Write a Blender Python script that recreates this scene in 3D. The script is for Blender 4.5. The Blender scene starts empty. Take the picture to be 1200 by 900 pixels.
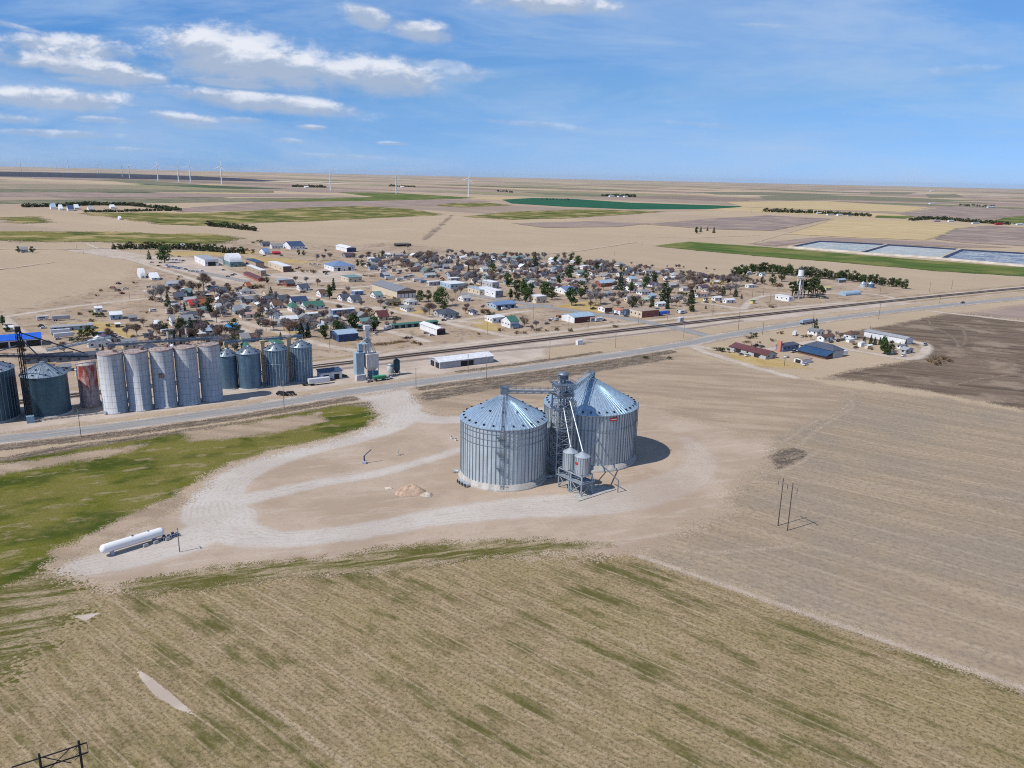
import bpy, bmesh, math, random, numpy as np
from mathutils import Vector, Matrix
random.seed(11); RN = np.random.RandomState(5)
D = bpy.data; SC = bpy.context.scene; COL = SC.collection
sin, cos, pi, rad = math.sin, math.cos, math.pi, math.radians

# ------------------------------------------------------------------ camera
F, H = 920.0, 114.0
ROLL = rad(1.27); PITCH = math.atan((450 - 206.5) / F / cos(ROLL))
cam_u = Vector((0, sin(PITCH), cos(PITCH))); cam_f = Vector((0, cos(PITCH), -sin(PITCH))); cam_r = Vector((1, 0, 0))
CX = cos(ROLL) * cam_r + sin(ROLL) * cam_u; CY = -sin(ROLL) * cam_r + cos(ROLL) * cam_u
CAM = Vector((0, 0, H))
def G(px, py, z=0.0):
    """ground point (at height z) that stands at a pixel of the 1200x900 photograph"""
    d = CX * ((px - 600) / F) - CY * ((py - 450) / F) + cam_f
    t = (z - H) / d.z
    return Vector((d.x * t, d.y * t, z))
def P(x, y, z):
    v = Vector((x, y, z)) - CAM
    c = v.dot(cam_f)
    return 600 + F * v.dot(CX) / c, 450 - F * v.dot(CY) / c
def ppm(v):
    return F / ((Vector((v[0], v[1], 0)) - CAM).dot(cam_f))
cd = D.cameras.new('camera'); cam = D.objects.new('camera', cd); COL.objects.link(cam)
cd.sensor_width = 36; cd.lens = F / 1200 * 36; cd.clip_start = 1; cd.clip_end = 300000
m = Matrix((CX, CY, -cam_f)).transposed().to_4x4(); m.translation = CAM
cam.matrix_world = m; SC.camera = cam
A = rad(33.0)                       # the town grid: rail and highway run this way
AX = Vector((cos(A), sin(A), 0)); AY = Vector((-sin(A), cos(A), 0))

# ------------------------------------------------------------------ mesh helper
class MB:
    def __init__(s): s.v = []; s.f = []; s.sm = []
    def add(s, vs, fs, smooth=False):
        o = len(s.v); s.v += [tuple(q) for q in vs]
        for f in fs: s.f.append([o + i for i in f]); s.sm.append(smooth)
        return s
    def box(s, cx, cy, z0, lx, ly, lz, rot=0.0):
        c, n = cos(rot), sin(rot); vs = []
        for z in (z0, z0 + lz):
            for a, b in ((-1, -1), (1, -1), (1, 1), (-1, 1)):
                x, y = a * lx / 2, b * ly / 2
                vs.append((cx + x * c - y * n, cy + x * n + y * c, z))
        return s.add(vs, [(3, 2, 1, 0), (4, 5, 6, 7), (0, 1, 5, 4), (1, 2, 6, 5), (2, 3, 7, 6), (3, 0, 4, 7)])
    def tube(s, p, q, r, n=6, r2=None, smooth=True, cap=True):
        p, q = Vector(p), Vector(q); d = (q - p)
        if d.length < 1e-6: return s
        d.normalize(); a = d.orthogonal().normalized(); b = d.cross(a); r2 = r if r2 is None else r2
        vs = []
        for c, rr in ((p, r), (q, r2)):
            for i in range(n):
                t = 2 * pi * i / n; vs.append(c + (a * cos(t) + b * sin(t)) * rr)
        fs = [(i, (i + 1) % n, n + (i + 1) % n, n + i) for i in range(n)]
        s.add(vs, fs, smooth)
        if cap: s.add(vs[:n], [tuple(range(n))[::-1]]); s.add(vs[n:], [tuple(range(n))])
        return s
    def bar(s, p, q, w, h=None):
        """square bar between two points"""
        p, q = Vector(p), Vector(q); h = h or w; d = (q - p).normalized()
        a = d.cross(Vector((0, 0, 1)))
        a = Vector((1, 0, 0)) if a.length < 1e-3 else a.normalized()
        b = a.cross(d); vs = []
        for c in (p, q):
            for i, j in ((-1, -1), (1, -1), (1, 1), (-1, 1)): vs.append(c + a * (i * w / 2) + b * (j * h / 2))
        return s.add(vs, [(3, 2, 1, 0), (4, 5, 6, 7), (0, 1, 5, 4), (1, 2, 6, 5), (2, 3, 7, 6), (3, 0, 4, 7)])
    def lathe(s, prof, n=24, cx=0, cy=0, smooth=True, a0=0.0, a1=2 * pi):
        full = abs(a1 - a0 - 2 * pi) < 1e-6; k = n if full else n + 1
        vs = []
        for r, z in prof:
            for i in range(k):
                t = a0 + (a1 - a0) * i / n; vs.append((cx + r * cos(t), cy + r * sin(t), z))
        fs = []
        for j in range(len(prof) - 1):
            for i in range(n if full else n):
                i2 = (i + 1) % k
                fs.append((j * k + i, j * k + i2, (j + 1) * k + i2, (j + 1) * k + i))
        return s.add(vs, fs, smooth)
    def build(s, name, mat, parent=None, loc=None):
        me = D.meshes.new(name); me.from_pydata(s.v, [], s.f)
        if s.f: me.polygons.foreach_set('use_smooth', s.sm)
        for q in (mat if isinstance(mat, (list, tuple)) else [mat]): me.materials.append(q)
        me.update()
        return link(name, me, parent, loc)
def link(name, me, parent=None, loc=None):
    o = D.objects.new(name, me); COL.objects.link(o)
    if parent is not None: o.parent = parent
    if loc is not None: o.location = loc
    return o
def thing(name, loc, rz=0.0, label='', cat='', group=None):
    o = D.objects.new(name, None); COL.objects.link(o); o.empty_display_size = 1
    o.location = loc; o.rotation_euler = (0, 0, rz)
    tag(o, label, cat, group); return o
def tag(o, label=None, cat=None, group=None, kind=None):
    if label: o['label'] = label
    if cat: o['category'] = cat
    if group: o['group'] = group
    if kind: o['kind'] = kind
    return o
def dup(root, loc, rz=0.0, sc=(1, 1, 1), label=None, group=None):
    r = root.copy(); COL.objects.link(r); r.location = loc; r.rotation_euler = (0, 0, rz); r.scale = sc
    if label: r['label'] = label
    if group: r['group'] = group
    for ch in list(root.children):
        c = ch.copy(); COL.objects.link(c); c.parent = r
        for g in list(ch.children):
            d = g.copy(); COL.objects.link(d); d.parent = c
    return r

# ------------------------------------------------------------------ material helper
class NT:
    def __init__(s, tree): s.t = tree; s.n = tree.nodes; s.l = tree.links
    def put(s, sock, v):
        if v is None: return
        if isinstance(v, bpy.types.NodeSocket): s.l.new(v, sock)
        elif isinstance(v, (tuple, list)) and sock.type == 'RGBA': sock.default_value = (*v[:3], 1)
        else: sock.default_value = v
    def new(s, typ, ins=(), out=0, **at):
        n = s.n.new(typ)
        for k, v in at.items(): setattr(n, k, v)
        for k, v in (ins.items() if isinstance(ins, dict) else enumerate(ins)): s.put(n.inputs[k], v)
        return n.outputs[out]
    def math(s, op, a, b=None, c=None, clamp=False):
        n = s.n.new('ShaderNodeMath'); n.operation = op; n.use_clamp = clamp
        for i, v in enumerate((a, b, c)): s.put(n.inputs[i], v)
        return n.outputs[0]
    def vmath(s, op, a, b=None, out=0):
        n = s.n.new('ShaderNodeVectorMath'); n.operation = op
        s.put(n.inputs[0], a)
        if b is not None: s.put(n.inputs[1], b)
        return n.outputs[out]
    def pos(s): return s.new('ShaderNodeNewGeometry', out=0)
    def obj(s): return s.new('ShaderNodeTexCoord', out=3)
    def mapping(s, vec, loc=(0, 0, 0), rot=(0, 0, 0), sc=(1, 1, 1), typ='POINT'):
        n = s.n.new('ShaderNodeMapping'); n.vector_type = typ
        s.put(n.inputs[0], vec); n.inputs[1].default_value = loc; n.inputs[2].default_value = rot; n.inputs[3].default_value = sc
        return n.outputs[0]
    def noise(s, vec, scale, detail=3, rough=.55, dist=0, out=0):
        return s.new('ShaderNodeTexNoise', {'Vector': vec, 'Scale': scale, 'Detail': detail, 'Roughness': rough, 'Distortion': dist}, out=out)
    def mix(s, f, a, b, mode='MIX'):
        n = s.n.new('ShaderNodeMix'); n.data_type = 'RGBA'; n.blend_type = mode
        s.put(n.inputs[0], f); s.put(n.inputs[6], a); s.put(n.inputs[7], b)
        return n.outputs[2]
    def rng(s, v, a, b, c=0.0, d=1.0, smooth=True):
        n = s.n.new('ShaderNodeMapRange'); n.interpolation_type = 'SMOOTHSTEP' if smooth else 'LINEAR'
        for i, q in enumerate((v, a, b, c, d)): s.put(n.inputs[i], q)
        return n.outputs[0]
    def attr(s, name, out=2):
        n = s.n.new('ShaderNodeAttribute'); n.attribute_name = name
        return n.outputs[out]
    def bump(s, h, strength=.5, dist=.1):
        return s.new('ShaderNodeBump', {'Strength': strength, 'Distance': dist, 'Height': h})
def newmat(name):
    m = D.materials.new(name); m.use_nodes = True
    t = NT(m.node_tree); b = m.node_tree.nodes['Principled BSDF']
    return m, t, b
MATS = {}
def paint(col, rough=.75, metal=0.0, var=.18, scale=1.2, kind='wall', spec=.3):
    """painted or bare surface with streaks, dirt and some relief"""
    key = (tuple(round(c, 3) for c in col), rough, metal, var, scale, kind)
    if key in MATS: return MATS[key]
    m, t, b = newmat(kind + '_surface'); o = t.obj()
    n1 = t.noise(t.mapping(o, sc=(1, 1, .35)), scale, 4, .6); n2 = t.noise(o, scale * .18, 2)
    dark = tuple(c * (1 - 1.6 * var) for c in col); lite = tuple(min(.92, c * (1 + var)) for c in col)
    c = t.mix(t.rng(n1, .3, .7), dark, lite); c = t.mix(t.rng(n2, .35, .7, 0, .5), c, tuple(q * .8 + .04 for q in col))
    if kind == 'metal_roof':
        w = t.new('ShaderNodeTexWave', {'Vector': o, 'Scale': 1.4, 'Distortion': 0}, wave_type='BANDS', bands_direction='X')
        c = t.mix(t.rng(w, .75, 1, 0, .35), c, tuple(q * .55 for q in col))
        t.put(b.inputs['Normal'], t.bump(w, .5, .05))
    if kind == 'shingle_roof':
        n = t.noise(t.mapping(o, sc=(3, 3, 5)), 2.2, 3, .7)
        c = t.mix(t.rng(n, .35, .65, 0, .55), c, tuple(q * .5 for q in col))
        t.put(b.inputs['Normal'], t.bump(n, .6, .06))
    t.put(b.inputs['Base Color'], c); t.put(b.inputs['Roughness'], rough); t.put(b.inputs['Metallic'], metal)
    b.inputs['Specular IOR Level'].default_value = spec
    MATS[key] = m; return m
def simple(name, col, rough=.6, metal=0.0, spec=.4):
    return paint(col, rough, metal, .1, 2.5, name, spec)

# ------------------------------------------------------------------ ground sheets
def catmull(pts, closed=False, n=6):
    out = []; k = len(pts)
    for i in range(k if closed else k - 1):
        p0, p1, p2, p3 = (pts[(i + j) % k] if closed else pts[max(0, min(k - 1, i + j))] for j in (-1, 0, 1, 2))
        for j in range(n):
            t = j / n
            out.append(0.5 * ((2 * p1) + (p2 - p0) * t + (2 * p0 - 5 * p1 + 4 * p2 - p3) * t * t + (3 * p1 - p0 - 3 * p2 + p3) * t ** 3))
    if not closed: out.append(pts[-1])
    return np.array(out)
def seg_dist(p, a, b):
    ab = b - a; t = np.clip(((p - a) @ ab) / max(1e-9, ab @ ab), 0, 1)
    return np.hypot(*(p - (a + t[:, None] * ab)).T)
def poly_sd(p, poly):
    d = np.full(len(p), 1e12); ins = np.zeros(len(p), bool); k = len(poly)
    for i in range(k):
        a, b = poly[i], poly[(i + 1) % k]
        d = np.minimum(d, seg_dist(p, a, b))
        c = (a[1] > p[:, 1]) != (b[1] > p[:, 1])
        with np.errstate(divide='ignore', invalid='ignore'):
            x = (b[0] - a[0]) * (p[:, 1] - a[1]) / (b[1] - a[1]) + a[0]
        ins ^= c & (p[:, 0] < x)
    return np.where(ins, d, -d)
def wpts(px): return np.array([G(*q).xy for q in px])
def sheet(name, pts, mat, z, cell=None, margin=4.0, width=None, smooth=False, world=False, kind='structure', lanes=None, **tg):
    """a ground layer: a polygon, or a strip of half-width `width` along a line; vertex attribute sd = metres inside its edge"""
    if z < .2: z *= .3
    w = np.array(pts, float) if world else wpts(pts)
    if smooth: w = catmull(w, width is None)
    mg = margin + (np.max(width) if width is not None else 0)
    lo, hi = w.min(0) - mg, w.max(0) + mg; size = hi - lo
    cx = cell or max(2.0, max(size) / 90)
    nx, ny = (max(2, int(min(420, math.ceil(s / cx)))) for s in size)
    X, Y = np.meshgrid(np.linspace(lo[0], hi[0], nx + 1), np.linspace(lo[1], hi[1], ny + 1))
    p = np.stack([X.ravel(), Y.ravel()], 1)
    if width is None: sd = poly_sd(p, w)
    else:
        sd = np.full(len(p), -1e9); ws = np.broadcast_to(width, (len(w),))
        for i in range(len(w) - 1): sd = np.maximum(sd, (ws[i] + ws[i + 1]) / 2 - seg_dist(p, w[i], w[i + 1]))
    idx = np.arange((nx + 1) * (ny + 1)).reshape(ny + 1, nx + 1)
    q = np.stack([idx[:-1, :-1].ravel(), idx[:-1, 1:].ravel(), idx[1:, 1:].ravel(), idx[1:, :-1].ravel()], 1)
    dg = math.hypot(size[0] / nx, size[1] / ny)
    q = q[sd[q].max(1) > -margin - 0 * dg]
    used = np.unique(q); rm = np.full(len(p), -1); rm[used] = np.arange(len(used))
    vs = np.column_stack([p[used], np.full(len(used), z)])
    me = D.meshes.new(name); me.from_pydata(vs.tolist(), [], rm[q].tolist())
    a = me.attributes.new('sd', 'FLOAT', 'POINT'); a.data.foreach_set('value', sd[used].astype(np.float32))
    if lanes:
        ln = np.full(len(used), -60.0); pu = p[used]
        for lw, wd in lanes:
            for i in range(len(lw) - 1): ln = np.maximum(ln, (wd[i] + wd[i + 1]) / 2 - seg_dist(pu, lw[i], lw[i + 1]))
        a = me.attributes.new('lane', 'FLOAT', 'POINT'); a.data.foreach_set('value', ln.astype(np.float32))
    me.materials.append(mat); me.update()
    o = link(name, me); tag(o, kind=kind, **tg)
    return o
def ground_mat(name, fn, soft=1.0, amp=2.0, nscale=.12, rough=.95, edge=True, bump=None):
    """fn(t, pos) -> colour socket; edges fade over `soft` metres with `amp` metres of raggedness"""
    m, t, b = newmat(name); p = t.pos()
    c = fn(t, p); t.put(b.inputs['Base Color'], c); b.inputs['Roughness'].default_value = rough
    b.inputs['Specular IOR Level'].default_value = .1
    if bump:
        t.put(b.inputs['Normal'], t.bump(t.noise(p, bump[0], 4, .7), bump[1], bump[2]))
    if edge:
        sd = t.attr('sd'); n = t.noise(p, nscale, 5, .6)
        e = t.math('ADD', sd, t.math('MULTIPLY', t.math('SUBTRACT', n, .5), amp * 2.4))
        cs = max(.22, soft * .12)
        wn = t.new('ShaderNodeTexWhiteNoise', noise_dimensions='2D'); t.put(t.n[-1].inputs['Vector'], t.vmath('FLOOR', t.mapping(p, sc=(1 / cs, 1 / cs, 0))))
        e = t.math('ADD', e, t.math('MULTIPLY', t.math('SUBTRACT', wn, .5), soft * 2.4))
        tr = t.new('ShaderNodeBsdfTransparent'); mx = t.new('ShaderNodeMixShader', (t.math('GREATER_THAN', e, 0.0), tr, b.outputs[0]))
        t.put(m.node_tree.nodes['Material Output'].inputs[0], mx)
    return m
def stretch(t, p, ang, sx, sy):
    """coordinates turned so that x runs along direction `ang`, then scaled by 1/length"""
    return t.mapping(t.mapping(p, rot=(0, 0, -ang)), sc=(1 / sx, 1 / sy, 1))
HAZE = 0.8e-5
# ------------------------------------------------------------------ ground
SEC = rad(-39.0)                     # section lines and tillage rows run this way
TAN = (.41, .322, .222)
def c_base(t, p):
    q = stretch(t, p, SEC, 1400, 620)
    n = t.noise(t.mapping(q, sc=(.35, .35, 1)), 1.0, 2); q2 = t.vmath('ADD', q, t.mix(1.0, (0, 0, 0), (0, 0, 0)))
    cell = t.vmath('FLOOR', q)
    wn = t.new('ShaderNodeTexWhiteNoise', noise_dimensions='2D'); t.put(t.n[-1].inputs['Vector'], cell)
    r = t.new('ShaderNodeValToRGB', [wn]); cr = t.n[-1].color_ramp; cr.interpolation = 'CONSTANT'
    cols = [(0, (.43, .335, .225)), (.13, (.36, .275, .20)), (.25, (.47, .365, .235)), (.36, (.27, .21, .165)), (.48, (.42, .325, .225)), (.60, (.19, .20, .095)),
            (.67, (.39, .305, .215)), (.77, (.16, .125, .105)), (.84, (.47, .37, .235)), (.93, (.085, .13, .05))]
    while len(cr.elements) < len(cols): cr.elements.new(.5)
    for e, (x, c) in zip(cr.elements, cols): e.position = x; e.color = (*c, 1)
    d = t.vmath('LENGTH', p, out=1)
    c = t.mix(t.rng(d, 1300, 2600, 0, .9), TAN, r); c = t.mix(t.rng(t.noise(stretch(t, p, SEC, 5200, 2600), 1, 3, .6), .5, .62, 0, .55), c, (.25, .19, .165))
    s1 = t.noise(stretch(t, p, SEC, 260, 40), 1.0, 4, .6); s2 = t.noise(stretch(t, p, SEC, 24, 2.5), 1.0, 3, .6)
    big = t.noise(p, .006, 4, .6); fine = t.noise(p, .35, 3, .7)
    c = t.mix(t.rng(s1, .38, .68, 0, .32), c, (.36, .27, .20))
    c = t.mix(t.rng(big, .48, .72, 0, .4), c, (.51, .40, .28))
    c = t.mix(t.rng(s2, .42, .7, 0, .3), c, (.30, .225, .165)); c = t.mix(t.rng(fine, .5, .75, 0, .35), c, (.30, .23, .17))
    return c
# base sheet: one mesh out to the horizon, finely divided near the camera
def graded(mx, n, first):
    r = (mx / first) ** (1 / (n - 1)); return [first * r ** i for i in range(n)]
g = graded(62000, 44, 40); ax_ = np.array([-v for v in g[::-1]] + [0] + g)
X, Y = np.meshgrid(ax_, ax_); idx = np.arange(X.size).reshape(X.shape)
q = np.stack([idx[:-1, :-1].ravel(), idx[:-1, 1:].ravel(), idx[1:, 1:].ravel(), idx[1:, :-1].ravel()], 1)
me = D.meshes.new('ground'); me.from_pydata(np.column_stack([X.ravel(), Y.ravel(), np.zeros(X.size)]).tolist(), [], q.tolist())
me.materials.append(ground_mat('bare_field_soil', c_base, edge=False, bump=(.8, .35, .5))); tag(link('ground', me), kind='structure')

def field(dark, lite, third=None, ang=SEC, sx=240, sy=30, f2=.4, patch=.01):
    def fn(t, p):
        s1 = t.noise(stretch(t, p, ang, sx, sy), 1, 4, .62); b = t.noise(p, patch, 4, .6); f = t.noise(stretch(t, p, ang, sx * .12, sy * .12), 1, 3, .65)
        c = t.mix(t.rng(s1, .36, .64), dark, lite)
        if third: c = t.mix(t.rng(b, .47, .63), c, third)
        return t.mix(t.rng(f, .4, .72, 0, f2), c, tuple(v * .6 for v in dark))
    return fn
FM = {
 'far': ground_mat('dark_brown_fallow', field((.13, .105, .09), (.19, .155, .125)), 8, 20, .01), 'far2': ground_mat('far_green_crop', field((.05, .085, .04), (.08, .11, .05)), 8, 20, .01),
 'cloud_shadow': ground_mat('cloud_shadow_field', field((.03, .035, .055), (.055, .055, .075)), 8, 15, .01),  # dark navy band at far left: cloud shadow put into the field colour
 'gray': ground_mat('grey_soil', field((.25, .19, .165), (.35, .27, .225), (.30, .23, .19)), 6, 15, .01),
 'ggrn': ground_mat('grey_green_field', field((.13, .14, .085), (.24, .21, .14)), 6, 20, .01),
 'olive': ground_mat('olive_field', field((.07, .092, .016), (.19, .17, .045), (.36, .28, .13), sx=150, sy=40, patch=.012), 12, 40, .012),
 'grass': ground_mat('green_wheat', field((.055, .105, .02), (.11, .14, .03), (.20, .19, .06), sx=200, sy=24, patch=.008), 4, 12, .03),
 'emer': ground_mat('emerald_crop', field((.012, .085, .045), (.022, .11, .052)), 3, 4, .03),
 'straw': ground_mat('straw_stubble', field((.42, .32, .17), (.54, .42, .24), sx=120, sy=14), 5, 10, .02),
 'mauve': ground_mat('mauve_soil', field((.21, .16, .145), (.31, .24, .21), (.36, .28, .22)), 5, 12, .02),
 'pale': ground_mat('pale_dirt', field((.50, .40, .31), (.58, .48, .39), sx=30, sy=20), 2, 4, .1),
}
FARL = [
 ('cloud_shadow', [(-60, 200), (60, 202), (150, 203.8), (230, 206.3), (300, 210.2), (330, 212.2), (300, 212.6), (220, 210.8), (130, 209.2), (60, 207.7), (-60, 206)]),
 ('ggrn', [(120, 210.4), (180, 212.5), (245, 217), (200, 217.5), (150, 214.5)]),
 ('ggrn', [(-60, 221.5), (150, 221.8), (320, 223.5), (320, 226), (150, 224.8), (-60, 225)]),
 ('gray', [(-60, 226), (150, 226), (360, 228), (420, 230), (300, 231), (120, 231), (-60, 230)]),
 ('ggrn', [(-60, 235), (120, 233.6), (300, 232), (440, 231), (480, 232), (300, 236.6), (120, 238.5), (-60, 239.5)]),
 ('grass', [(395, 225.3), (460, 226), (560, 232), (520, 233.5), (450, 235), (330, 236.6), (300, 235.6), (440, 231)]),
 ('gray', [(300, 237.4), (450, 236), (540, 233.5), (575, 236), (500, 241), (420, 242.5), (300, 246), (210, 249), (200, 245)]),
 ('olive', [(96, 250), (170, 249), (230, 250), (300, 247), (350, 243.5), (420, 241.5), (480, 245), (520, 252), (440, 255.5), (360, 259.5), (300, 261), (230, 264.5), (190, 263), (150, 257)]),
 ('olive', [(-40, 271), (60, 271.5), (150, 272.5), (240, 275), (290, 279), (250, 286), (190, 286.5), (120, 283.5), (40, 283), (-40, 282)]),
 ('olive', [(0, 255), (40, 254), (62, 261), (30, 262), (0, 257.5)]),
 ('olive', [(530, 238), (570, 237.5), (600, 240.5), (540, 243), (510, 241)]),
 ('emer', [(588, 234), (625, 232), (670, 233), (740, 237.6), (880, 242), (830, 245.2), (740, 245.4), (660, 242.2), (600, 238.5)]),
 ('olive', [(545, 254), (600, 248.3), (690, 245.2), (780, 248), (740, 251), (660, 256), (600, 257.5)]),
 ('ggrn', [(610, 225), (700, 227), (740, 229.5), (700, 230.5), (640, 228)]),
 ('ggrn', [(810, 225), (900, 225), (990, 228), (930, 229.5), (840, 228)]),
 ('grass', [(765, 288.3), (810, 283.5), (900, 290), (1000, 298.3), (1100, 306.3), (1260, 318), (1260, 331), (1200, 324), (1100, 318), (1000, 309), (900, 301), (820, 294)]),
 ('ggrn', [(890, 230), (960, 228.3), (1060, 231.5), (1140, 235), (1080, 236.6), (980, 234), (900, 234.5)]),
 ('ggrn', [(1020, 225), (1075, 225.5), (1060, 228), (1020, 227.5)]),
 ('ggrn', [(1085, 228), (1120, 227.5), (1130, 231), (1090, 232)]),
 ('grass', [(1028, 252.6), (1075, 253.6), (1060, 256.3), (1026, 255)]),
 ('grass', [(1165, 258.5), (1200, 249), (1260, 250), (1260, 264), (1190, 262.5)]),
 ('straw', [(920, 274.5), (980, 256.5), (1060, 258.3), (1140, 266), (1085, 281.5), (1000, 278.5)]),
 ('straw', [(850, 236.5), (960, 235.3), (1090, 243), (1060, 248.5), (960, 246), (870, 242.5)]),
 ('mauve', [(1095, 280.5), (1120, 268), (1160, 264.5), (1260, 270), (1260, 294), (1200, 288.5), (1130, 284.5)]),
 ('mauve', [(1050, 250.5), (1120, 241.5), (1260, 249), (1200, 253), (1150, 257.5), (1075, 254.5)]),
 ('mauve', [(755, 263), (830, 256.5), (900, 252.5), (975, 256.5), (905, 270.5), (830, 268.5)]),
 ('gray', [(600, 262), (700, 259), (760, 262), (720, 266), (640, 267)]),
 ('gray', [(880, 286), (960, 278), (1085, 283), (1180, 290), (1120, 290), (960, 282.5), (905, 288.5)]),
]
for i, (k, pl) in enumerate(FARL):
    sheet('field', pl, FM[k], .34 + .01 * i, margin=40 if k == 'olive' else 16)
fr0 = random.Random(8); SD = Vector((cos(SEC), sin(SEC))); SN = Vector((-sin(SEC), cos(SEC)))
for i in range(46):
    dist = 3600 * (6.0 ** fr0.random()); q = Vector((fr0.uniform(-.75, .75) * dist, dist)); la, lb = fr0.uniform(500, 1700) * (1 + dist / 9000), fr0.uniform(120, 420) * (1 + dist / 9000)
    w = [q + SD * la * a + SN * lb * b for a, b in ((-.5, -.5), (.5, -.5), (.5, .5), (-.5, .5))]
    sheet('field', w, FM[fr0.choice(['gray', 'mauve', 'ggrn', 'pale', 'far', 'gray', 'straw', 'far2'])], (.205 + .001 * i), margin=20, cell=max(la, lb) / 14, world=True)
# ---------------------------------------------------------------- near layers
def c_town(t, p):
    n1 = t.noise(p, .03, 4, .6); n2 = t.noise(p, .12, 4, .65); n3 = t.noise(p, .7, 3, .7)
    c = t.mix(t.rng(n1, .4, .62), (.335, .255, .185), (.42, .33, .25)); c = t.mix(t.rng(n2, .53, .64, 0, .7), c, (.31, .215, .10)); c = t.mix(t.rng(t.noise(p, .07, 5, .7), .53, .63, 0, .85), c, (.20, .15, .105))
    c = t.mix(t.rng(n2, .30, .44, .9, 0), c, (.17, .125, .095)); return t.mix(t.rng(n3, .5, .8, 0, .5), c, (.22, .165, .12))
def c_past(t, p):
    n1 = t.noise(stretch(t, p, rad(-10), 60, 12), 1, 4, .65); n2 = t.noise(p, .09, 4, .65); n3 = t.noise(p, .8, 3, .7)
    c = t.mix(t.rng(n1, .38, .62), (.30, .23, .165), (.40, .31, .225)); c = t.mix(t.rng(n2, .5, .7, 0, .55), c, (.34, .25, .165))
    return t.mix(t.rng(n3, .45, .75, 0, .5), c, (.20, .155, .11))
def c_fallow(t, p):
    n1 = t.noise(stretch(t, p, rad(-33), 120, 10), 1, 4, .65); n2 = t.noise(stretch(t, p, SEC, 40, 1.6), 1, 3, .6); n3 = t.noise(p, .6, 4, .75); n4 = t.noise(p, .02, 4, .6)
    c = t.mix(t.rng(n1, .38, .64), (.295, .228, .158), (.375, .29, .20)); c = t.mix(t.rng(n4, .42, .64, 0, .75), c, (.27, .225, .175))
    c = t.mix(t.rng(n2, .52, .70, 0, .4), c, (.42, .325, .24)); wob = t.math('MULTIPLY', t.noise(p, .006, 2), 26.0); s2 = t.n.new('ShaderNodeSeparateXYZ'); t.put(s2.inputs[0], t.mapping(p, rot=(0, 0, -SEC))); yy_ = t.math('ADD', s2.outputs[1], wob); line = lambda sp: t.math('SINE', t.math('MULTIPLY', yy_, 2 * pi / sp))
    c = t.mix(t.math('MULTIPLY', t.rng(line(2.6), 0, 1), t.rng(n1, .35, .65, .05, .3)), c, (.21, .165, .12)); c = t.mix(t.math('MULTIPLY', t.rng(line(14), .88, 1), .4), c, (.42, .34, .25))
    c = t.mix(t.rng(t.noise(p, .22, 5, .8), .5, .66, 0, .4), c, (.22, .18, .145)); return t.mix(t.rng(n3, .45, .66, 0, .65), c, (.19, .15, .115))
def c_plough(t, p):
    n1 = t.noise(stretch(t, p, rad(-20), 70, 9), 1, 4, .65); n2 = t.noise(p, .03, 4, .6); n3 = t.noise(p, .5, 3, .7)
    c = t.mix(t.rng(n1, .36, .62), (.105, .077, .056), (.185, .138, .10)); c = t.mix(t.rng(n2, .5, .64, 0, .85), c, (.29, .225, .165)); c = t.mix(t.rng(t.noise(stretch(t, p, rad(-20), 90, 2.2), 1, 4, .65), .52, .66, 0, .5), c, (.27, .205, .15))
    return t.mix(t.rng(n3, .45, .75, 0, .45), c, (.085, .065, .055))
def c_yard(t, p):
    n1 = t.noise(p, .028, 5, .62); n2 = t.noise(stretch(t, p, rad(20), 26, 5), 1, 4, .65); n3 = t.noise(p, .9, 4, .75); n4 = t.noise(p, .18, 4, .65); n5 = t.noise(p, 1.5, 3, .75)
    c = t.mix(t.rng(n1, .38, .62), (.355, .27, .20), (.435, .345, .265)); c = t.mix(t.rng(n2, .5, .68, 0, .6), c, (.475, .395, .32)); c = t.mix(t.rng(n4, .52, .66, 0, .35), c, (.33, .25, .19))
    ln = t.attr('lane'); e = t.math('ADD', ln, t.math('MULTIPLY', t.math('SUBTRACT', n4, .5), 5.0))
    g = t.mix(t.rng(n1, .4, .62), (.455, .41, .365), (.515, .472, .428)); g = t.mix(t.rng(n4, .5, .66, 0, .35), g, (.42, .36, .305))
    rut = t.math('SINE', t.math('ADD', t.math('MULTIPLY', ln, 2 * pi / 1.9), t.math('MULTIPLY', n4, 5.0))); rut = t.math('MULTIPLY', t.rng(rut, .3, 1), t.math('MULTIPLY', t.rng(n2, .4, .62), t.rng(ln, -8, 1)))
    sx = t.n.new('ShaderNodeSeparateXYZ'); t.put(sx.inputs[0], p); c = t.mix(t.math('MULTIPLY', t.rng(e, -1.9, 1.9, 0, .95), t.rng(sx.outputs[0], 15, 66, 1, .35)), c, g); c = t.mix(t.math('MULTIPLY', rut, .38), c, (.33, .27, .22))
    c = t.mix(t.math('MULTIPLY', t.rng(n5, .48, .75), .3), c, (.28, .22, .175)); return t.mix(t.rng(n3, .5, .7, 0, .45), c, (.27, .205, .155))
def c_gravel(t, p):
    n1 = t.noise(p, .05, 4, .6); n2 = t.noise(p, 1.4, 3, .75)
    c = t.mix(t.rng(n1, .4, .62), (.43, .375, .325), (.475, .43, .385)); c = t.mix(t.rng(t.noise(t.mapping(p, sc=(1, 1, 1)), .16, 4, .7), .5, .66, 0, .5), c, (.42, .35, .29)); return t.mix(t.rng(n2, .48, .75, 0, .3), c, (.33, .28, .24))
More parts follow.
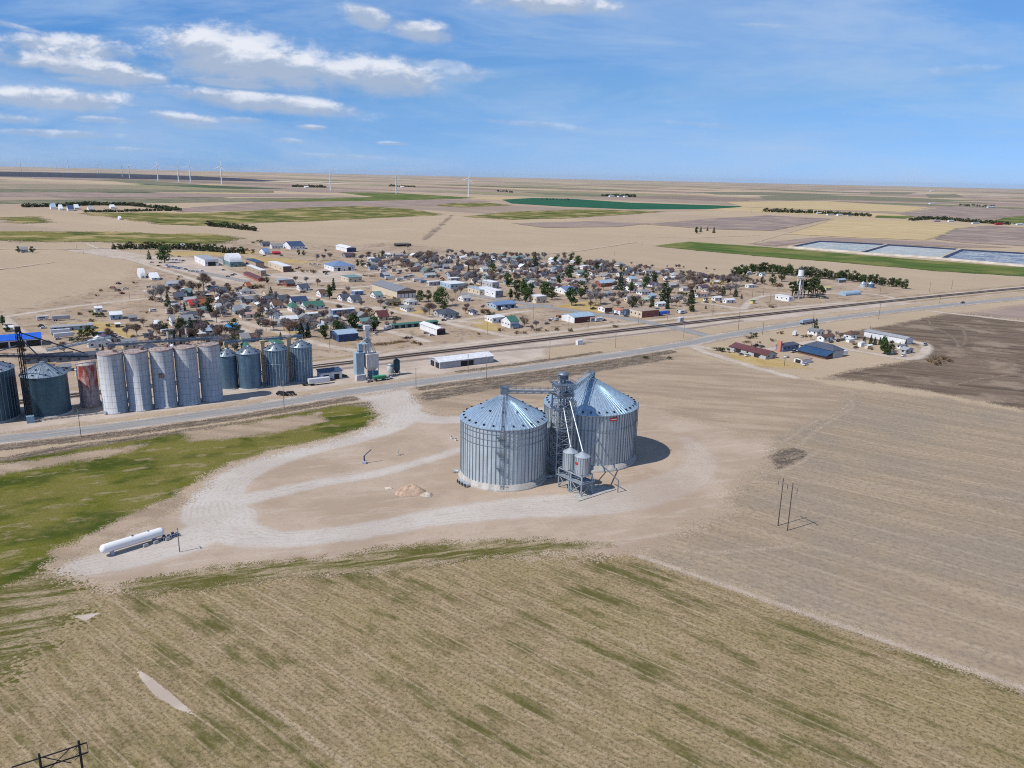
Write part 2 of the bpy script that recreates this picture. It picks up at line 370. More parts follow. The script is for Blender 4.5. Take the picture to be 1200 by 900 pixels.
def c_lawn(t, p):
    n1 = t.noise(stretch(t, p, rad(25), 40, 14), 1, 5, .68); n2 = t.noise(stretch(t, p, rad(25), 22, 9), 1.3, 5, .7); n3 = t.noise(p, 1.3, 4, .8); n4 = t.noise(p, .02, 4, .65); n5 = t.noise(p, .28, 4, .75)
    c = t.mix(t.rng(n1, .40, .58), (.052, .072, .008), (.135, .135, .020)); c = t.mix(t.rng(n4, .45, .57, 0, .8), c, (.19, .165, .045))
    c = t.mix(t.rng(n2, .54, .64, 0, .8), c, (.30, .235, .14)); c = t.mix(t.rng(n5, .5, .7, 0, .45), c, (.22, .185, .07)); return t.mix(t.rng(n3, .44, .68, 0, .6), c, (.045, .052, .010))
def c_stub(t, p):
    g1 = t.noise(stretch(t, p, SEC, 46, 7), 1, 4, .6); g2 = t.noise(p, .026, 5, .7); r1 = t.noise(stretch(t, p, SEC, 60, .55), 1, 2, .5); r2 = t.noise(stretch(t, p, SEC, 300, 1.1), 1, 2, .5)
    n3 = t.noise(p, 1.1, 4, .75); n4 = t.noise(stretch(t, p, SEC, 8, 2.2), 1, 3, .6)
    rows = t.new('ShaderNodeTexWave', {'Vector': stretch(t, p, SEC, 1, 1), 'Scale': .42, 'Distortion': 1.2, 'Detail': 2, 'Detail Scale': .35}, out=1, wave_type='BANDS', bands_direction='Y')
    g3 = t.noise(stretch(t, p, SEC, 9, 3.5), 1, 5, .75); n5 = t.noise(p, .45, 5, .8)
    wob = t.math('MULTIPLY', t.noise(p, .012, 2), 9.0)
    s2 = t.n.new('ShaderNodeSeparateXYZ'); t.put(s2.inputs[0], t.mapping(p, rot=(0, 0, -SEC))); yy_ = t.math('ADD', s2.outputs[1], wob)
    line = lambda sp: t.math('SINE', t.math('MULTIPLY', yy_, 2 * pi / sp))
    c = t.mix(t.rng(n4, .36, .64), (.26, .195, .11), (.38, .287, .175)); c = t.mix(t.rng(t.noise(p, .03, 4, .7), .45, .62, 0, .5), c, (.31, .245, .115))
    gg = t.math('ADD', t.math('MULTIPLY', t.math('SUBTRACT', g1, .5), 2.2), t.math('ADD', t.math('MULTIPLY', t.math('SUBTRACT', g3, .5), 1.8), t.math('MULTIPLY', t.math('SUBTRACT', g2, .5), 2.0)))
    c = t.mix(t.rng(gg, -.1, .58, 0, .88), c, (.082, .084, .016)); c = t.mix(t.math('MULTIPLY', t.rng(line(1.3), -.2, .9), t.rng(n4, .35, .7, .05, .34)), c, (.13, .105, .05))
    c = t.mix(t.math('MULTIPLY', t.rng(line(9.3), .93, 1.0), t.rng(r2, .45, .62, 0, .5)), c, (.47, .375, .265)); c = t.mix(t.math('MULTIPLY', t.rng(line(4.1), .84, 1.0), t.rng(r1, .42, .6, 0, .6)), c, (.43, .335, .225))
    c = t.mix(t.rng(r2, .64, .74, 0, .4), c, (.48, .38, .27)); c = t.mix(t.rng(n5, .5, .7, 0, .4), c, (.17, .135, .06))
    return t.mix(t.rng(n3, .46, .64, 0, .7), c, (.09, .07, .034))
def c_weed(t, p):
    n1 = t.noise(stretch(t, p, A, 10, 2.5), 1, 4, .7); n3 = t.noise(p, .8, 4, .75)
    c = t.mix(t.rng(n1, .38, .62), (.14, .11, .085), (.32, .25, .185)); return t.mix(t.rng(n3, .40, .64, 0, .75), c, (.06, .05, .042))
def c_road(t, p):
    n1 = t.noise(stretch(t, p, A, 40, 1.2), 1, 4, .6); n2 = t.noise(p, .6, 4, .7)
    c = t.mix(t.rng(n1, .36, .66), (.235, .232, .23), (.32, .312, .305)); return t.mix(t.rng(n2, .5, .75, 0, .3), c, (.15, .15, .15))
def c_ball(t, p):
    n1 = t.noise(stretch(t, p, A, 30, 1.5), 1, 4, .65); n2 = t.noise(p, 1.2, 3, .7)
    c = t.mix(t.rng(n1, .38, .64), (.21, .165, .14), (.33, .265, .22)); return t.mix(t.rng(n2, .5, .75, 0, .5), c, (.11, .09, .08))
def c_grit(t, p):
    n1 = t.noise(p, .05, 4, .6); n2 = t.noise(stretch(t, p, A, 30, 3), 1, 3, .6)
    c = t.mix(t.rng(n1, .4, .62), (.41, .335, .275), (.49, .415, .35)); return t.mix(t.rng(n2, .5, .7, 0, .5), c, (.34, .26, .20))
def c_dry(t, p):
    n1 = t.noise(p, .1, 4, .65); n2 = t.noise(p, .6, 3, .7)
    c = t.mix(t.rng(n1, .36, .64), (.38, .265, .10), (.44, .335, .17)); return t.mix(t.rng(n2, .5, .75, 0, .5), c, (.25, .17, .08))
M_town = ground_mat('town_dirt', c_town, 10, 25, .05, bump=(1.2, .5, .4)); M_past = ground_mat('dry_pasture', c_past, 2, 5, .12, bump=(1.2, .5, .3))
M_fallow = ground_mat('fallow_soil', c_fallow, 3, 6, .08, bump=(1.5, .5, .25)); M_plough = ground_mat('dark_ploughed_soil', c_plough, 3, 6, .1, bump=(1, .6, .4))
M_yard = ground_mat('packed_dirt', c_yard, 4, 6, .09, bump=(2, .35, .15)); M_grav = ground_mat('pale_gravel', c_gravel, 4.5, 1.6, .10, bump=(3, .3, .1))
M_lawn = ground_mat('spring_grass', c_lawn, 1.5, 4, .14, bump=(2.2, .7, .3)); M_stub = ground_mat('wheat_stubble', c_stub, 1.5, 3, .15, bump=(2.5, .6, .25))
def c_mixg(t, p):
    n1 = t.noise(stretch(t, p, rad(20), 30, 4), 1, 5, .7); n2 = t.noise(p, .2, 5, .75); n3 = t.noise(p, 1.1, 4, .8)
    c = t.mix(t.rng(n1, .42, .56), (.36, .28, .18), (.11, .105, .025)); c = t.mix(t.rng(n2, .48, .62, 0, .6), c, (.20, .165, .075)); return t.mix(t.rng(n3, .44, .66, 0, .65), c, (.06, .055, .02))
M_mixg = ground_mat('thin_grass', c_mixg, 2, 4.5, .2, bump=(2.2, .7, .3)); M_lawn2 = ground_mat('ragged_grass', c_mixg, 6, 6, .05, bump=(2.2, .7, .3))
M_weed = ground_mat('ditch_weeds', c_weed, 1.2, 2.5, .2, bump=(1.6, .8, .5)); M_road = ground_mat('worn_asphalt', c_road, .4, .5, .6)
M_ball = ground_mat('railway_ballast', c_ball, .8, 1.2, .3, bump=(2, .6, .2)); M_grit = ground_mat('tan_grit', c_grit, 2, 4, .12); M_dry = ground_mat('dry_yellow_grass', c_dry, 3, 6, .1)

sheet('ground_town', [(-80, 440), (-60, 372), (70, 352), (150, 330), (180, 300), (230, 283), (330, 282), (400, 288), (470, 284), (560, 296), (640, 300), (720, 308), (800, 318), (860, 330), (905, 322), (990, 326), (1060, 338), (1040, 352), (900, 366), (800, 385), (700, 395), (600, 405), (470, 422), (300, 434), (100, 470), (-80, 490)], M_town, .03, cell=14, margin=40)
PALE = sheet('dirt_lot', [(75, 293), (130, 291), (170, 299), (225, 302), (260, 312), (285, 322), (300, 333), (270, 332), (225, 322), (190, 312), (150, 305)], M_grit, .05, cell=8, margin=8)
sheet('dirt_lot', [(300, 322), (400, 314), (430, 322), (420, 330), (350, 332)], M_grit, .05, cell=6, margin=8)
DL = .035
for pl in ([(185, 295.5), (300, 293), (300, 298), (240, 300), (200, 300)], [(290, 300), (340, 303), (370, 308), (300, 308.5)], [(325, 322), (395, 319), (390, 326), (340, 328)], [(60, 383), (110, 376), (150, 383), (160, 398), (115, 395)],
           [(553, 377), (575, 374), (590, 388), (560, 387)], [(860, 405), (910, 420), (950, 432), (880, 430), (850, 416)], [(640, 360), (690, 352), (720, 362), (700, 368)], [(455, 362), (500, 362), (500, 368), (465, 367)], [(815, 350), (835, 349), (838, 355), (818, 356)], [(320, 387), (352, 386), (345, 393), (325, 394)]):
    DL += .002; sheet('dry_lawn', pl, M_dry, DL, cell=2.5, margin=6)
sheet('pasture', [(470, 465), (560, 452), (640, 440), (720, 426), (800, 413), (860, 428), (930, 442), (1000, 456), (990, 476), (940, 502), (905, 516), (820, 494), (745, 474), (640, 470), (500, 486), (486, 478)], M_past, .03, cell=4, margin=8)
sheet('fallow_field', [(905, 516), (940, 500), (985, 476), (1000, 456), (1100, 466), (1290, 500), (1400, 860), (1190, 806), (745, 648), (760, 630), (850, 600), (860, 570)], M_fallow, .04, cell=4, margin=10)
sheet('ploughed_field', [(960, 444), (1000, 434), (1060, 424), (1090, 412), (1070, 404), (1010, 398), (980, 392), (1060, 378), (1115, 366.5), (1300, 388), (1300, 500), (1200, 480), (1100, 460), (1010, 446)], M_plough, .05, cell=4, margin=8)
sheet('ploughed_field', [(1125, 368), (1215, 356), (1300, 362), (1300, 384)], FM['gray'], .05, cell=5, margin=8)
sheet('stubble_field', [(-160, 690), (40, 668), (130, 690), (300, 672), (430, 668), (560, 655), (700, 648), (745, 650), (1200, 806), (1420, 882), (1300, 1100), (-260, 1100)], M_stub, .03, cell=3, margin=8)
M_trk2 = ground_mat('field_edge_soil', lambda t, p: t.mix(t.rng(t.noise(p, .4, 4), .4, .6), (.37, .30, .235), (.44, .365, .295)), .7, .6, .3)
sheet('dirt_strip', [(745, 650), (900, 704), (1050, 755), (1200, 807), (1330, 852)], M_trk2, .07, cell=1.2, margin=3, width=1.0)
sheet('ditch', [(-60, 548), (60, 525), (150, 513), (300, 491), (400, 474), (436, 470), (440, 488), (380, 496), (280, 515), (150, 540), (60, 560), (-60, 580)], M_weed, .05, cell=2, margin=6)
sheet('ditch', [(484, 462), (560, 449), (640, 437), (740, 421), (775, 417), (785, 421), (640, 446), (500, 470)], M_weed, .06, cell=2, margin=5)
sheet('grass_field', [(-90, 560), (0, 542), (60, 531), (150, 517), (250, 502), (330, 487), (400, 475), (434, 477), (443, 488), (425, 502), (380, 514), (320, 527), (270, 542), (235, 562), (200, 582), (150, 605), (100, 632), (60, 660), (0, 692), (-110, 730)], M_lawn, .08, cell=2, margin=6)
LANES = []
for pts, w in (([(435, 452), (458, 468), (468, 484), (456, 499), (420, 512), (370, 525), (310, 543), (268, 565), (251, 590), (258, 612), (285, 627), (340, 632), (430, 621), (520, 605), (610, 595), (690, 590), (750, 580), (800, 562), (822, 540), (805, 515)], [17, 13, 10, 8, 6.5, 6, 7, 9, 11, 9, 6, 5.5, 6, 8, 10, 11, 9, 6, 3]),
               ([(262, 592), (310, 580), (380, 565), (450, 553), (540, 527)], [6, 4.5, 3.6, 3.2, 2.6]), ([(458, 476), (500, 491), (560, 490), (640, 480)], [9, 6, 5, 4]),
               ([(266, 606), (225, 632), (160, 652), (95, 664)], [10, 8, 7.5, 6])):
    pw = catmull(wpts(pts)); LANES.append((pw, np.interp(np.linspace(0, 1, len(pw)), np.linspace(0, 1, len(w)), w)))
sheet('dirt_yard', [(66, 662), (110, 640), (180, 610), (215, 588), (245, 560), (270, 545), (330, 529), (400, 513), (440, 498), (447, 486), (430, 472), (400, 468), (480, 454), (490, 468), (512, 486), (560, 481), (650, 474), (745, 470), (800, 490), (900, 515), (906, 540), (862, 572), (850, 600), (770, 640), (715, 650), (600, 652), (500, 655), (400, 668), (300, 675), (130, 690), (66, 672)], M_yard, .10, cell=1.6, margin=7, lanes=LANES)
sheet('grass_strip', [(392, 668), (385, 656), (430, 645), (540, 634), (640, 632), (718, 639), (640, 649), (520, 659), (430, 670)], M_mixg, .12, cell=1.5, margin=4)
sheet('grass_strip', [(140, 684), (230, 668), (350, 655), (420, 655), (425, 672), (340, 676), (240, 690), (160, 698)], M_mixg, .132, cell=1.5, margin=4)
sheet('grass_verge', [(-110, 690), (20, 668), (70, 672), (95, 690), (90, 720), (50, 760), (0, 800), (-130, 830)], M_lawn2, .062, cell=2, margin=10)
sheet('dry_patch', [(215, 506), (300, 494), (375, 484), (380, 494), (330, 506), (270, 514), (225, 518)], M_past, .125, cell=2, margin=6); sheet('dry_patch', [(-60, 552), (60, 536), (170, 520), (150, 530), (60, 546), (-60, 566)], M_past, .125, cell=2, margin=6); sheet('dry_patch', [(60, 648), (130, 615), (210, 580), (215, 590), (140, 628), (72, 660)], M_past, .126, cell=2, margin=6)
sheet('weed_patch', [(903, 535), (925, 524), (945, 530), (935, 545), (912, 550)], M_weed, .12, cell=1.2, margin=4)
M_trk = ground_mat('track_soil', lambda t, p: t.mix(t.rng(t.noise(p, .4, 4), .4, .6), (.33, .26, .195), (.40, .32, .245)), 1.0, .5, .3)
DK = .11
for pts in ([(905, 541), (930, 528), (960, 502), (998, 478), (992, 466), (960, 452), (930, 446)], [(915, 520), (950, 497), (975, 487), (1000, 470)], [(880, 565), (960, 566), (1060, 574), (1250, 590)], [(870, 560), (910, 555), (950, 535), (958, 528)], [(760, 640), (830, 648), (930, 640)]):
    DK += .004; sheet('dirt_track', pts, M_trk, DK, cell=1.5, margin=3, width=.9, smooth=True)
M_bare = ground_mat('bare_pale_soil', c_grit, .12, .2, .4)
sheet('bare_patch', [(157, 782), (176, 793), (200, 812), (232, 840), (205, 830), (180, 814), (168, 800)], M_bare, .09, cell=.8, margin=2)
sheet('bare_patch', [(84, 722), (118, 718), (100, 728)], M_bare, .09, cell=.8, margin=2)
M_trk3 = ground_mat('plough_track_soil', lambda t, p: t.mix(t.rng(t.noise(p, .4, 4), .4, .6), (.20, .155, .115), (.28, .22, .165)), 1.4, 1.2, .2)
for pts in ([(1089, 376), (1093, 384), (1106, 389), (1118, 397), (1128, 410), (1150, 418), (1200, 424)], [(1010, 440), (1050, 438), (1075, 446), (1110, 452), (1160, 442), (1230, 436)], [(1100, 375), (1125, 384), (1132, 396), (1128, 404), (1112, 408)], [(1150, 424), (1172, 420), (1185, 425), (1170, 433), (1152, 430), (1150, 424)]):
    DK += .004; sheet('dirt_track', pts, M_trk3, DK, cell=1.5, margin=3, width=1.0, smooth=True)
# highway, railway, town roads
HW = [(-70, 524), (0, 515), (150, 498), (300, 477), (400, 461), (500, 447), (600, 434), (700, 419.5), (800, 403.5), (850, 393.5), (950, 377), (1075, 361.5), (1200, 349), (1350, 336)]
hw = wpts(HW)
def off(w, d):
    t = np.gradient(w, axis=0); t /= np.hypot(*t.T)[:, None]; return w + np.stack([-t[:, 1], t[:, 0]], 1) * d
hwc = catmull(hw)
sheet('dirt_apron', [(-70, 520), (0, 508), (150, 488), (300, 468), (400, 452), (520, 438), (640, 420), (640, 404), (560, 408), (480, 421), (400, 432), (300, 444), (200, 462), (100, 480), (-70, 505)], M_grit, .06, cell=3, margin=6)
sheet('road_shoulder', off(hwc, 0), M_grit, .15, cell=2, margin=3, width=8.2, world=True)
sheet('highway', hwc, M_road, .17, cell=1.6, margin=1.5, width=5.2, world=True)
i0, i1, i2, i3 = [int(np.argmin(abs(hwc[:, 0] - G(x, y).x))) for x, y in ((-70, 524), (415, 459), (484, 449), (790, 405))]
for a_, b_ in ((i0, i1), (i2, i3)): sheet('ditch_weeds', off(hwc, -12.2)[a_:b_], M_weed, .16, cell=1.5, margin=4, width=3.6, world=True)
sheet('ditch_weeds', off(hwc, 12)[i2 + 4:i3 - 3], M_weed, .16, cell=1.5, margin=4, width=2.0, world=True)
M_line = ground_mat('faded_road_paint', lambda t, p: t.mix(t.rng(t.noise(p, .5, 3), .4, .6), (.34, .335, .33), (.5, .49, .46)), .08, .1, .6)
M_yline = ground_mat('faded_yellow_paint', lambda t, p: t.mix(t.rng(t.noise(p, .5, 3), .4, .6), (.22, .2, .16), (.42, .34, .14)), .08, .1, .6)
def ribbon(name, w, d, half, z, mat):
    z *= .33
    a, b = off(w, d - half), off(w, d + half); n = len(w); vs = [(*q, z) for q in a] + [(*q, z) for q in b]
    me = D.meshes.new(name); me.from_pydata(vs, [], [(i, i + 1, n + i + 1, n + i) for i in range(n - 1)])
    at = me.attributes.new('sd', 'FLOAT', 'POINT'); at.data.foreach_set('value', np.full(2 * n, 5, np.float32)); me.materials.append(mat)
    return tag(link(name, me), kind='structure')
hwl = catmull(hw, n=14)
ribbon('road_marking', hwl, 4.1, .09, .176, M_line); ribbon('road_marking', hwl, -4.1, .09, .176, M_line); ribbon('road_marking', hwl, 0, .09, .176, M_yline)
RL = [(-70, 482), (100, 461), (250, 445), (400, 426), (500, 414.3), (600, 402.5), (700, 391), (800, 379), (950, 362), (1033, 354), (1200, 338), (1350, 325)]
rl = wpts(RL); fit = np.polyfit(rl[:, 0], rl[:, 1], 3); xs = np.linspace(rl[0, 0], rl[-1, 0], 90); rlc = np.stack([xs, np.polyval(fit, xs)], 1)
sheet('rail_yard_ground', rlc, M_grit, .05, cell=4, margin=8, width=21, world=True)
M_verge = ground_mat('dry_verge_grass', lambda t, p: t.mix(t.rng(t.noise(stretch(t, p, A, 24, 3), 1, 4, .65), .4, .62), (.36, .265, .145), (.22, .165, .10)), 2, 4, .1)
sheet('rail_verge', off(rlc, 15), M_verge, .055, cell=3, margin=5, width=3.2, world=True); sheet('rail_verge', off(rlc, -12.5)[52:], M_verge, .056, cell=3, margin=5, width=3.5, world=True)
sheet('railway_bed', rlc, M_ball, .08, cell=2, margin=2.5, width=5.6, world=True)
sheet('rail_siding_bed', [(380, 434.5), (470, 424), (560, 413.5), (640, 406.5), (690, 401)], M_ball, .075, cell=2, margin=3, width=2.6, smooth=True); sheet('rail_siding_bed', [(690, 398), (760, 390), (815, 384), (870, 376)], M_ball, .074, cell=2, margin=3, width=2.2, smooth=True)
M_rail = paint((.20, .15, .125), .45, .7, .2, .6, 'rail'); M_tie = paint((.075, .055, .045), .95, 0, .3, .8, 'tie')
for dd, lab in ((-2.4, 'railway track beside the highway, with dark ties'), (2.4, 'railway track on the town side of the pair')):
    w = off(rlc, dd); o3 = Vector((*w[len(w) // 2], 0))
    tr = thing('railway_track', o3, 0, lab, 'railway track', 'two parallel railway tracks')
    def strip(name, lat, half, z0, z1, mat):
        a, b = off(w, lat - half), off(w, lat + half); n = len(w); v = []
        for q in (a, b):
            for z in (z0, z1): v += [(x - o3.x, y - o3.y, z) for x, y in q]
        f = []
        for i in range(n - 1):
            f += [(n + i, n + i + 1, 3 * n + i + 1, 3 * n + i), (i, i + 1, n + i + 1, n + i), (3 * n + i, 3 * n + i + 1, 2 * n + i + 1, 2 * n + i)]
        MB().add(v, f).build(name, mat, tr)
    strip('ties', 0, 1.25, .05, .16, M_tie); strip('rail', -.76, .09, .16, .34, M_rail); strip('rail', .76, .09, .16, .34, M_rail)
M_street = ground_mat('town_street_gravel', lambda t, p: t.mix(t.rng(t.noise(p, .1, 4), .4, .6), (.425, .35, .28), (.49, .42, .35)), 1.5, 1.6, .15)
M_asph = ground_mat('grey_street_asphalt', c_road, 1, 1.5, .3)
DS = .145
for pts, w in (([(545, 344), (582, 350.5), (640, 359.5), (700, 368), (752, 376.5), (800, 386), (838, 396)], 5.5), ([(598, 361), (640, 358)], 6), ([(290, 330), (250, 322), (225, 317)], 5)):
    DS += .004; sheet('street', pts, M_asph, DS, cell=2, margin=4, width=w)
DZ = .062
for pts in ([(0, 372), (80, 360), (150, 352), (215, 346)], [(100, 285), (140, 300), (210, 322), (245, 334)], [(300, 392), (262, 378), (232, 366)], [(280, 377), (330, 390), (380, 405), (440, 413)], [(330, 365), (400, 372), (455, 388), (500, 400)], [(300, 345), (350, 347), (410, 358), (470, 366), (530, 380), (600, 395)],
            [(440, 360), (500, 372), (560, 378)], [(500, 380), (560, 372), (620, 364)], [(330, 338), (400, 338), (480, 330)], [(380, 330), (430, 321), (500, 312), (560, 306)], [(480, 330), (560, 331), (640, 337), (720, 345), (800, 352), (870, 362)], [(560, 306), (640, 318), (720, 322)], [(640, 336), (690, 325), (720, 318)], [(720, 346), (760, 336), (800, 328)],
            [(300, 437), (400, 424), (480, 411), (600, 396), (700, 383), (800, 372), (900, 362), (1000, 354)], [(830, 398), (815, 407), (850, 420), (890, 432), (930, 442)], [(815, 405), (830, 408), (880, 412), (940, 402), (985, 398)], [(920, 408), (960, 404), (1020, 414), (1070, 420), (1085, 405), (1060, 398)], [(1086, 364), (1140, 370), (1210, 378), (1330, 391)], [(870, 362), (900, 346), (1010, 344), (1050, 350)],
            [(5, 372), (25, 390), (50, 412), (95, 420)], [(170, 340), (195, 352), (215, 366), (232, 374)]):
    DZ += .0035; sheet('dirt_road', pts, M_street, DZ, cell=3, margin=4, width=4.2, smooth=True)
DF = .62
for pts in ([(880, 285.5), (920, 274), (975, 257.2)], [(497, 281), (530, 252)], [(600, 302), (680, 294), (745, 284)], [(0, 292), (80, 292.5), (130, 291)], [(745, 277), (810, 279), (890, 276)], [(0, 316), (60, 308)]):
    DF += .01; sheet('farm_track', pts, FM['pale'] if pts[0][0] != 497 else FM['mauve'], DF, cell=8, margin=6, width=2.5)
# ---------------------------------------------------------------- lagoons
M_liner = paint((.025, .035, .075), .5, 0, .2, .2, 'liner'); M_berm = ground_mat('berm_soil', lambda t, p: t.mix(t.rng(t.noise(p, .06, 4), .4, .6), (.42, .36, .29), (.52, .46, .38)), edge=False)
def pond_mat(name, a, b2, blue):
    m, t, b = newmat(name); p = t.pos(); n = t.noise(p, .035, 5, .75); n2 = t.noise(p, .16, 4, .75); n3 = t.noise(stretch(t, p, SEC, 14, 3), 1, 4, .7)
    c = t.mix(t.rng(n, .40, .60), a, b2); c = t.mix(t.rng(n2, .52, .62), c, blue); c = t.mix(t.rng(n3, .58, .66, 0, .8), c, (.62, .62, .56))
    t.put(b.inputs['Base Color'], c); b.inputs['Roughness'].default_value = .55
    t.put(b.inputs['Normal'], t.bump(n2, .5, .4)); return m
PONDS = [([(926, 290.5), (960, 283.6), (1038, 287.6), (1008, 297)], (.30, .34, .34), (.45, .46, .42), (.16, .21, .28)), ([(1008, 297.5), (1040, 288), (1123, 293.3), (1100, 303.5)], (.34, .37, .36), (.46, .47, .43), (.22, .27, .31)), ([(1102, 304), (1126, 293.8), (1250, 301), (1250, 317)], (.13, .17, .24), (.40, .42, .42), (.06, .09, .18))]
for i, (pl, a, b2, bl) in enumerate(PONDS):
    w = [G(*q) for q in pl]; c = sum(w, Vector()) / 4
    def ring(f, z): return [Vector((*(c + (v - c) * (1 - f / (v - c).length)).xy, z)) for v in w]
    R = [ring(-9, 0.2), ring(-3, 3.2), ring(1, 3.2), ring(12, .4)]
    mb = MB(); mb.add(R[0] + R[1] + R[2], [(j, (j + 1) % 4, 4 + (j + 1) % 4, 4 + j) for j in range(4)] + [(4 + j, 4 + (j + 1) % 4, 8 + (j + 1) % 4, 8 + j) for j in range(4)])
    tag(mb.build('embankment', M_berm), kind='structure')
    tag(MB().add(R[2] + R[3], [(j, (j + 1) % 4, 4 + (j + 1) % 4, 4 + j) for j in range(4)]).build('pond_liner', M_liner), kind='structure')
    tag(MB().add(ring(8, .9), [(0, 1, 2, 3)]).build('pond_water', pond_mat('pond_water', a, b2, bl)), kind='structure')
# ---------------------------------------------------------------- sun and sky
SUN_EL, SUN_AZ = rad(50), rad(180 + 31)      # the sun stands at this angle (x towards y) and elevation
sv = Vector((cos(SUN_AZ) * cos(SUN_EL), sin(SUN_AZ) * cos(SUN_EL), sin(SUN_EL)))
sl = D.lights.new('sun', 'SUN'); sl.energy = 4.5; sl.angle = rad(.53); sl.color = (1, .945, .865)
so = D.objects.new('sun', sl); COL.objects.link(so); so.rotation_euler = sv.to_track_quat('Z', 'Y').to_euler(); so.location = (0, 0, 300)
W = D.worlds.new('World'); SC.world = W; W.use_nodes = True
t = NT(W.node_tree); bg = W.node_tree.nodes['Background']
sky = W.node_tree.nodes.new('ShaderNodeTexSky'); sky.sky_type = 'NISHITA'; sky.sun_disc = False
sky.sun_elevation = SUN_EL; sky.sun_rotation = math.atan2(sv.x, sv.y); sky.altitude = 1200; sky.air_density = 1.0; sky.dust_density = .3; sky.ozone_density = 2.0
dirv = t.new('ShaderNodeTexCoord', out=0)
sep = W.node_tree.nodes.new('ShaderNodeSeparateXYZ'); t.put(sep.inputs[0], dirv); dx, dy, dz = sep.outputs
yy = t.math('MAXIMUM', dy, .02); u = t.math('DIVIDE', dx, yy); v = t.math('DIVIDE', dz, yy)
comb = t.new('ShaderNodeCombineXYZ', (u, v, 0.0))
rampn = W.node_tree.nodes.new('ShaderNodeValToRGB'); cr = rampn.color_ramp; t.put(rampn.inputs[0], t.math('MULTIPLY', dz, 2.5, clamp=True))
stops = [(0, (.42, .69, 1.48)), (.03, (.41, .68, 1.40)), (.125, (.43, .67, 1.18)), (.25, (.51, .76, 1.10)), (.47, (.60, .92, 1.28)), (1, (.75, .95, 1.2))]
while len(cr.elements) < len(stops): cr.elements.new(.5)
for e, (x, c) in zip(cr.elements, stops): e.position = x; e.color = (*[min(1, q / 1.5) for q in c], 1)
side = t.mix(t.rng(u, -.75, .2), (.62, .84, .98), (1, 1, 1))
skyc = t.mix(1.0, sky.outputs[0], rampn.outputs[0], 'MULTIPLY'); skyc = t.mix(1.0, skyc, (1.5, 1.5, 1.5), 'MULTIPLY'); skyc = t.mix(1.0, skyc, side, 'MULTIPLY')
wisp = t.noise(t.mapping(comb, sc=(2.2, 11, 1)), 1.6, 6, .62, .4)
skyc = t.mix(t.rng(wisp, .40, .72, 0, .5), skyc, (4.5, 6.0, 8.1)); w2 = t.noise(t.mapping(comb, loc=(3, 1, 0), rot=(0, 0, .12), sc=(1.3, 5, 1)), 1.1, 5, .6, .6); skyc = t.mix(t.rng(w2, .43, .70, 0, .42), skyc, (4.4, 5.8, 7.9))
def duv(px, py):
    d = CX * ((px - 600) / F) - CY * ((py - 450) / F) + cam_f; return d.x / d.y, d.z / d.y
warp = t.noise(t.mapping(comb, sc=(1, 2.4, 1)), 9, 6, .64)
fine = t.noise(t.mapping(comb, sc=(1, 2.0, 1)), 26, 6, .62, .3)
edge = t.math('ADD', t.math('MULTIPLY', t.math('SUBTRACT', warp, .44), 1.7), t.math('MULTIPLY', t.math('SUBTRACT', fine, .5), .9))
CLOUDS = [(268, 66, 92, 36, 0, 1), (226, 48, 44, 20, -6, 1), (330, 76, 88, 26, 5, 1), (425, 88, 105, 24, 3, .95), (268, 97, 62, 7, 3, .85), (295, 118, 130, 12, 4, .95), (70, 54, 90, 15, 4, .95), (85, 78, 115, 16, 5, 1), (65, 116, 108, 13, 0, .95), (212, 138, 52, 7, 5, .8),
          (430, 18, 30, 12, 10, .9), (497, 37, 40, 13, 6, .95), (640, 4, 95, 13, 2, 1), (362, 149, 20, 4, 0, .8), (60, 156, 80, 5, 0, .6), (95, 93, 40, 6, 2, .8), (182, 93, 22, 6, 0, .8), (225, 148, 40, 4, 0, .4), (285, 141, 30, 4, 0, .45), (15, 140, 40, 7, 0, .6), (340, 165, 25, 4, 0, .4), (520, 80, 60, 9, 4, .45), (395, 183, 60, 3, 0, .3), (150, 175, 60, 3, 0, .3), (30, 34, 60, 4, 12, .5), (540, 90, 30, 10, 0, .35), (630, 146, 70, 4, 2, .3), (900, 30, 40, 3, 0, .25), (1130, 82, 50, 6, -6, .22), (120, 140, 40, 4, 0, .5), (460, 168, 20, 2.5, 0, .5), (820, 146, 50, 3, 2, .22)]
tot = None; sh = None
for (px, py, ra, rb, tl, op) in CLOUDS:
    cu, cv = duv(px, py); a, b = ra / F, rb / F
    mp = t.mapping(comb, loc=(-cu, -cv, 0)); mp = t.mapping(mp, rot=(0, 0, rad(tl) + ROLL), sc=(1 / a, 1 / b, 1)) if False else t.mapping(t.mapping(mp, rot=(0, 0, rad(tl) + ROLL)), sc=(1 / a, 1 / b, 1))
    r = t.vmath('LENGTH', mp, out=1)
    e = t.math('ADD', t.math('SUBTRACT', 1.0, r), edge)
    f = t.math('MULTIPLY', t.rng(e, -.05, .7), op)
    s = W.node_tree.nodes.new('ShaderNodeSeparateXYZ'); t.put(s.inputs[0], mp)
    sv_ = t.math('MULTIPLY', s.outputs[1], f)
    tot = f if tot is None else t.math('MAXIMUM', tot, f)
    sh = sv_ if sh is None else t.math('ADD', sh, sv_)
lit = t.rng(t.math('ADD', sh, t.math('MULTIPLY', t.math('SUBTRACT', fine, .5), 2.4)), -.20, .65)
cloudc = t.mix(lit, (4.0, 4.9, 6.5), (8.3, 8.6, 9.3))
skyc = t.mix(t.math('MULTIPLY', tot, .95), skyc, cloudc)
t.put(bg.inputs[0], skyc); bg.inputs[1].default_value = .1
SC.view_settings.view_transform = 'Standard'; SC.view_settings.look = 'None'; SC.view_settings.exposure = 0.0; SC.view_settings.gamma = 1
SC.view_settings.use_curve_mapping = False
SC.cycles.transparent_max_bounces = 24; SC.cycles.max_bounces = 6

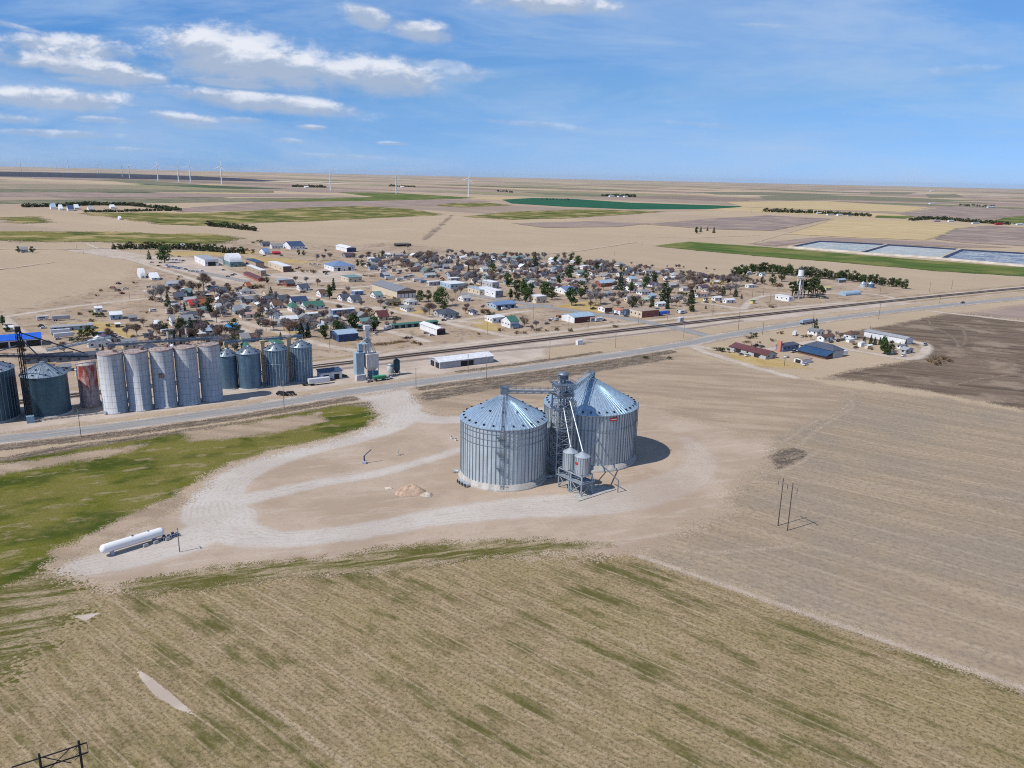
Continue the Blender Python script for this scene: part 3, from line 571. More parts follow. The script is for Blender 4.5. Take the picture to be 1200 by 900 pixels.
# ------------------------------------------------------------------ the air
m = D.materials.new('haze_air'); m.use_nodes = True; nt = m.node_tree; nt.nodes.clear(); ov = nt.nodes.new('ShaderNodeOutputMaterial'); pv = nt.nodes.new('ShaderNodeVolumePrincipled')
pv.inputs['Color'].default_value = (.90, .95, 1, 1); pv.inputs['Density'].default_value = HAZE; pv.inputs['Anisotropy'].default_value = .2; nt.links.new(pv.outputs[0], ov.inputs['Volume'])
tag(MB().box(0, 0, -1, 126000, 126000, 261).build('haze', m), kind='stuff'); SC.cycles.volume_bounces = 0
SC.cycles.filter_width = 1.05; SC.cycles.use_denoising = False
# ------------------------------------------------------------------ labels: one engine gives every town object a phrase of its own
PEND = []; MARKS = []
def mark(pos, phrase): MARKS.append((Vector(pos[:2]) , phrase))
def pend(o, desc, cat, group=None): o['category'] = cat; PEND.append((o, desc)); (group and tag(o, group=group))
ORD = ['', 'second ', 'third ', 'fourth ', 'fifth ', 'sixth ', 'seventh ', 'eighth ', 'ninth ', 'tenth ', 'eleventh ', 'twelfth ']
def finish_labels():
    pool = {}
    for o, desc in PEND:
        p = Vector(o.location[:2]); best = sorted(MARKS, key=lambda k: (k[0] - p).length)
        best = [k for k in best if not (k[0] - p).length < 2][:1]
        d = p - best[0][0]; view = p.normalized(); lat = Vector((view.y, -view.x))
        a, b = d.dot(view), d.dot(lat)
        rel = ('behind' if a > 0 else 'in front of') if abs(a) > abs(b) else ('right of' if b > 0 else 'left of')
        pool.setdefault((desc, rel, best[0][1]), []).append((d.length, o))
    seen = set(); words = ['', 'second ', 'third ', 'fourth ', 'fifth ', 'sixth ', 'seventh ', 'eighth ', 'ninth ', 'tenth ', 'eleventh ', 'twelfth ', 'thirteenth ', 'fourteenth ', 'fifteenth ', 'sixteenth ', 'seventeenth ', 'eighteenth ', 'nineteenth ', 'twentieth '] + [f'twenty-{w} ' for w in ('first', 'second', 'third', 'fourth', 'fifth', 'sixth', 'seventh', 'eighth', 'ninth')] + ['thirtieth '] + [f'thirty-{w} ' for w in ('first', 'second', 'third', 'fourth', 'fifth', 'sixth', 'seventh', 'eighth', 'ninth')]
    for (desc, rel, ph), lst in pool.items():
        lst.sort(key=lambda k: k[0])
        for i, (_, o) in enumerate(lst):
            pre = words[min(i, 39)] if i else ('first ' if len(lst) > 1 else '')
            o['label'] = f'{pre}{desc} {rel} the {ph}'
            if len(o['label'].split()) > 16: print('LONG', o['label'])

# ------------------------------------------------------------------ colours
C = dict(slate=(.075, .09, .125), grey=(.26, .27, .29), lgrey=(.42, .43, .45), white=(.72, .735, .76), dblue=(.04, .08, .19), navy=(.035, .065, .14), blue=(.15, .235, .40), sky=(.06, .26, .54), bblue=(.012, .12, .62), lblue=(.33, .44, .55), teal=(.16, .27, .28), green=(.055, .165, .125), red=(.48, .025, .03),
         rust=(.30, .10, .05), brown=(.135, .08, .062), maroon=(.13, .045, .045), tan=(.40, .31, .235), salmon=(.52, .20, .14), pink=(.42, .27, .24), black=(.025, .025, .03), olive=(.13, .12, .085), purple=(.10, .07, .105), cream=(.60, .52, .40), brick=(.30, .10, .075), dgreen=(.03, .12, .06), yellow=(.6, .5, .2), pgreen=(.45, .58, .45))
CW = dict(slate='dark slate', grey='grey', lgrey='light grey', white='white', dblue='blue', navy='navy', blue='blue', sky='vivid blue', bblue='bright blue', lblue='pale blue', teal='teal', green='green', red='red', rust='rust coloured', brown='brown', maroon='maroon', tan='tan', salmon='salmon', pink='pinkish', black='black', olive='olive', purple='dark purple', cream='cream', brick='brick', yellow='yellow', pgreen='pale green', dgreen='dark green')
M_glass = paint((.025, .03, .04), .15, 0, .05, 2, 'window_glass', .6); M_door = paint((.09, .075, .065), .6, 0, .15, 2, 'door'); M_dark = paint((.02, .02, .022), .9, 0, .1, 2, 'dark_opening')
M_conc = paint((.42, .40, .37), .9, 0, .15, .5, 'concrete'); M_wdoor = paint((.66, .67, .70), .6, 0, .08, 2, 'white_door'); M_brickch = paint((.26, .11, .08), .9, 0, .2, 2, 'chimney')
M_trim = paint((.62, .62, .62), .6, 0, .1, 2, 'trim')
RM = lambda k, metal: paint(C[k], .5 if metal else .9, .25 if metal and k in ('lgrey', 'grey') else 0, .14, .8, 'metal_roof' if metal else 'shingle_roof')
def WMAT(k): return paint(C[k], .8, 0, .12, .7, 'wall')

def roof_mesh(mb, L, W, z, kind, ridge, pitch, ov=.45, th=.28):
    """roof over the footprint 0..L, 0..W centred on the origin"""
    a, b = L / 2 + ov, W / 2 + ov
    if kind == 'flat':
        return mb.box(0, 0, z, L + .3, W + .3, .35)
    if kind == 'shed':
        h = W * pitch; v = [(-a, -b, z), (a, -b, z), (a, b, z + h), (-a, b, z + h)]
        vs = v + [(x, y, q + th) for x, y, q in v]
        return mb.add(vs, [(3, 2, 1, 0), (4, 5, 6, 7), (0, 1, 5, 4), (1, 2, 6, 5), (2, 3, 7, 6), (3, 0, 4, 7)])
    if kind == 'arch':
        n = 10; vs = []
        half, ln = (W / 2, L / 2) if ridge == 'a' else (L / 2, W / 2)
        for s in (-1, 1):
            for i in range(n + 1):
                t = pi * i / n; c, h = half * 1.02 * cos(t), half * pitch * sin(t) + z
                vs.append((s * ln, c, h) if ridge == 'a' else (c, s * ln, h))
        fs = [(i, i + 1, n + 2 + i, n + 1 + i) for i in range(n)]; mb.add(vs, fs, True)
        mb.add(vs[:n + 1], [tuple(range(n + 1))]); mb.add(vs[n + 1:], [tuple(range(n + 1))[::-1]]); return mb
    half = b if ridge == 'a' else a; h = (half - ov) * pitch; dz = ov * pitch
    if kind == 'hip':
        ins = half * .95; ln = a if ridge == 'a' else b; r = max(.05, ln - ins)
        top = [(-r, 0), (r, 0)] if ridge == 'a' else [(0, -r), (0, r)]
        base = [(-a, -b, z - dz), (a, -b, z - dz), (a, b, z - dz), (-a, b, z - dz)]; t = [(*q, z + h) for q in top]
        low = [(x, y, q - th) for x, y, q in base]; vs = base + t + low
        f = [(0, 1, 5, 4), (1, 2, 5), (2, 3, 4, 5), (3, 0, 4)] if ridge == 'a' else [(0, 1, 4), (1, 2, 5, 4), (2, 3, 5), (3, 0, 4, 5)]
        return mb.add(vs, f + [(6, 7, 1, 0), (7, 8, 2, 1), (8, 9, 3, 2), (9, 6, 0, 3), (9, 8, 7, 6)])
    pr = [(-half, z - dz), (0, z + h), (half, z - dz), (half, z - dz - th), (0, z + h - th), (-half, z - dz - th)]
    ln = a if ridge == 'a' else b; vs = []
    for s in (-1, 1):
        for c, q in pr: vs.append((s * ln, c, q) if ridge == 'a' else (c, s * ln, q))
    fs = [(i, (i + 1) % 6, 6 + (i + 1) % 6, 6 + i) for i in range(6)] + [(0, 5, 4, 1), (1, 4, 3, 2), (6, 7, 10, 11), (7, 8, 9, 10)]
    return mb.add(vs, fs)
def wall_mesh(L, W, h, kind, ridge, pitch):
    mb = MB().box(0, 0, 0, L, W, h)
    if kind == 'gable':
        half = (W if ridge == 'a' else L) / 2; r = half * pitch - .3; ln = (L if ridge == 'a' else W) / 2
        tri = lambda s: [(s * ln, -half, h), (s * ln, half, h), (s * ln, 0, h + r)] if ridge == 'a' else [(-half, s * ln, h), (half, s * ln, h), (0, s * ln, h + r)]
        for s in (-1, 1): mb.add(tri(s), [(0, 1, 2)])
    if kind == 'shed':
        r = W * pitch - .1
        mb.add([(-L / 2, -W / 2, h), (-L / 2, W / 2, h), (-L / 2, W / 2, h + r)], [(0, 1, 2)]); mb.add([(L / 2, -W / 2, h), (L / 2, W / 2, h), (L / 2, W / 2, h + r)], [(0, 2, 1)])
    return mb
def span(c, d, want):
    """length along direction d from c that spans `want` photo pixels sideways"""
    x0 = P(*c)[0]; lo, hi = 0.0, 120.0
    for _ in range(40):
        md = (lo + hi) / 2; q = c + d * md
        if abs(P(*q)[0] - x0) < want: lo = md
        else: hi = md
    return (lo + hi) / 2
def B(x, y, wl, wr, h, roof, rc, wc, desc=None, cat='house', name=None, La=None, Lb=None, pitch=None, metal=None, win=True, doors=None, chim=False, ph=None, end=None, ridge='a', label=None, door=True, ang=0.0, group=None):
    """a building whose near corner stands at photo pixel x, y; wl / wr are the pixel widths of its two near faces"""
    kind = {'ga': 'gable', 'gb': 'gable', 'ha': 'hip', 'hb': 'hip', 'f': 'flat', 's': 'shed', 'qa': 'arch', 'qb': 'arch'}[roof]; ridge = roof[1] if len(roof) > 1 else 'a'
    La0, Lb0 = La, Lb; c = G(x, y); La = La or max(2.4, min(70, span(c, AX, wr))); Lb = Lb or max(2.4, min(60, span(c, AY, wl)))
    if cat == 'house': La, Lb = La if La0 else min(La, 17), Lb if Lb0 else min(max(Lb, 5), 13)
    ctr = c + AX * La / 2 + AY * Lb / 2; metal = (cat != 'house') if metal is None else metal
    pitch = pitch or {'gable': .5 if cat == 'house' else .3, 'hip': .5, 'flat': 0, 'shed': .15, 'arch': .62}[kind]
    nm = name or {'house': 'house', 'shed': 'shed', 'shop building': 'shop_building', 'mobile home': 'mobile_home', 'garage': 'garage'}.get(cat, cat.replace(' ', '_'))
    noun = {'house': 'house', 'shop building': 'metal shop'}.get(cat, cat)
    rk = {'gable': 'gable', 'hip': 'hipped', 'flat': 'flat', 'shed': 'slanted', 'arch': 'arched'}[kind]
    r = thing(nm, ctr, A + ang, cat=cat)
    desc = desc or f'{CW[wc]} {noun} with {CW[rc]} {rk} roof'
    if label: r['label'] = label
    else: PEND.append((r, desc))
    if group: r['group'] = group
    if ph: mark(ctr, ph)
    wm = WMAT(wc)
    wall_mesh(La, Lb, h, kind, ridge, pitch).build('wall', wm, r)
    ro = roof_mesh(MB(), La, Lb, h, kind, ridge, pitch).build('roof', RM(rc, metal), r)
    if kind == 'flat': ro.location.z = .003
    if chim: MB().box(La * .22, Lb * .12, h * .9, .7, .7, (Lb if ridge == 'a' else La) / 2 * pitch + .9).build('chimney', M_brickch, ro)
    if end: # a wall sheet of another colour on the right-hand near face
        k, f = end; MB().box(0, -Lb / 2 - .03, .02, La - .1, .06, h - .1).build('end_wall' if f else 'front_wall', WMAT(k), r)
    if win and h >= 2.2:
        n = max(1, min(5, int(La / 4))); wy = -Lb / 2 - .08
        for i in range(n):
            px = -La / 2 + La * (i + .5) / n
            if door and i == n // 2 and n > 1: MB().box(px, wy, .05, 1.1, .1, 2.1).build('door', M_door if wc != 'brown' else M_wdoor, r)
            else: MB().box(px, wy, h * .42, 1.5, .1, 1.15).build('window', M_glass, r)
        n = max(1, min(3, int(Lb / 4)))
        for i in range(n): MB().box(-La / 2 - .08, -Lb / 2 + Lb * (i + .5) / n, h * .42, .1, 1.4, 1.15).build('window', M_glass, r)
    if doors: # overhead doors / open bays: (face, count, width, height, colour)
        for fc, n, w, dh, k in ([doors] if isinstance(doors[0], str) else doors):
            mt = M_dark if k == 'open' else WMAT(k)
            for i in range(n):
                if fc == 'R': MB().box(-La / 2 + La * (i + .5) / n, -Lb / 2 - .09, .05, w, .08, dh).build('open_bay' if k == 'open' else 'overhead_door', mt, r)
                else: MB().box(-La / 2 - .09, -Lb / 2 + Lb * (i + .5) / n, .05, .08, w, dh).build('open_bay' if k == 'open' else 'overhead_door', mt, r)
    r['_dim'] = (La, Lb, h); return r

# ------------------------------------------------------------------ trees
def leaf_mat(name, dark, lite):
    m, t, b = newmat(name); o = t.obj(); n = t.noise(o, .55, 3, .6); n2 = t.noise(o, 3.0, 2); rnd = t.new('ShaderNodeObjectInfo', out=5)
    c = t.mix(t.rng(n, .35, .65), dark, lite); c = t.mix(t.rng(n2, .45, .7, 0, .5), c, tuple(v * .55 for v in dark))
    c = t.mix(t.math('MULTIPLY', rnd, .35), c, tuple(v * 1.3 for v in lite)); t.put(b.inputs['Base Color'], c); b.inputs['Roughness'].default_value = .8; b.inputs['Specular IOR Level'].default_value = .15
    return m
L_con = leaf_mat('conifer_needles', (.014, .030, .012), (.036, .062, .024)); L_spr = leaf_mat('spruce_needles', (.018, .034, .022), (.04, .066, .04)); L_ever = leaf_mat('evergreen_leaves', (.02, .046, .012), (.055, .095, .025)); L_gold = leaf_mat('golden_leaves', (.25, .17, .04), (.42, .31, .09)); L_jun = leaf_mat('juniper_needles', (.022, .036, .014), (.055, .074, .025))
B_bark = paint((.10, .075, .06), .95, 0, .25, 2, 'bark'); B_grey = paint((.34, .31, .30), .95, 0, .2, 2, 'grey_twigs'); B_brn = paint((.27, .19, .145), .95, 0, .2, 2, 'brown_twigs'); B_pur = paint((.26, .205, .205), .95, 0, .2, 2, 'purple_twigs'); L_dry = leaf_mat('dry_brush_leaves', (.10, .065, .035), (.22, .15, .08))
def clump(mb, c, r, n, rs, size, flat=.6):
    for _ in range(n):
        d = Vector((rs.gauss(0, 1), rs.gauss(0, 1), rs.gauss(0, 1))).normalized() * (r * rs.uniform(.35, 1) ** .6); d.z *= flat
        p = c + d; nrm = (d.normalized() + Vector((rs.uniform(-.7, .7), rs.uniform(-.7, .7), rs.uniform(-.2, .9)))).normalized()
        a = nrm.orthogonal().normalized(); b = nrm.cross(a); t = rs.uniform(0, 6.28); a, b = a * cos(t) + b * sin(t), b * cos(t) - a * sin(t); s = size * rs.uniform(.6, 1.3)
        mb.add([p - a * s, p + b * s * .6, p + a * s, p - b * s * .6], [(0, 1, 2, 3)])
def proto(name, mbs, desc):
    r = D.objects.new(name, None); kids = []
    for nm, mb, mat in mbs:
        me = D.meshes.new(nm); me.from_pydata(mb.v, [], mb.f); me.polygons.foreach_set('use_smooth', mb.sm); me.materials.append(mat); me.update(); kids.append((nm, me))
    return (name, kids, desc)
def place(pr, loc, rz, sc, cat, desc=None, group=None, mats=None):
    name, kids, d0 = pr
    r = D.objects.new(name, None); COL.objects.link(r); r.location = loc; r.rotation_euler = (0, 0, rz); r.scale = sc
    for nm, me in kids:
        o = D.objects.new(nm, me); COL.objects.link(o); o.parent = r
    r['category'] = cat
    if group: r['group'] = group
    if desc is not None: PEND.append((r, desc))
    return r
def conifer(seed, w, mat, bare=.08, lay=11):
    rs = random.Random(seed); tr = MB().tube((0, 0, 0), (rs.uniform(-.1, .1), 0, 9.5), .22, 6, .04); cr = MB()
    for i in range(lay):
        f = i / (lay - 1); z = 10 * (bare + (1 - bare) * f); rad_ = w * (1 - f) ** .8 * rs.uniform(.85, 1.1) + .15; k = max(3, int(8 * (1 - f) + 3))
        for j in range(k):
            t = 2 * pi * (j + rs.random() * .8) / k; rr = rad_ * rs.uniform(.5, .95)
            clump(cr, Vector((rr * cos(t), rr * sin(t), z - .15 * rr)), .55 + .25 * rad_ * .5, 9, rs, .42, .5)
    return proto('conifer_tree', [('trunk', tr, B_bark), ('crown', cr, mat)], '')
def roundtree(seed, w, mat, z0=.3, nm='evergreen_tree', lobes=11):
    rs = random.Random(seed); tr = MB().tube((0, 0, 0), (0, 0, 5), .3, 6, .15); cr = MB()
    for _ in range(4):
        t = rs.uniform(0, 6.28); tr.tube((0, 0, rs.uniform(2, 4)), (w * .6 * cos(t), w * .6 * sin(t), rs.uniform(5.5, 7.5)), .13, 5, .04)
    for _ in range(lobes):
        t = rs.uniform(0, 6.28); f = rs.random(); z = 10 * (z0 + (1 - z0) * (.12 + .78 * f)); rr = w * rs.uniform(.15, .75) * math.sqrt(max(.15, 1 - (2 * f - .85) ** 2))
        clump(cr, Vector((rr * cos(t), rr * sin(t), z)), rs.uniform(.9, 1.5) * w / 3.2, 46, rs, .42, .8)
    return proto(nm, [('trunk', tr, B_bark), ('crown', cr, mat)], '')
def baretree(seed, w, tw, nm='bare_tree', dens=1.0):
    rs = random.Random(seed); tr = MB(); cr = MB()
    tips = []
    def grow(p, d, ln, r, lv):
        q = p + d * ln; tr.tube(p, q, r, 5 if lv == 0 else 4, r * .62, cap=False)
        if lv >= 1: tips.append((q, d))
        if lv >= 3: return
        for _ in range(4 if lv < 1 else 3 if lv < 2 else 2):
            nd = (d + Vector((rs.uniform(-1, 1) * w, rs.uniform(-1, 1) * w, rs.uniform(-.1, .6)))).normalized(); grow(q, nd, ln * rs.uniform(.62, .85), r * .6, lv + 1)
    grow(Vector((0, 0, 0)), Vector((rs.uniform(-.08, .08), rs.uniform(-.08, .08), 1)).normalized(), 2.9, .27, 0)
    for q, d in tips:
        for _ in range(int(24 * dens)):
            nd = (d * .7 + Vector((rs.gauss(0, .6), rs.gauss(0, .6), rs.gauss(.25, .5)))).normalized(); e = q + nd * rs.uniform(.8, 1.9); s = nd.orthogonal().normalized() * .075; p0 = q + Vector((rs.gauss(0, .6), rs.gauss(0, .6), rs.gauss(0, .55)))
            cr.add([p0 - s, p0 + s, e], [(0, 1, 2)]); s2 = nd.cross(s); cr.add([p0 - s2, p0 + s2, e], [(0, 1, 2)])
    return proto(nm, [('trunk', tr, B_bark if tw is B_brn else B_grey), ('crown', cr, tw)], '')
def shrubp(seed, mat, nm):
    rs = random.Random(seed); st = MB(); cr = MB()
    for _ in range(5): st.tube((0, 0, 0), (rs.uniform(-.8, .8), rs.uniform(-.8, .8), rs.uniform(.7, 1.3)), .05, 4, .02)
    for _ in range(7): clump(cr, Vector((rs.gauss(0, .7), rs.gauss(0, .7), rs.uniform(.5, 1.3))), .6, 22, rs, .25, .8)
    return proto(nm, [('stem', st, B_bark), ('foliage', cr, mat)], '')
T_con = [conifer(s, w, L_con) for s, w in ((1, 2.1), (2, 2.4), (3, 2.8))]; T_spr = [conifer(s, w, L_spr, .03, 13) for s, w in ((4, 1.9), (5, 2.3))]
T_ever = [roundtree(s, w, L_ever, .1, lobes=20) for s, w in ((1, 4.0), (2, 4.6), (3, 3.6))]; T_jun = [roundtree(s, w, L_jun, .04, 'juniper_tree', 17) for s, w in ((5, 4.0), (6, 4.8))]
T_pine = [roundtree(s, w, L_jun, .34, 'pine_tree', 13) for s, w in ((7, 2.3), (8, 2.7))]
T_gold = [roundtree(9, 4.2, L_gold, .15, 'golden_tree', 10)]
T_bg = [baretree(s, .85, B_grey) for s in (1, 2, 3)]; T_bb = [baretree(s, .8, B_brn) for s in (4, 5, 6)]; T_bp = [baretree(s, .9, B_pur, dens=1.6) for s in (7, 8)]
S_dry = [shrubp(s, L_dry, 'dry_shrub') for s in (1, 2)]; S_grn = [shrubp(s, L_jun, 'green_shrub') for s in (3, 4)]
TK = {'c': (T_con, 'dark conifer', 'conifer'), 's': (T_spr, 'blue-green spruce', 'spruce'), 'e': (T_ever, 'green leafy evergreen', 'evergreen tree'), 'j': (T_jun, 'dark bushy juniper', 'juniper'), 'p': (T_pine, 'tall pine with a bare lower trunk', 'pine'), 'y': (T_gold, 'golden yellow tree', 'tree'),
      'g': (T_bg, 'bare grey tree', 'bare tree'), 'b': (T_bb, 'bare brown tree', 'bare tree'), 'u': (T_bp, 'bare purplish tree', 'bare tree'), 'd': (S_dry, 'dry brown shrub', 'shrub'), 'n': (S_grn, 'low green shrub', 'shrub')}
trs = random.Random(77)
def T(k, x, y, hp, wide=1.0, desc='', group=None):
    """tree of kind k whose foot stands at photo pixel x, y and is hp photo pixels tall"""
    pr, d0, cat = TK[k]; g = G(x, y); h = hp * (1.3 if k in 'ej' else 1.12) / (ppm(g) * .97); s = h / (1.7 if k in 'dn' else 10.0)
    w = s * wide * trs.uniform(.92, 1.1)
    return place(trs.choice(pr), g, trs.uniform(0, 6.28), (w, w, s), cat, None if group else (desc or d0), group)
FARB = MB()
def row_far(pts, n, hp, jit=1.0, wide=1.5):
    """shelterbelts kilometres away, that read as one dark mass: all in one object"""
    pts = [Vector(q) for q in pts]; seg = [(pts[i + 1] - pts[i]).length for i in range(len(pts) - 1)]; tot = sum(seg); rs = random.Random(n)
    for i in range(n):
        d = tot * (i + rs.uniform(.1, .9)) / n; j = 0
        while j < len(seg) - 1 and d > seg[j]: d -= seg[j]; j += 1
        q = pts[j].lerp(pts[j + 1], d / seg[j]); g = G(q.x, q.y + rs.uniform(-.4, .4) * jit); h = hp * rs.uniform(.75, 1.25) / (ppm(g) * .97); w = h * .38 * wide
        FARB.tube(g, g + Vector((0, 0, h * .5)), h * .03, 4)
        for _ in range(5): clump(FARB, g + Vector((rs.gauss(0, w * .4), rs.gauss(0, w * .4), h * rs.uniform(.25, .8))), w * .75, 12, rs, w * .35, .9)
def row(k, pts, n, hp, jit=1.0, wide=1.0, label='', group=''):
    pts = [Vector(q) for q in pts]; ln = [0]
    for i in range(len(pts) - 1): ln.append(ln[-1] + (pts[i + 1] - pts[i]).length)
    for i in range(n):
        d = ln[-1] * (i + trs.uniform(.1, .9)) / n; j = max(q for q in range(len(ln) - 1) if ln[q] <= d + 1e-6); f = (d - ln[j]) / (ln[j + 1] - ln[j])
        q = pts[j].lerp(pts[j + 1], f); o = T(trs.choice(k), q.x, q.y + trs.uniform(-.4, .4) * jit, hp * trs.uniform(.75, 1.2), wide, group=group); o['label'] = label
# ------------------------------------------------------------------ grain bins and elevators
def galv(name, col, metal=.5, rough=.42, corr=2.0, pan=None, dirt=.25):
    m, t, b = newmat(name); o = t.obj(); n = t.noise(t.mapping(o, sc=(1, 1, .12)), .9, 4, .6); n2 = t.noise(o, .25, 3)
    c = t.mix(t.rng(n, .35, .68), tuple(v * .88 for v in col), tuple(min(.9, v * 1.12) for v in col)); c = t.mix(t.rng(n2, .42, .7, 0, dirt), c, tuple(v * q for v, q in zip(col, (.72, .66, .58))))
    s = t.n.new('ShaderNodeSeparateXYZ'); t.put(s.inputs[0], o)
    if pan: # sheet seams: rings of panels
        z = t.math('FRACT', t.math('DIVIDE', s.outputs[2], pan[1])); an = t.math('FRACT', t.math('MULTIPLY', t.math('ARCTAN2', s.outputs[1], s.outputs[0]), pan[0] / (2 * pi)))
        wn = t.new('ShaderNodeTexWhiteNoise', {'Vector': t.new('ShaderNodeCombineXYZ', (t.math('FLOOR', t.math('MULTIPLY', t.math('ARCTAN2', s.outputs[1], s.outputs[0]), pan[0] / (2 * pi))), t.math('FLOOR', t.math('DIVIDE', s.outputs[2], pan[1])), 0.0))}, noise_dimensions='3D')
        c = t.mix(t.math('MULTIPLY', wn, .4 if metal > .4 else .16), c, tuple(v * .72 for v in col))
        ln = t.math('MAXIMUM', t.math('LESS_THAN', z, pan[2]), t.math('LESS_THAN', an, pan[3])); c = t.mix(t.math('MULTIPLY', ln, pan[4]), c, tuple(v * .3 for v in col))
    if corr:
        w = t.math('SINE', t.math('MULTIPLY', s.outputs[2], 2 * pi / .35)); t.put(b.inputs['Normal'], t.bump(w, .25 * corr / 2, .03))
    t.put(b.inputs['Base Color'], c); b.inputs['Metallic'].default_value = metal; b.inputs['Roughness'].default_value = rough; return m
M_gal = galv('galvanised_wall', (.50, .575, .63), .25, .5, 2, (36, 1.15, .05, .0, .25)); M_galr = galv('galvanised_roof', (.42, .54, .65), .5, .33, 0, None, .12); M_rib = galv('stiffener_steel', (.215, .27, .32), .4, .5, 0)
M_stl = galv('tower_steel', (.17, .225, .29), .5, .5, 0); M_stl2 = galv('lattice_steel', (.38, .44, .50), .4, .45, 0); M_lt = galv('bright_spout_steel', (.47, .52, .57), .4, .4, 0); M_dkbin = galv('weathered_bin_steel', (.06, .125, .18), .6, .4, 2, (14, 2.2, .06, .02, .4)); M_dkroof = galv('weathered_bin_roof', (.30, .37, .44), .5, .42, 0)
M_midbin = galv('blue_grey_bin_steel', (.125, .22, .315), .5, .45, 2, (12, 1.9, .05, .03, .4)); M_redplate = paint((.45, .04, .05), .6, 0, .1, 2, 'sign'); M_plate = paint((.7, .66, .62), .6, 0, .1, 2, 'sign_white')
M_stave = galv('white_silo_panels', (.47, .485, .51), 0, .8, 0, (18, 2.9, .05, .06, .75), .16); M_blk = paint((.03, .03, .035), .6, .2, .1, 2, 'black_steel'); M_navy = paint((.035, .055, .10), .55, .3, .15, 1, 'navy_steel'); M_wht = paint((.74, .75, .76), .4, 0, .06, .6, 'white_paint', .5)
def grain_bin(ctr, r, eave, peak, label, ribs=40, rings=(), vents=0, mid=0, base=1.2, wall=None, roof=None, rib=None, cat='grain bin', name='grain_bin', ladder=None, stair=True, face=-90, rr=60, group=None):
    t = thing(name, (ctr[0], ctr[1], 0), 0, label, cat, group); wall = wall or M_gal; roof = roof or M_galr; rib = rib or M_rib
    MB().lathe([(r + .9, 0), (r + .9, base * .35), (r + .35, base * .35), (r + .35, base), (r - .3, base)], 72).build('foundation', M_conc, t)
    MB().lathe([(r, base - .02), (r, eave)], 96).build('wall', wall, t)
    if ribs:
        sb = MB()
        for i in range(ribs): a = 2 * pi * (i + .35) / ribs; sb.box(cos(a) * (r + .1), sin(a) * (r + .1), base, .2, .26, eave - base - .1, a)
        sb.build('stiffeners', rib, t)
    for z in rings: MB().lathe([(r + .22, z - .05), (r + .34, z - .05), (r + .34, z + .06), (r + .22, z + .06)], 72).build('wind_ring', rib, t)
    ro = MB(); top = peak - .8; rt = min(1.4, r * .12); ov = r + .45
    prof = [(ov, eave - .35), (ov, eave - .1), (rt, top), (rt, peak - .2), (0.01, peak)]; ro.lathe(prof, rr if rr > 30 else 48, smooth=rr < 30)
    for i in range(rr):
        a = 2 * pi * i / rr; ro.bar((cos(a) * ov, sin(a) * ov, eave - .04), (cos(a) * (rt + .1), sin(a) * (rt + .1), top + .06), .14, .14)
    ro_o = ro.build('roof', roof, t)
    zr = lambda q: eave + (top - eave) * (ov - q) / (ov - rt)
    def vent(a, q, s):
        c = Vector((cos(a) * q, sin(a) * q, zr(q))); mb = MB(); mb.box(c.x, c.y, c.z - .1, s * 1.5, s, s * .75, a); mb.box(c.x, c.y, c.z + s * .62, s * 1.8, s * 1.25, s * .16, a); mb.build('roof_vent', M_blk if s < .6 else M_lt, ro_o)
    for i in range(vents): vent(2 * pi * (i + .5) / vents, r - 1.0, .5)
    for i in range(mid): vent(2 * pi * (i + .2) / mid, r * .55, .5 if i % 3 else .72)
    if ladder:
        a = rad(face); d = Vector((cos(a), sin(a), 0)); s = Vector((-sin(a), cos(a), 0)); mb = MB(); p0 = d * (r + .55)
        for k in (-.55, .55): mb.bar(p0 + s * k + Vector((0, 0, 1.2)), p0 + s * k + Vector((0, 0, eave + .9)), .11)
        z = 1.4
        while z < eave: mb.bar(p0 - s * .45 + Vector((0, 0, z)), p0 + s * .45 + Vector((0, 0, z)), .07); z += .6
        for z in np.arange(3, eave, 1.5): # safety cage hoops
            for u, w in (((-.5, 0), (-.6, .9)), ((-.6, .9), (.6, .9)), ((.6, .9), (.5, 0))): mb.bar(p0 + s * u[0] + d * u[1] + Vector((0, 0, z)), p0 + s * w[0] + d * w[1] + Vector((0, 0, z)), .06)
        mb.build('ladder', M_stl2, t)
        for i in range(ladder):
            z = eave * (.32 + .6 * i / max(1, ladder - 1)) * .82 + 3; pm = MB(); c = d * (r + 1.1) + s * (-1.3 if i % 2 else -1.2); pm.box(c.x, c.y, z, 1.5, 2.4, .18, a)
            for k in (-1.1, 1.1):
                for e in (-.6, .6): q = c + s * k + d * e; pm.bar((q.x, q.y, z), (q.x, q.y, z + 1.15), .09)
            for h in (.6, 1.1):
                for k in (-1.1, 1.1): pm.bar(c + s * k - d * .6 + Vector((0, 0, z + h)), c + s * k + d * .6 + Vector((0, 0, z + h)), .07)
                pm.bar(c - s * 1.1 + d * .6 + Vector((0, 0, z + h)), c + s * 1.1 + d * .6 + Vector((0, 0, z + h)), .07)
            pm.build('platform', M_stl, t)
    if stair:
        a = rad(face); d = Vector((cos(a), sin(a), 0)); s = Vector((-sin(a), cos(a), 0)); mb = MB(); q0 = d * ov + Vector((0, 0, eave + .2)); q1 = d * (rt + .2) + Vector((0, 0, top + .25))
        for k in (-.55, .55):
            mb.bar(q0 + s * k, q1 + s * k, .14, .22); mb.bar(q0 + s * k + Vector((0, 0, .9)), q1 + s * k + Vector((0, 0, .9)), .08)
            for i in range(9): w = q0.lerp(q1, i / 8) + s * k; mb.bar(w, w + Vector((0, 0, .9)), .08)
        n = int((q1 - q0).length / .5)
        for i in range(n): w = q0.lerp(q1, i / n); mb.bar(w - s * .55, w + s * .55, .22, .08)
        mb.build('roof_stair', M_stl2, ro_o)
    return t
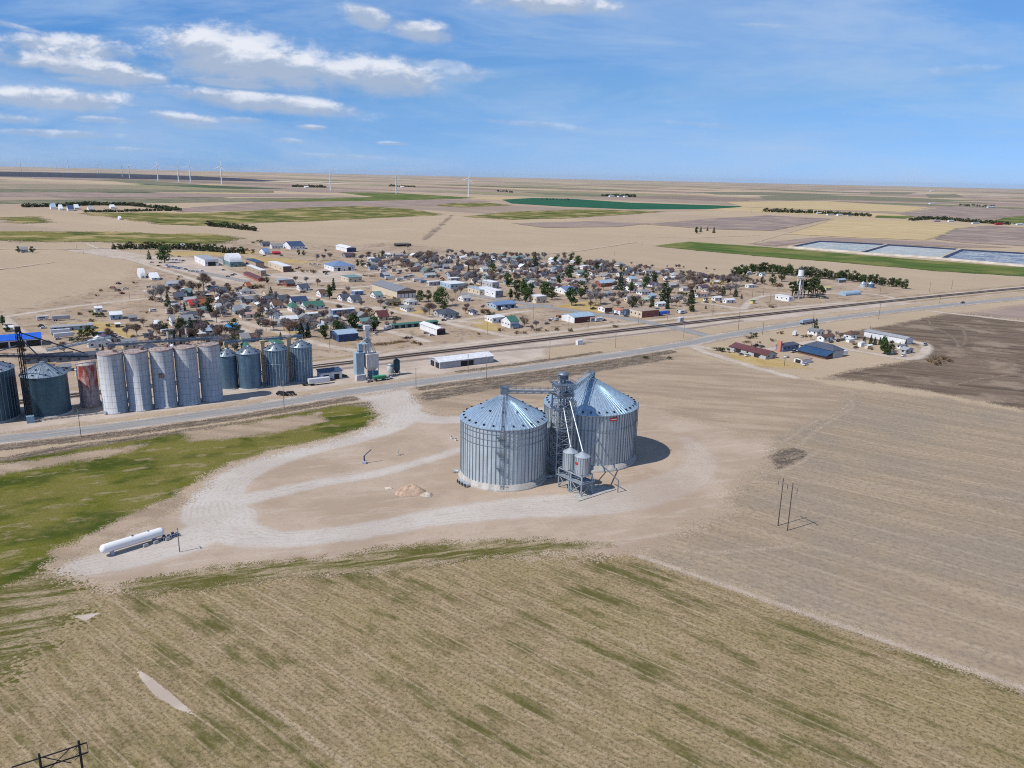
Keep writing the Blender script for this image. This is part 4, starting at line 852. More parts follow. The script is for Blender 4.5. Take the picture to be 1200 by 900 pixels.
def lattice(mb, p, w, h, n, r=.14, taper=1.0, z0=0.0):
    """square braced tower"""
    c = lambda i, f: Vector((p[0] + (-1, 1, 1, -1)[i] * w / 2 * (1 + (taper - 1) * f), p[1] + (-1, -1, 1, 1)[i] * w / 2 * (1 + (taper - 1) * f), z0 + (h - z0) * f))
    for i in range(4):
        mb.bar(c(i, 0), c(i, 1), r * 1.8)
        for k in range(n):
            a, b = k / n, (k + 1) / n; j = (i + 1) % 4; mb.bar(c(i, b), c(j, b), r); mb.bar(c(i, a), c(j, b), r * .8); mb.bar(c(j, a), c(i, b), r * .8)
def fan(mb_parent, loc, ang, r, nm='aeration_fan'):
    c = Vector(loc); d = Vector((cos(ang), sin(ang), 0)); m = MB(); m.tube(c + Vector((0, 0, r)), c + d * 1.4 + Vector((0, 0, r)), r, 14); m.tube(c + d * 1.4 + Vector((0, 0, r)), c + d * 1.9 + Vector((0, 0, r)), r * 1.15, 14, r * 1.25); m.box(c.x + d.x, c.y + d.y, 0, r * 1.5, r * 1.4, r * .35, ang)
    f = m.build(nm, M_lt, mb_parent); m2 = MB(); m2.tube(c + d * 1.91 + Vector((0, 0, r)), c + d * 1.95 + Vector((0, 0, r)), r * 1.0, 12); m2.build('fan_inlet', M_blk, f); return f

# --- the two big bins
b1c, b2c = Vector((-2.8, 290.1, 0)), Vector((33.0, 314.9, 0))
B1 = grain_bin(b1c, 16.6, 24.2, 33.4, 'shorter big galvanised grain bin with ladder and caged platforms on its front', 64, (22.3, 20.0, 17.6), 26, 11, 2.6, ladder=3, face=-91, rr=64, group='two big new bins')
for a in (-152, -147, -141, -136): fan(B1, (cos(rad(a)) * 17.6, sin(rad(a)) * 17.6, 0), rad(a), .75)
fan(B1, (cos(rad(176)) * 17.6, sin(rad(176)) * 17.6, 0), rad(176), .75)
B2 = grain_bin(b2c, 19.2, 23.6, 34.6, 'larger big galvanised grain bin with small red plate near its eave', 84, (17.2,), 36, 0, 2.6, ladder=0, stair=False, rr=84, group='two big new bins')
a = rad(-67); sg = MB().box(0, 0, 0, .12, 3.4, 1.3); so_ = sg.build('maker_plate', M_redplate, B2, (cos(a) * 19.55, sin(a) * 19.55, 21.2)); so_.rotation_euler = (0, 0, a)
MB().box(.07, 0, .45, .02, 2.5, .35).build('plate_lettering', M_plate, so_)
a = rad(-4); d = Vector((cos(a), sin(a), 0)); lm = MB()
for k in (-.5, .5): lm.bar((19.75 * cos(a) - sin(a) * k, 19.75 * sin(a) + cos(a) * k, 1), (19.75 * cos(a) - sin(a) * k, 19.75 * sin(a) + cos(a) * k, 24.5), .2)
for z in np.arange(1.5, 24, .8): lm.bar((19.75 * cos(a) - sin(a) * .5, 19.75 * sin(a) + cos(a) * .5, z), (19.75 * cos(a) + sin(a) * .5, 19.75 * sin(a) - cos(a) * .5, z), .1)
lm.build('ladder', M_rib, B2)
mark(b1c, 'shorter big grain bin'); mark(b2c, 'larger big grain bin')
# --- bucket elevator tower between them
tw = Vector((19.6, 291.5, 0)); te = thing('bucket_elevator', tw, rad(20), 'tall lattice bucket elevator tower standing between the two big bins', 'grain elevator')
mb = MB(); lattice(mb, (0, 0), 6.0, 37.5, 11, .27); mb.build('tower_frame', M_stl2, te)
mb = MB(); lattice(mb, (4.5, 1.2), 2.6, 30, 10, .18)
for k in range(10): mb.bar((2.6, .2 if k % 2 else 2.2, k * 3), (4.6, 2.2 if k % 2 else .2, k * 3 + 3), .35, .08)
mb.build('stair_tower', M_stl2, te)
for x in (-.7, .7): MB().box(x, 0, .3, .5, .6, 38.6).build('leg_casing', M_stl, te)
mb = MB(); mb.box(0, 0, 0, 3.4, 2.2, 2.4); mb.build('boot', M_stl, te)
hd = MB(); hd.box(0, 0, 38.9, 3.4, 1.7, 1.6); hd.tube((-.85, -.85, 40.4), (-.85, .85, 40.4), .95, 14); hd.tube((.85, -.85, 40.4), (.85, .85, 40.4), .95, 14); hd.lathe([(2.3, 41.2), (2.3, 41.35), (.5, 42.2), (.01, 42.2)], 16); hd.build('head_drive', M_stl, te)
def platform(par, z, w, rail=True):
    pm = MB().box(0, 0, z, w, w, .15)
    for i in range(4):
        c0 = Vector(((-1, 1, 1, -1)[i] * w / 2, (-1, -1, 1, 1)[i] * w / 2, z)); c1 = Vector(((1, 1, -1, -1)[i] * w / 2, (-1, 1, 1, -1)[i] * w / 2, z))
        for h in (.6, 1.15): pm.bar(c0 + Vector((0, 0, h)), c1 + Vector((0, 0, h)), .09)
        for k in range(4): q = c0.lerp(c1, k / 4); pm.bar(q, q + Vector((0, 0, 1.15)), .09)
    pm.build('platform', M_stl, par)
platform(te, 37.4, 8.2); platform(te, 33.0, 7.2); platform(te, 27.5, 7.0); platform(te, 18.5, 6.8)
mb = MB(); mb.tube((0, 0, 36.5), (0, 0, 33.2), 1.3, 12, .8); mb.tube((0, 0, 33.2), (0, 0, 31.6), .9, 12); mb.build('distributor', M_lt, te)
# --- conveyors over the bins
def conveyor(name, p, q, w, h, label, mat, panels=0, mat2=None, cat='conveyor', leg=()):
    p, q = Vector(p), Vector(q); o = thing(name, p, 0, label, cat); d = q - p; n = max(4, int(d.length / 3)); u = d.normalized(); s = u.cross(Vector((0, 0, 1))).normalized(); up = Vector((0, 0, 1))
    MB().bar((0, 0, h * .35), d + Vector((0, 0, h * .35)), w * .45, h * .5).build('trough', mat2 or mat, o)
    mb = MB()
    for k in (-w / 2, w / 2):
        mb.bar(s * k, d + s * k, .16); mb.bar(s * k + up * h, d + s * k + up * h, .14)
        for i in range(n):
            a, b = d * (i / n), d * ((i + 1) / n); mb.bar(a + s * k, a + s * k + up * h, .1); mb.bar(a + s * k, b + s * k + up * h, .1)
    for i in range(n + 1): mb.bar(d * (i / n) - s * w / 2, d * (i / n) + s * w / 2, .12)
    mb.build('truss', mat, o)
    mb = MB(); mb.bar(s * (w * .36), d + s * (w * .36), w * .24, .06); mb.build('catwalk', M_rib, o)
    return o
p1 = b1c + Vector((0, 0, 33.3)); conveyor('overhead_conveyor', p1 + Vector((-1.6, 0, .4)), tw + Vector((-2.4, .3, 33.4)), 1.9, 2.2, 'level truss conveyor from the elevator tower to the shorter bin peak', M_stl, mat2=M_lt)
hb = thing('conveyor_head', p1, 0, 'small steel discharge box with handrail on the shorter bin peak', 'conveyor'); MB().box(0, 0, .05, 2.4, 2.2, 2.6).build('discharge_box', M_stl, hb); mb = MB()
for x, y in ((-1.5, -1.4), (1.5, -1.4), (1.5, 1.4), (-1.5, 1.4)): mb.bar((x, y, .1), (x, y, 3.6), .12)
for z in (2.9, 3.5):
    for a, b in (((-1.5, -1.4), (1.5, -1.4)), ((1.5, -1.4), (1.5, 1.4)), ((1.5, 1.4), (-1.5, 1.4)), ((-1.5, 1.4), (-1.5, -1.4))): mb.bar((*a, z), (*b, z), .1)
mb.build('handrail', M_stl, hb)
conveyor('overhead_conveyor', tw + Vector((2.2, 2.4, 33.2)), b2c + Vector((-.6, -.6, 35.2)), 2.3, 1.7, 'covered truss conveyor sloping from the tower to the larger bin peak', M_galr, mat2=M_galr)
hb2 = thing('conveyor_head', b2c + Vector((0, 0, 34.5)), 0, 'small steel discharge box on the larger bin peak', 'conveyor'); MB().box(0, 0, .1, 2.4, 2.2, 1.9).build('discharge_box', M_stl, hb2); mb = MB()
for x in (-1.2, 1.2): mb.bar((x, -1.1, 2), (x, -1.1, 3), .1); mb.bar((x, 1.1, 2), (x, 1.1, 3), .1)
mb.bar((-1.2, -1.1, 3), (1.2, -1.1, 3), .1); mb.bar((-1.2, 1.1, 3), (1.2, 1.1, 3), .1); mb.bar((-1.2, -1.1, 3), (-1.2, 1.1, 3), .1); mb.bar((1.2, -1.1, 3), (1.2, 1.1, 3), .1); mb.build('handrail', M_stl, hb2)
# --- two overhead hopper tanks on a stand
def hopper(ctr, r, z0, z1, label):
    o = thing('hopper_tank', (ctr[0], ctr[1], 0), 0, label, 'hopper tank', 'two loadout tanks'); MB().lathe([(r, z0), (r, z1)], 36).build('tank_wall', M_lt, o)
    rb = MB()
    for i in range(20): a = 2 * pi * i / 20; rb.box(cos(a) * (r + .05), sin(a) * (r + .05), z0, .1, .14, z1 - z0, a)
    rb.build('stiffeners', M_rib, o); MB().lathe([(r + .15, z1 - .1), (.5, z1 + 1.4), (.5, z1 + 1.9), (.01, z1 + 1.9)], 36, smooth=False).build('roof', M_lt, o); MB().lathe([(r, z0 + .02), (.45, z0 - 2.6), (.45, z0 - 3.1), (.01, z0 - 3.1)], 24).build('hopper_cone', M_stl, o)
    return o
hA, hB = Vector((22.5, 278.6, 0)), Vector((26.6, 273.6, 0))
hopper(hA, 2.75, 8.0, 14.6, 'grey hopper tank on the steel stand, next to the tower'); ob = hopper(hB, 2.85, 8.0, 14.8, 'grey hopper tank with small red plate, nearer the loading pad')
a = rad(-140); q = MB().box(0, 0, 0, .1, 1.4, .9).build('maker_plate', M_redplate, ob, (cos(a) * 3.0, sin(a) * 3.0, 12)); q.rotation_euler = (0, 0, a)
sd = thing('tank_stand', ((hA + hB) / 2).to_tuple(), math.atan2(hB.y - hA.y, hB.x - hA.x), 'braced steel stand carrying the two grey hopper tanks', 'steel stand'); mb = MB()
for x in (-6.2, -.5, .5, 6.2):
    for y in (-2.7, 2.7): mb.bar((x, y, 0), (x, y, 8), .42)
for y in (-2.7, 2.7):
    for z in (5.2, 7.8): mb.bar((-6.2, y, z), (6.2, y, z), .36)
    for x0, x1 in ((-6.2, -.5), (.5, 6.2)): mb.bar((x0, y, .2), (x1, y, 5), .22); mb.bar((x1, y, .2), (x0, y, 5), .22)
for x in (-6.2, -.5, .5, 6.2):
    for z in (5.2, 7.8): mb.bar((x, -2.7, z), (x, 2.7, z), .36)
    mb.bar((x, -2.7, .2), (x, 2.7, 5), .2)
mb.build('frame', M_stl2, sd); mb = MB().box(0, 0, 5.0, 13.6, 6.8, .16)
for y in (-3.4, 3.4):
    for z in (5.7, 6.2): mb.bar((-6.8, y, z), (6.8, y, z), .09)
    for i in range(9): mb.bar((-6.8 + i * 1.7, y, 5), (-6.8 + i * 1.7, y, 6.2), .09)
mb.build('walkway', M_stl2, sd); mb = MB(); mb.bar((6.9, 2.6, .1), (6.5, 2.6, 5.1), .7, .12); mb.build('stair', M_stl, sd)
pad = wpts([(663, 570), (690, 566), (722, 574), (678, 588)]); tag(MB().add([(*q, .16) for q in pad] + [(*q, .30) for q in pad], [(4, 5, 6, 7), (0, 1, 5, 4), (1, 2, 6, 5), (2, 3, 7, 6), (3, 0, 4, 7)]).build('concrete_pad', M_conc), kind='structure')
def spout(name, p, q, r, label, mat, cat='grain spout'):
    p, q = Vector(p), Vector(q); o = thing(name, q, 0, label, cat); MB().tube(p - q, (0, 0, 0), r, 10).build('pipe', mat, o); d = (p - q); mb = MB()
    for f in (.5,): mb.tube(d * f, d * (f + .015), r * 1.35, 10)
    mb.build('flange', M_stl, o); return o
spout('grain_spout', tw + Vector((0, -1.2, 30.5)), hA + Vector((0, 0, 16.4)), .24, 'bright grain spout slanting from the tower to the hopper tank beside it', M_lt); spout('grain_spout', tw + Vector((2.2, -.6, 33.0)), hB + Vector((0, 0, 16.6)), .26, 'bright grain spout slanting from the tower to the outer hopper tank', M_lt)
spout('grain_spout', tw + Vector((-.8, .4, 38.6)), tw + Vector((-4.4, 1.2, 33.8)), .3, 'short pale spout below the tower head feeding the level conveyor', M_lt)
for (sx, sy, ln, lab) in ((-5.5, -4.2, 0, 'steel drag conveyor at ground between tower and shorter bin'),):
    o = thing('drag_conveyor', (10.5, 284.5, 0), 0, lab, 'conveyor'); MB().bar((-2, 1, .8), (8, 4.2, .8), .9, .8).build('trough', M_lt, o); mb = MB()
    mb.bar((-1.5, 1.2, .3), (5.5, 3.4, .3), .5, .4)
    mb.build('support', M_stl, o)
q = thing('unload_pipe', (40.6, 274.9, 0), 0, 'bent dark unload pipe rising by the loading stand, with long shadow', 'pipe'); MB().tube((0, 0, 0), (0, 0, 4.8), .22, 8).build('riser', M_rib, q); MB().tube((0, 0, 4.8), (-9, 2.5, 12.5), .2, 8).build('boom', M_rib, q)

# --- old elevator row on the left
for i, (c, r) in enumerate((((-191.1, 362.6), 5.5), ((-181.2, 367.5), 5.3), ((-171.5, 373.3), 5.3), ((-162.2, 379.2), 5.25), ((-153.5, 386.7), 5.15))):
    o = thing('white_silo', (*c, 0), rad(25 + 31 * i), ['end white silo of the five, beside the rusty silo', 'second white silo counting from the rusty silo', 'middle white silo with small rust stained louvre', 'fourth white silo counting from the rusty silo', 'end white silo of the five, beside the steel bins'][i], 'silo', 'five white silos')
    MB().lathe([(r + .15, 0), (r + .15, .8), (r, .8), (r, 29.0)], 48).build('wall', M_stave, o); MB().lathe([(r + .12, 28.6), (r + .2, 29.25), (r - .4, 29.25), (.01, 29.7)], 48).build('roof', paint((.38, .30, .28), .9, 0, .2, .5, 'silo_roof'), o)
    hm = MB()
    for k in range(14): a = 2 * pi * k / 14; hm.bar((cos(a) * r, sin(a) * r, 29.2), (cos(a) * r, sin(a) * r, 30.3), .1); b = 2 * pi * (k + 1) / 14; hm.bar((cos(a) * r, sin(a) * r, 30.3), (cos(b) * r, sin(b) * r, 30.3), .08)
    hm.build('handrail', M_rib, o); MB().box(cos(-.6) * r * .5, sin(-.6) * r * .5, 29.4, 1.6, 1.6, 1.3).build('roof_hatch', paint((.33, .2, .17), .9, 0, .2, 1, 'hatch'), o)
    mk = MB(); a = rad(-62 - 25 - 31 * i); mk.tube((cos(a - .9) * (r + .9), sin(a - .9) * (r + .9), .9), (cos(a - .9) * (r + .2), sin(a - .9) * (r + .2), .9), .8, 12); mk.build('fan', M_lt, o)
    if i == 2:
        a = rad(-75) - rad(25 + 31 * i); lv = MB().box(0, 0, 0, .12, 2.7, 2.6).build('louvre', paint((.30, .24, .22), .8, 0, .3, 1.5, 'louvre'), o, (cos(a) * (r + .03), sin(a) * (r + .03), 15.5)); lv.rotation_euler = (0, 0, a); MB().box(.07, -.7, .1, .04, .35, 2.4).box(.07, .2, .1, .04, .3, 2.4).box(.07, .95, .1, .04, .35, 2.4).build('slat', paint((.22, .07, .05), .9, 0, .2, 1, 'rust'), lv)
mark((-171.5, 373.3), 'five white silos')
for i, (c, r, e, pk) in enumerate((((-153.0, 409.5), 4.9, 18.6, 22.2), ((-142.1, 411.6), 6.0, 19.8, 23.3), ((-129.7, 419.2), 6.0, 20.3, 23.8), ((-118.3, 428.4), 5.7, 20.2, 23.8))):
    grain_bin(c, r, e, pk, ['narrow steel bin closest to the white silos', 'dark steel bin standing between the narrow bin and ribbed bins', 'ribbed blue steel bin with conveyor passing over, third in the row', 'ribbed blue steel bin at the road end of the row'][i], (0, 0, 22, 22)[i], (12.5,) if i > 1 else (), 8, 0, .6, M_midbin, M_dkroof, M_lt if i > 1 else M_rib, rr=24, face=-120, stair=i > 0, group='four steel bins in a row')
mark((-129.7, 419.2), 'ribbed steel bins')
for (x, y, top, lab) in ((268.5, 455, 404, 'narrow tan elevator leg beside the narrow steel bin'), (310.5, 453.5, 402, 'narrow tan elevator leg before the ribbed bins'), (341, 449, 398, 'narrow tan elevator leg between the two ribbed bins')):
    g = G(x, y); g = g * 1.012; z = 2
    while P(g.x, g.y, z)[1] > top: z += .2
    o = thing('elevator_leg', g, A, lab, 'elevator leg'); tm = paint((.50, .38, .27), .85, 0, .2, .8, 'leg_timber'); MB().box(0, 0, 0, 1.9, 1.6, z).build('leg_casing', tm, o); mb = MB()
    for k in range(int(z / 2)): mb.box(0, -.85, k * 2 + .6, 1.2, .14, .3)
    mb.build('ladder', M_rib, o); MB().box(0, 0, z, 2.5, 2.1, 1.5).build('head_drive', paint((.55, .42, .2), .7, 0, .15, 1, 'leg_head'), o)
grain_bin((-243.5, 348.0), 12.9, 23.6, 28.8, 'big dark ribbed bin cut off by the frame edge', 40, (), 12, 0, .8, M_dkbin, M_dkroof, M_rib, face=-70, rr=36); grain_bin((-221.0, 358.0), 9.7, 19.6, 25.2, 'dark blue-grey bin between the lattice leg and the rusty silo', 0, (), 10, 7, .8, M_dkbin, M_dkroof, face=-60, rr=30, stair=False)
mark((-221, 358), 'dark blue-grey bin')
o = thing('rusty_silo', (-208.2, 371.8, 0), 0, 'rust streaked old silo between dark bin and white silos', 'silo'); m, t, b = newmat('rusted_steel'); oc = t.obj(); n = t.noise(t.mapping(oc, sc=(1, 1, .25)), .5, 5, .65); s = t.n.new('ShaderNodeSeparateXYZ'); t.put(s.inputs[0], oc)
c = t.mix(t.rng(n, .42, .62), (.30, .045, .03), (.42, .31, .29)); c = t.mix(t.rng(t.math('ADD', s.outputs[2], t.math('MULTIPLY', n, 4)), 10, 15, 1, 0), c, t.mix(t.rng(n, .4, .6), (.22, .12, .11), (.40, .34, .33))); c = t.mix(t.math('MULTIPLY', t.math('LESS_THAN', t.math('FRACT', t.math('DIVIDE', s.outputs[2], 2.6)), .06), .6), c, (.08, .04, .04)); t.put(b.inputs['Base Color'], c); b.inputs['Roughness'].default_value = .85
MB().lathe([(4.8, 0), (4.8, 1.5), (4.4, 1.5), (4.4, 21)], 40).build('wall', m, o); MB().lathe([(4.5, 20.8), (4.5, 21.3), (.01, 21.9)], 32).build('roof', paint((.5, .42, .4), .8, 0, .2, .6, 'silo_top'), o); mb = MB()
for k in range(9): a = 2 * pi * k / 9; mb.bar((cos(a) * 4.2, sin(a) * 4.2, 21.3), (cos(a) * 4.2, sin(a) * 4.2, 22.6), .12)
mb.build('handrail', M_rib, o)
g = G(36, 494); o = thing('bucket_elevator', g, A, 'very tall black lattice elevator leg between the two dark bins', 'grain elevator'); mb = MB(); lattice(mb, (0, 0), 2.4, 42, 15, .15); mb.build('tower_frame', M_blk, o)
for x in (-.45, .45): MB().box(x, .3, .5, .5, .6, 42.5).build('leg_casing', M_blk, o)
MB().box(0, 0, 42, 2.3, 1.5, 2.4).build('head_drive', M_blk, o); MB().box(0, -1.6, 0, 3.2, 2.6, 3.2).build('boot', paint((.25, .38, .50), .6, .2, .15, 1, 'boot'), o); tl = o
def ph(px, py, z): return G(px, py, z)
top = g + Vector((0, 0, 40))
spout('grain_spout', top, Vector((-221, 358, 26.2)), .28, 'long dark spout from the lattice leg to the dark bin peak', M_navy); spout('grain_spout', top + Vector((.6, .6, 1.5)), Vector((-206.5, 369, 27.0)), .28, 'long dark spout from the lattice leg out past the dark bin', M_navy); spout('grain_spout', top + Vector((-.3, 0, -4)), Vector((-243.5, 348, 29)), .28, 'dark spout from the lattice leg toward the cut-off bin', M_navy)
conveyor('overhead_conveyor', (-246, 350, 28.6), (-206.5, 371.5, 24.4), 1.6, 1.5, 'blue walkway conveyor over the dark bins to the rusty silo', M_navy); conveyor('overhead_conveyor', (-226, 371.5, 27.0), (-197, 377, 33.0), 1.6, 1.6, 'pale blue truss conveyor behind the dark bin', M_stl, mat2=paint((.35, .42, .5), .6, .2, .1, 1, 'pale_trough')); conveyor('overhead_conveyor', (-193, 365, 31.6), (-152, 390, 31.0), 1.7, 1.5, 'steel gallery conveyor along the tops of the white silos', M_stl)
conveyor('overhead_conveyor', (-154, 410.5, 24.4), (-117.5, 430.5, 24.6), 1.6, 1.5, 'blue conveyor running over the steel bin peaks', M_stl, mat2=paint((.12, .22, .32), .5, .3, .1, 1, 'blue_trough'))
for i, (px, hh, c_) in enumerate(((193, 12.5, 0), (197.5, 12, 1), (200.5, 12, 1), (204.5, 14.5, 0))):
    gg = Vector((-171 + i * 2.4, 381 + i * 1.6, 0)); o = thing('vent_pipe', gg, 0, ['pale upright pipe at the left of the four behind the silos', 'dark upright pipe beside the left pale pipe behind the silos', 'dark upright pipe beside the tallest pipe behind the silos', 'tallest pale upright pipe behind the white silos'][i], 'pipe', 'four upright pipes behind the silos')
    MB().tube((0, 0, 0), (0, 0, 29.5 + hh * .55), .48, 10).build('pipe', M_blk if c_ else paint((.62, .56, .52), .8, 0, .15, 1, 'pale_pipe'), o); MB().tube((0, 0, 29.5 + hh * .55), (0, 0, 30.2 + hh * .55), .75, 10, .5).build('cap', M_blk, o)
# --- feed mill beside the railway
mg = G(428, 444); o = thing('feed_mill', mg, A, 'pale feed mill with hopper bins and tall white leg beside the railway', 'feed mill'); pk_ = paint((.60, .55, .54), .75, 0, .12, .6, 'mill_wall'); bl = paint((.30, .40, .47), .7, 0, .12, .6, 'mill_blue')
mark(mg, 'feed mill')
mb = MB().box(3.6, 0, 7.2, 7.2, 6.2, 7.6); mb.add([(0, -3.1, 7.19), (7.2, -3.1, 7.19), (7.2, 3.1, 7.19), (0, 3.1, 7.19), (2.8, -.6, 3.4), (4.4, -.6, 3.4), (4.4, .6, 3.4), (2.8, .6, 3.4)], [(0, 4, 5, 1), (1, 5, 6, 2), (2, 6, 7, 3), (3, 7, 4, 0), (4, 7, 6, 5)]); mb.build('hopper_bin', pk_, o)
mb = MB()
for x in (.3, 3.6, 6.9):
    for y in (-2.9, 2.9): mb.bar((x, y, 0), (x, y, 7.3), .35)
mb.build('support_leg', pk_, o); w_ = MB().box(-3.4, .6, 2.8, 4.6, 4.6, 13); w_.box(-2.4, .6, 15.8, 2.6, 2.8, 5.0); w_.build('mill_tower', bl, o); MB().box(-2.3, .6, 16.3, 3.0, 3.2, 0.4).box(-.95, .6, 16.9, .2, 2.6, 3.6).build('shutter', paint((.03, .12, .22), .6, 0, .1, 1, 'dark_blue'), o); roof_mesh(MB(), 2.8, 3.0, 20.8, 'gable', 'a', .5).build('roof', bl, o)
MB().box(-3.4, -1.5, 0, 5.6, 3.6, 3.4).build('intake_shed', paint((.52, .52, .54), .8, 0, .2, .8, 'intake'), o)
for x in (1.2, 2.6): MB().box(x, .4, 10, .8, .9, 18.5).build('leg_casing', M_wht, o)
lb = MB(); lattice(lb, (1.9, .4), 2.8, 29.2, 8, .1, 1, 14.9); lb.build('tower_frame', M_lt, o); MB().box(1.9, .4, 28.4, 3.2, 1.8, 2.6).build('head_drive', M_wht, o); mb = MB().box(1.9, .4, 22.5, 4.2, 3.6, .16)
for x, y in ((-.2, -1.4), (4, -1.4), (4, 2.2), (-.2, 2.2)): mb.bar((x, y, 22.5), (x, y, 23.8), .1)
mb.build('platform', M_stl, o)
for q_, e_ in (((2.6, 0, 24), (6.4, -1.6, 15)), ((1.4, 0, 24), (-2.0, .6, 21)), ((2.8, .6, 23), (6.4, 2.2, 15)), ((2.4, 0, 22), (1.2, -2, 15))): MB().tube(q_, e_, .22, 7).build('spout', M_lt, o)
gg = G(465, 439); o2 = thing('hopper_bin', gg, A, 'dark green steel hopper bin on legs beside the feed mill', 'hopper bin'); MB().lathe([(1.9, 3.2), (1.9, 8.6), (.4, 9.8), (.01, 9.8)], 20).build('tank_wall', paint((.03, .075, .085), .5, .3, .15, 1, 'dark_tank'), o2); MB().lathe([(1.9, 3.21), (.35, .9), (.01, .9)], 20).build('hopper_cone', M_navy, o2); mb = MB()
for a in range(4): q = pi / 4 + a * pi / 2; mb.bar((1.8 * cos(q), 1.8 * sin(q), 0), (1.8 * cos(q), 1.8 * sin(q), 4.2), .2)
mb.build('leg', M_blk, o2); gg = G(457.5, 437); o2 = thing('storage_tank', gg, 0, 'short grey storage tank between feed mill and dark hopper bin', 'tank'); MB().lathe([(2, 0), (2, 5), (.01, 5.8)], 20).build('tank_wall', paint((.42, .44, .45), .6, .2, .12, 1, 'grey_tank'), o2); MB().lathe([(2.05, 4.8), (2.15, 4.8), (2.15, 5.1), (2.05, 5.1)], 20).build('rim', M_stl, o2)
for (x, y, cc, nm, lab) in ((437, 443.5, (.05, .2, .34), 'feed_bin', 'blue steel feed bin standing under the feed mill hoppers'), (444.5, 446, (.05, .30, .16), 'grain_cart', 'green grain cart parked in front of the feed mill')):
    o2 = thing(nm, G(x, y), A, lab, 'feed bin' if nm == 'feed_bin' else 'grain cart'); L_ = 6.4 if nm == 'feed_bin' else 7.6; hh = 4.3 if nm == 'feed_bin' else 2.9
    MB().add([(-L_ / 2, -1.3, hh), (L_ / 2, -1.3, hh), (L_ / 2, 1.3, hh), (-L_ / 2, 1.3, hh), (-L_ / 2 + .8, -.7, 1), (L_ / 2 - .8, -.7, 1), (L_ / 2 - .8, .7, 1), (-L_ / 2 + .8, .7, 1)], [(0, 1, 5, 4)[::-1], (1, 2, 6, 5)[::-1], (2, 3, 7, 6)[::-1], (3, 0, 4, 7)[::-1], (4, 5, 6, 7)[::-1], (0, 1, 2, 3)]).build('box', paint(cc, .55, .1, .15, 1, 'steel_box'), o2)
    for sx in (-1, 1):
        for sy in (-1, 1): MB().tube((sx * L_ * .3, sy * 1.05, .65), (sx * L_ * .3, sy * 1.4, .65), .65 if nm == 'grain_cart' else .3, 12).build('wheel', M_blk, o2)
# --- propane tank
ta, tb = G(118, 653.5), G(193, 630.5); tc = (ta + tb) / 2; ang = math.atan2(tb.y - ta.y, tb.x - ta.x); hl = (tb - ta).length / 2
o = thing('propane_tank', tc, ang, 'long white cylindrical propane tank lying on two saddles', 'propane tank'); prof = [(.01, -hl)]
for i in range(1, 9): f = i / 8; prof.append((1.42 * math.sqrt(1 - (1 - f) ** 2), -hl + 1.2 * f))
prof += [(r, -z) for r, z in prof[::-1]]; tk = MB().lathe(prof, 32); tk.v = [(z, x, y + 2.5) for x, y, z in tk.v]; tk.build('tank_shell', paint((.80, .80, .80), .35, 0, .04, .3, 'white_tank', .5), o)
for s in (-1, 1): MB().box(s * hl * .66, 0, 0, .7, 2.3, 1.6).build('saddle', paint((.35, .42, .52), .8, 0, .1, 1, 'saddle'), o)
MB().bar((-hl * .6, -1.2, .95), (hl * .95, -1.2, .95), .22).bar((hl * .4, -1.2, .95), (hl * 1.05, -1.2, .5), .2).bar((0, 0, 3.9), (0, 0, 4.3), .5).bar((hl * .5, 0, 3.9), (hl * .5, 0, 4.2), .4).build('pipework', M_rib, o); mark(tc, 'propane tank')
sk = G(200, 630); o = thing('pump_skid', sk, ang, 'dark pump and pipe skid at the end of the propane tank', 'pump skid'); mb = MB().box(0, 0, .1, 5.5, 1.6, .25)
for x, y, l in ((-2, .2, 1.1), (-.6, -.2, .9), (.8, .3, 1.2), (2, -.1, .8)): mb.box(x, y, .35, .8, .7, l); mb.tube((x, y, l + .2), (x + .9, y - .3, .6), .12, 6)
mb.build('pump', paint((.07, .10, .2), .6, .2, .2, 1, 'pump_blue'), o); mb = MB()
for x in (-2.6, 0, 2.6): mb.bar((x, -1, .1), (x, -1, 1.2), .12)
mb.bar((-2.6, -1, 1.2), (2.6, -1, 1.2), .1).build('guard_rail', M_lt, o)
for i, (x, y) in enumerate(((171, 640.5), (183, 636.8), (197, 633))): o = thing('concrete_block', G(x, y), ang + .2, ['pale concrete barrier block beside the middle of the propane tank', 'pale concrete barrier block near the tank saddle', 'pale concrete barrier block beside the pump skid'][i], 'barrier block', 'barrier blocks by the tank'); MB().box(0, 0, .1, 1.6, .7, .6).box(0, 0, .7, 1.4, .5, .25).build('block', M_conc, o)
# --- dirt piles, probe, post, small things in the yard
def mound(px, py, r, h, label, seed, col):
    rs = random.Random(seed); g = G(px, py); n = 22; k = 7; vs = []; fs = []
    for j in range(k + 1):
        for i in range(n):
            f = j / k; a = 2 * pi * i / n; rr = r * (1 - f) * (1 + .16 * math.sin(3 * a + seed) + rs.uniform(-.07, .07)); vs.append((rr * cos(a) * 1.25 + f * .8, rr * sin(a), h * (1 - (1 - f) ** 1.6) * (1 + .15 * sin(2 * a + seed)) + rs.uniform(-.12, .12) * (0 if j == 0 else 1)))
    for j in range(k):
        for i in range(n): fs.append((j * n + i, j * n + (i + 1) % n, (j + 1) * n + (i + 1) % n, (j + 1) * n + i))
    fs.append(tuple(range(k * n, k * n + n))); o = MB().add(vs, fs, True).build('dirt_pile', paint(col, .95, 0, .25, .9, 'soil'), None, (g.x, g.y, .1)); tag(o, label, 'dirt pile'); return o
mound(480, 577, 4.6, 2.9, 'tan heap of dug soil left of the shorter big bin', 2, (.44, .31, .22)); mound(499, 580, 2.3, 1.0, 'small pale rubble heap at the foot of the soil heap', 5, (.5, .42, .34)); mound(455, 572.5, 1.2, .5, 'tiny pale spoil heap in the open yard', 7, (.56, .49, .42))
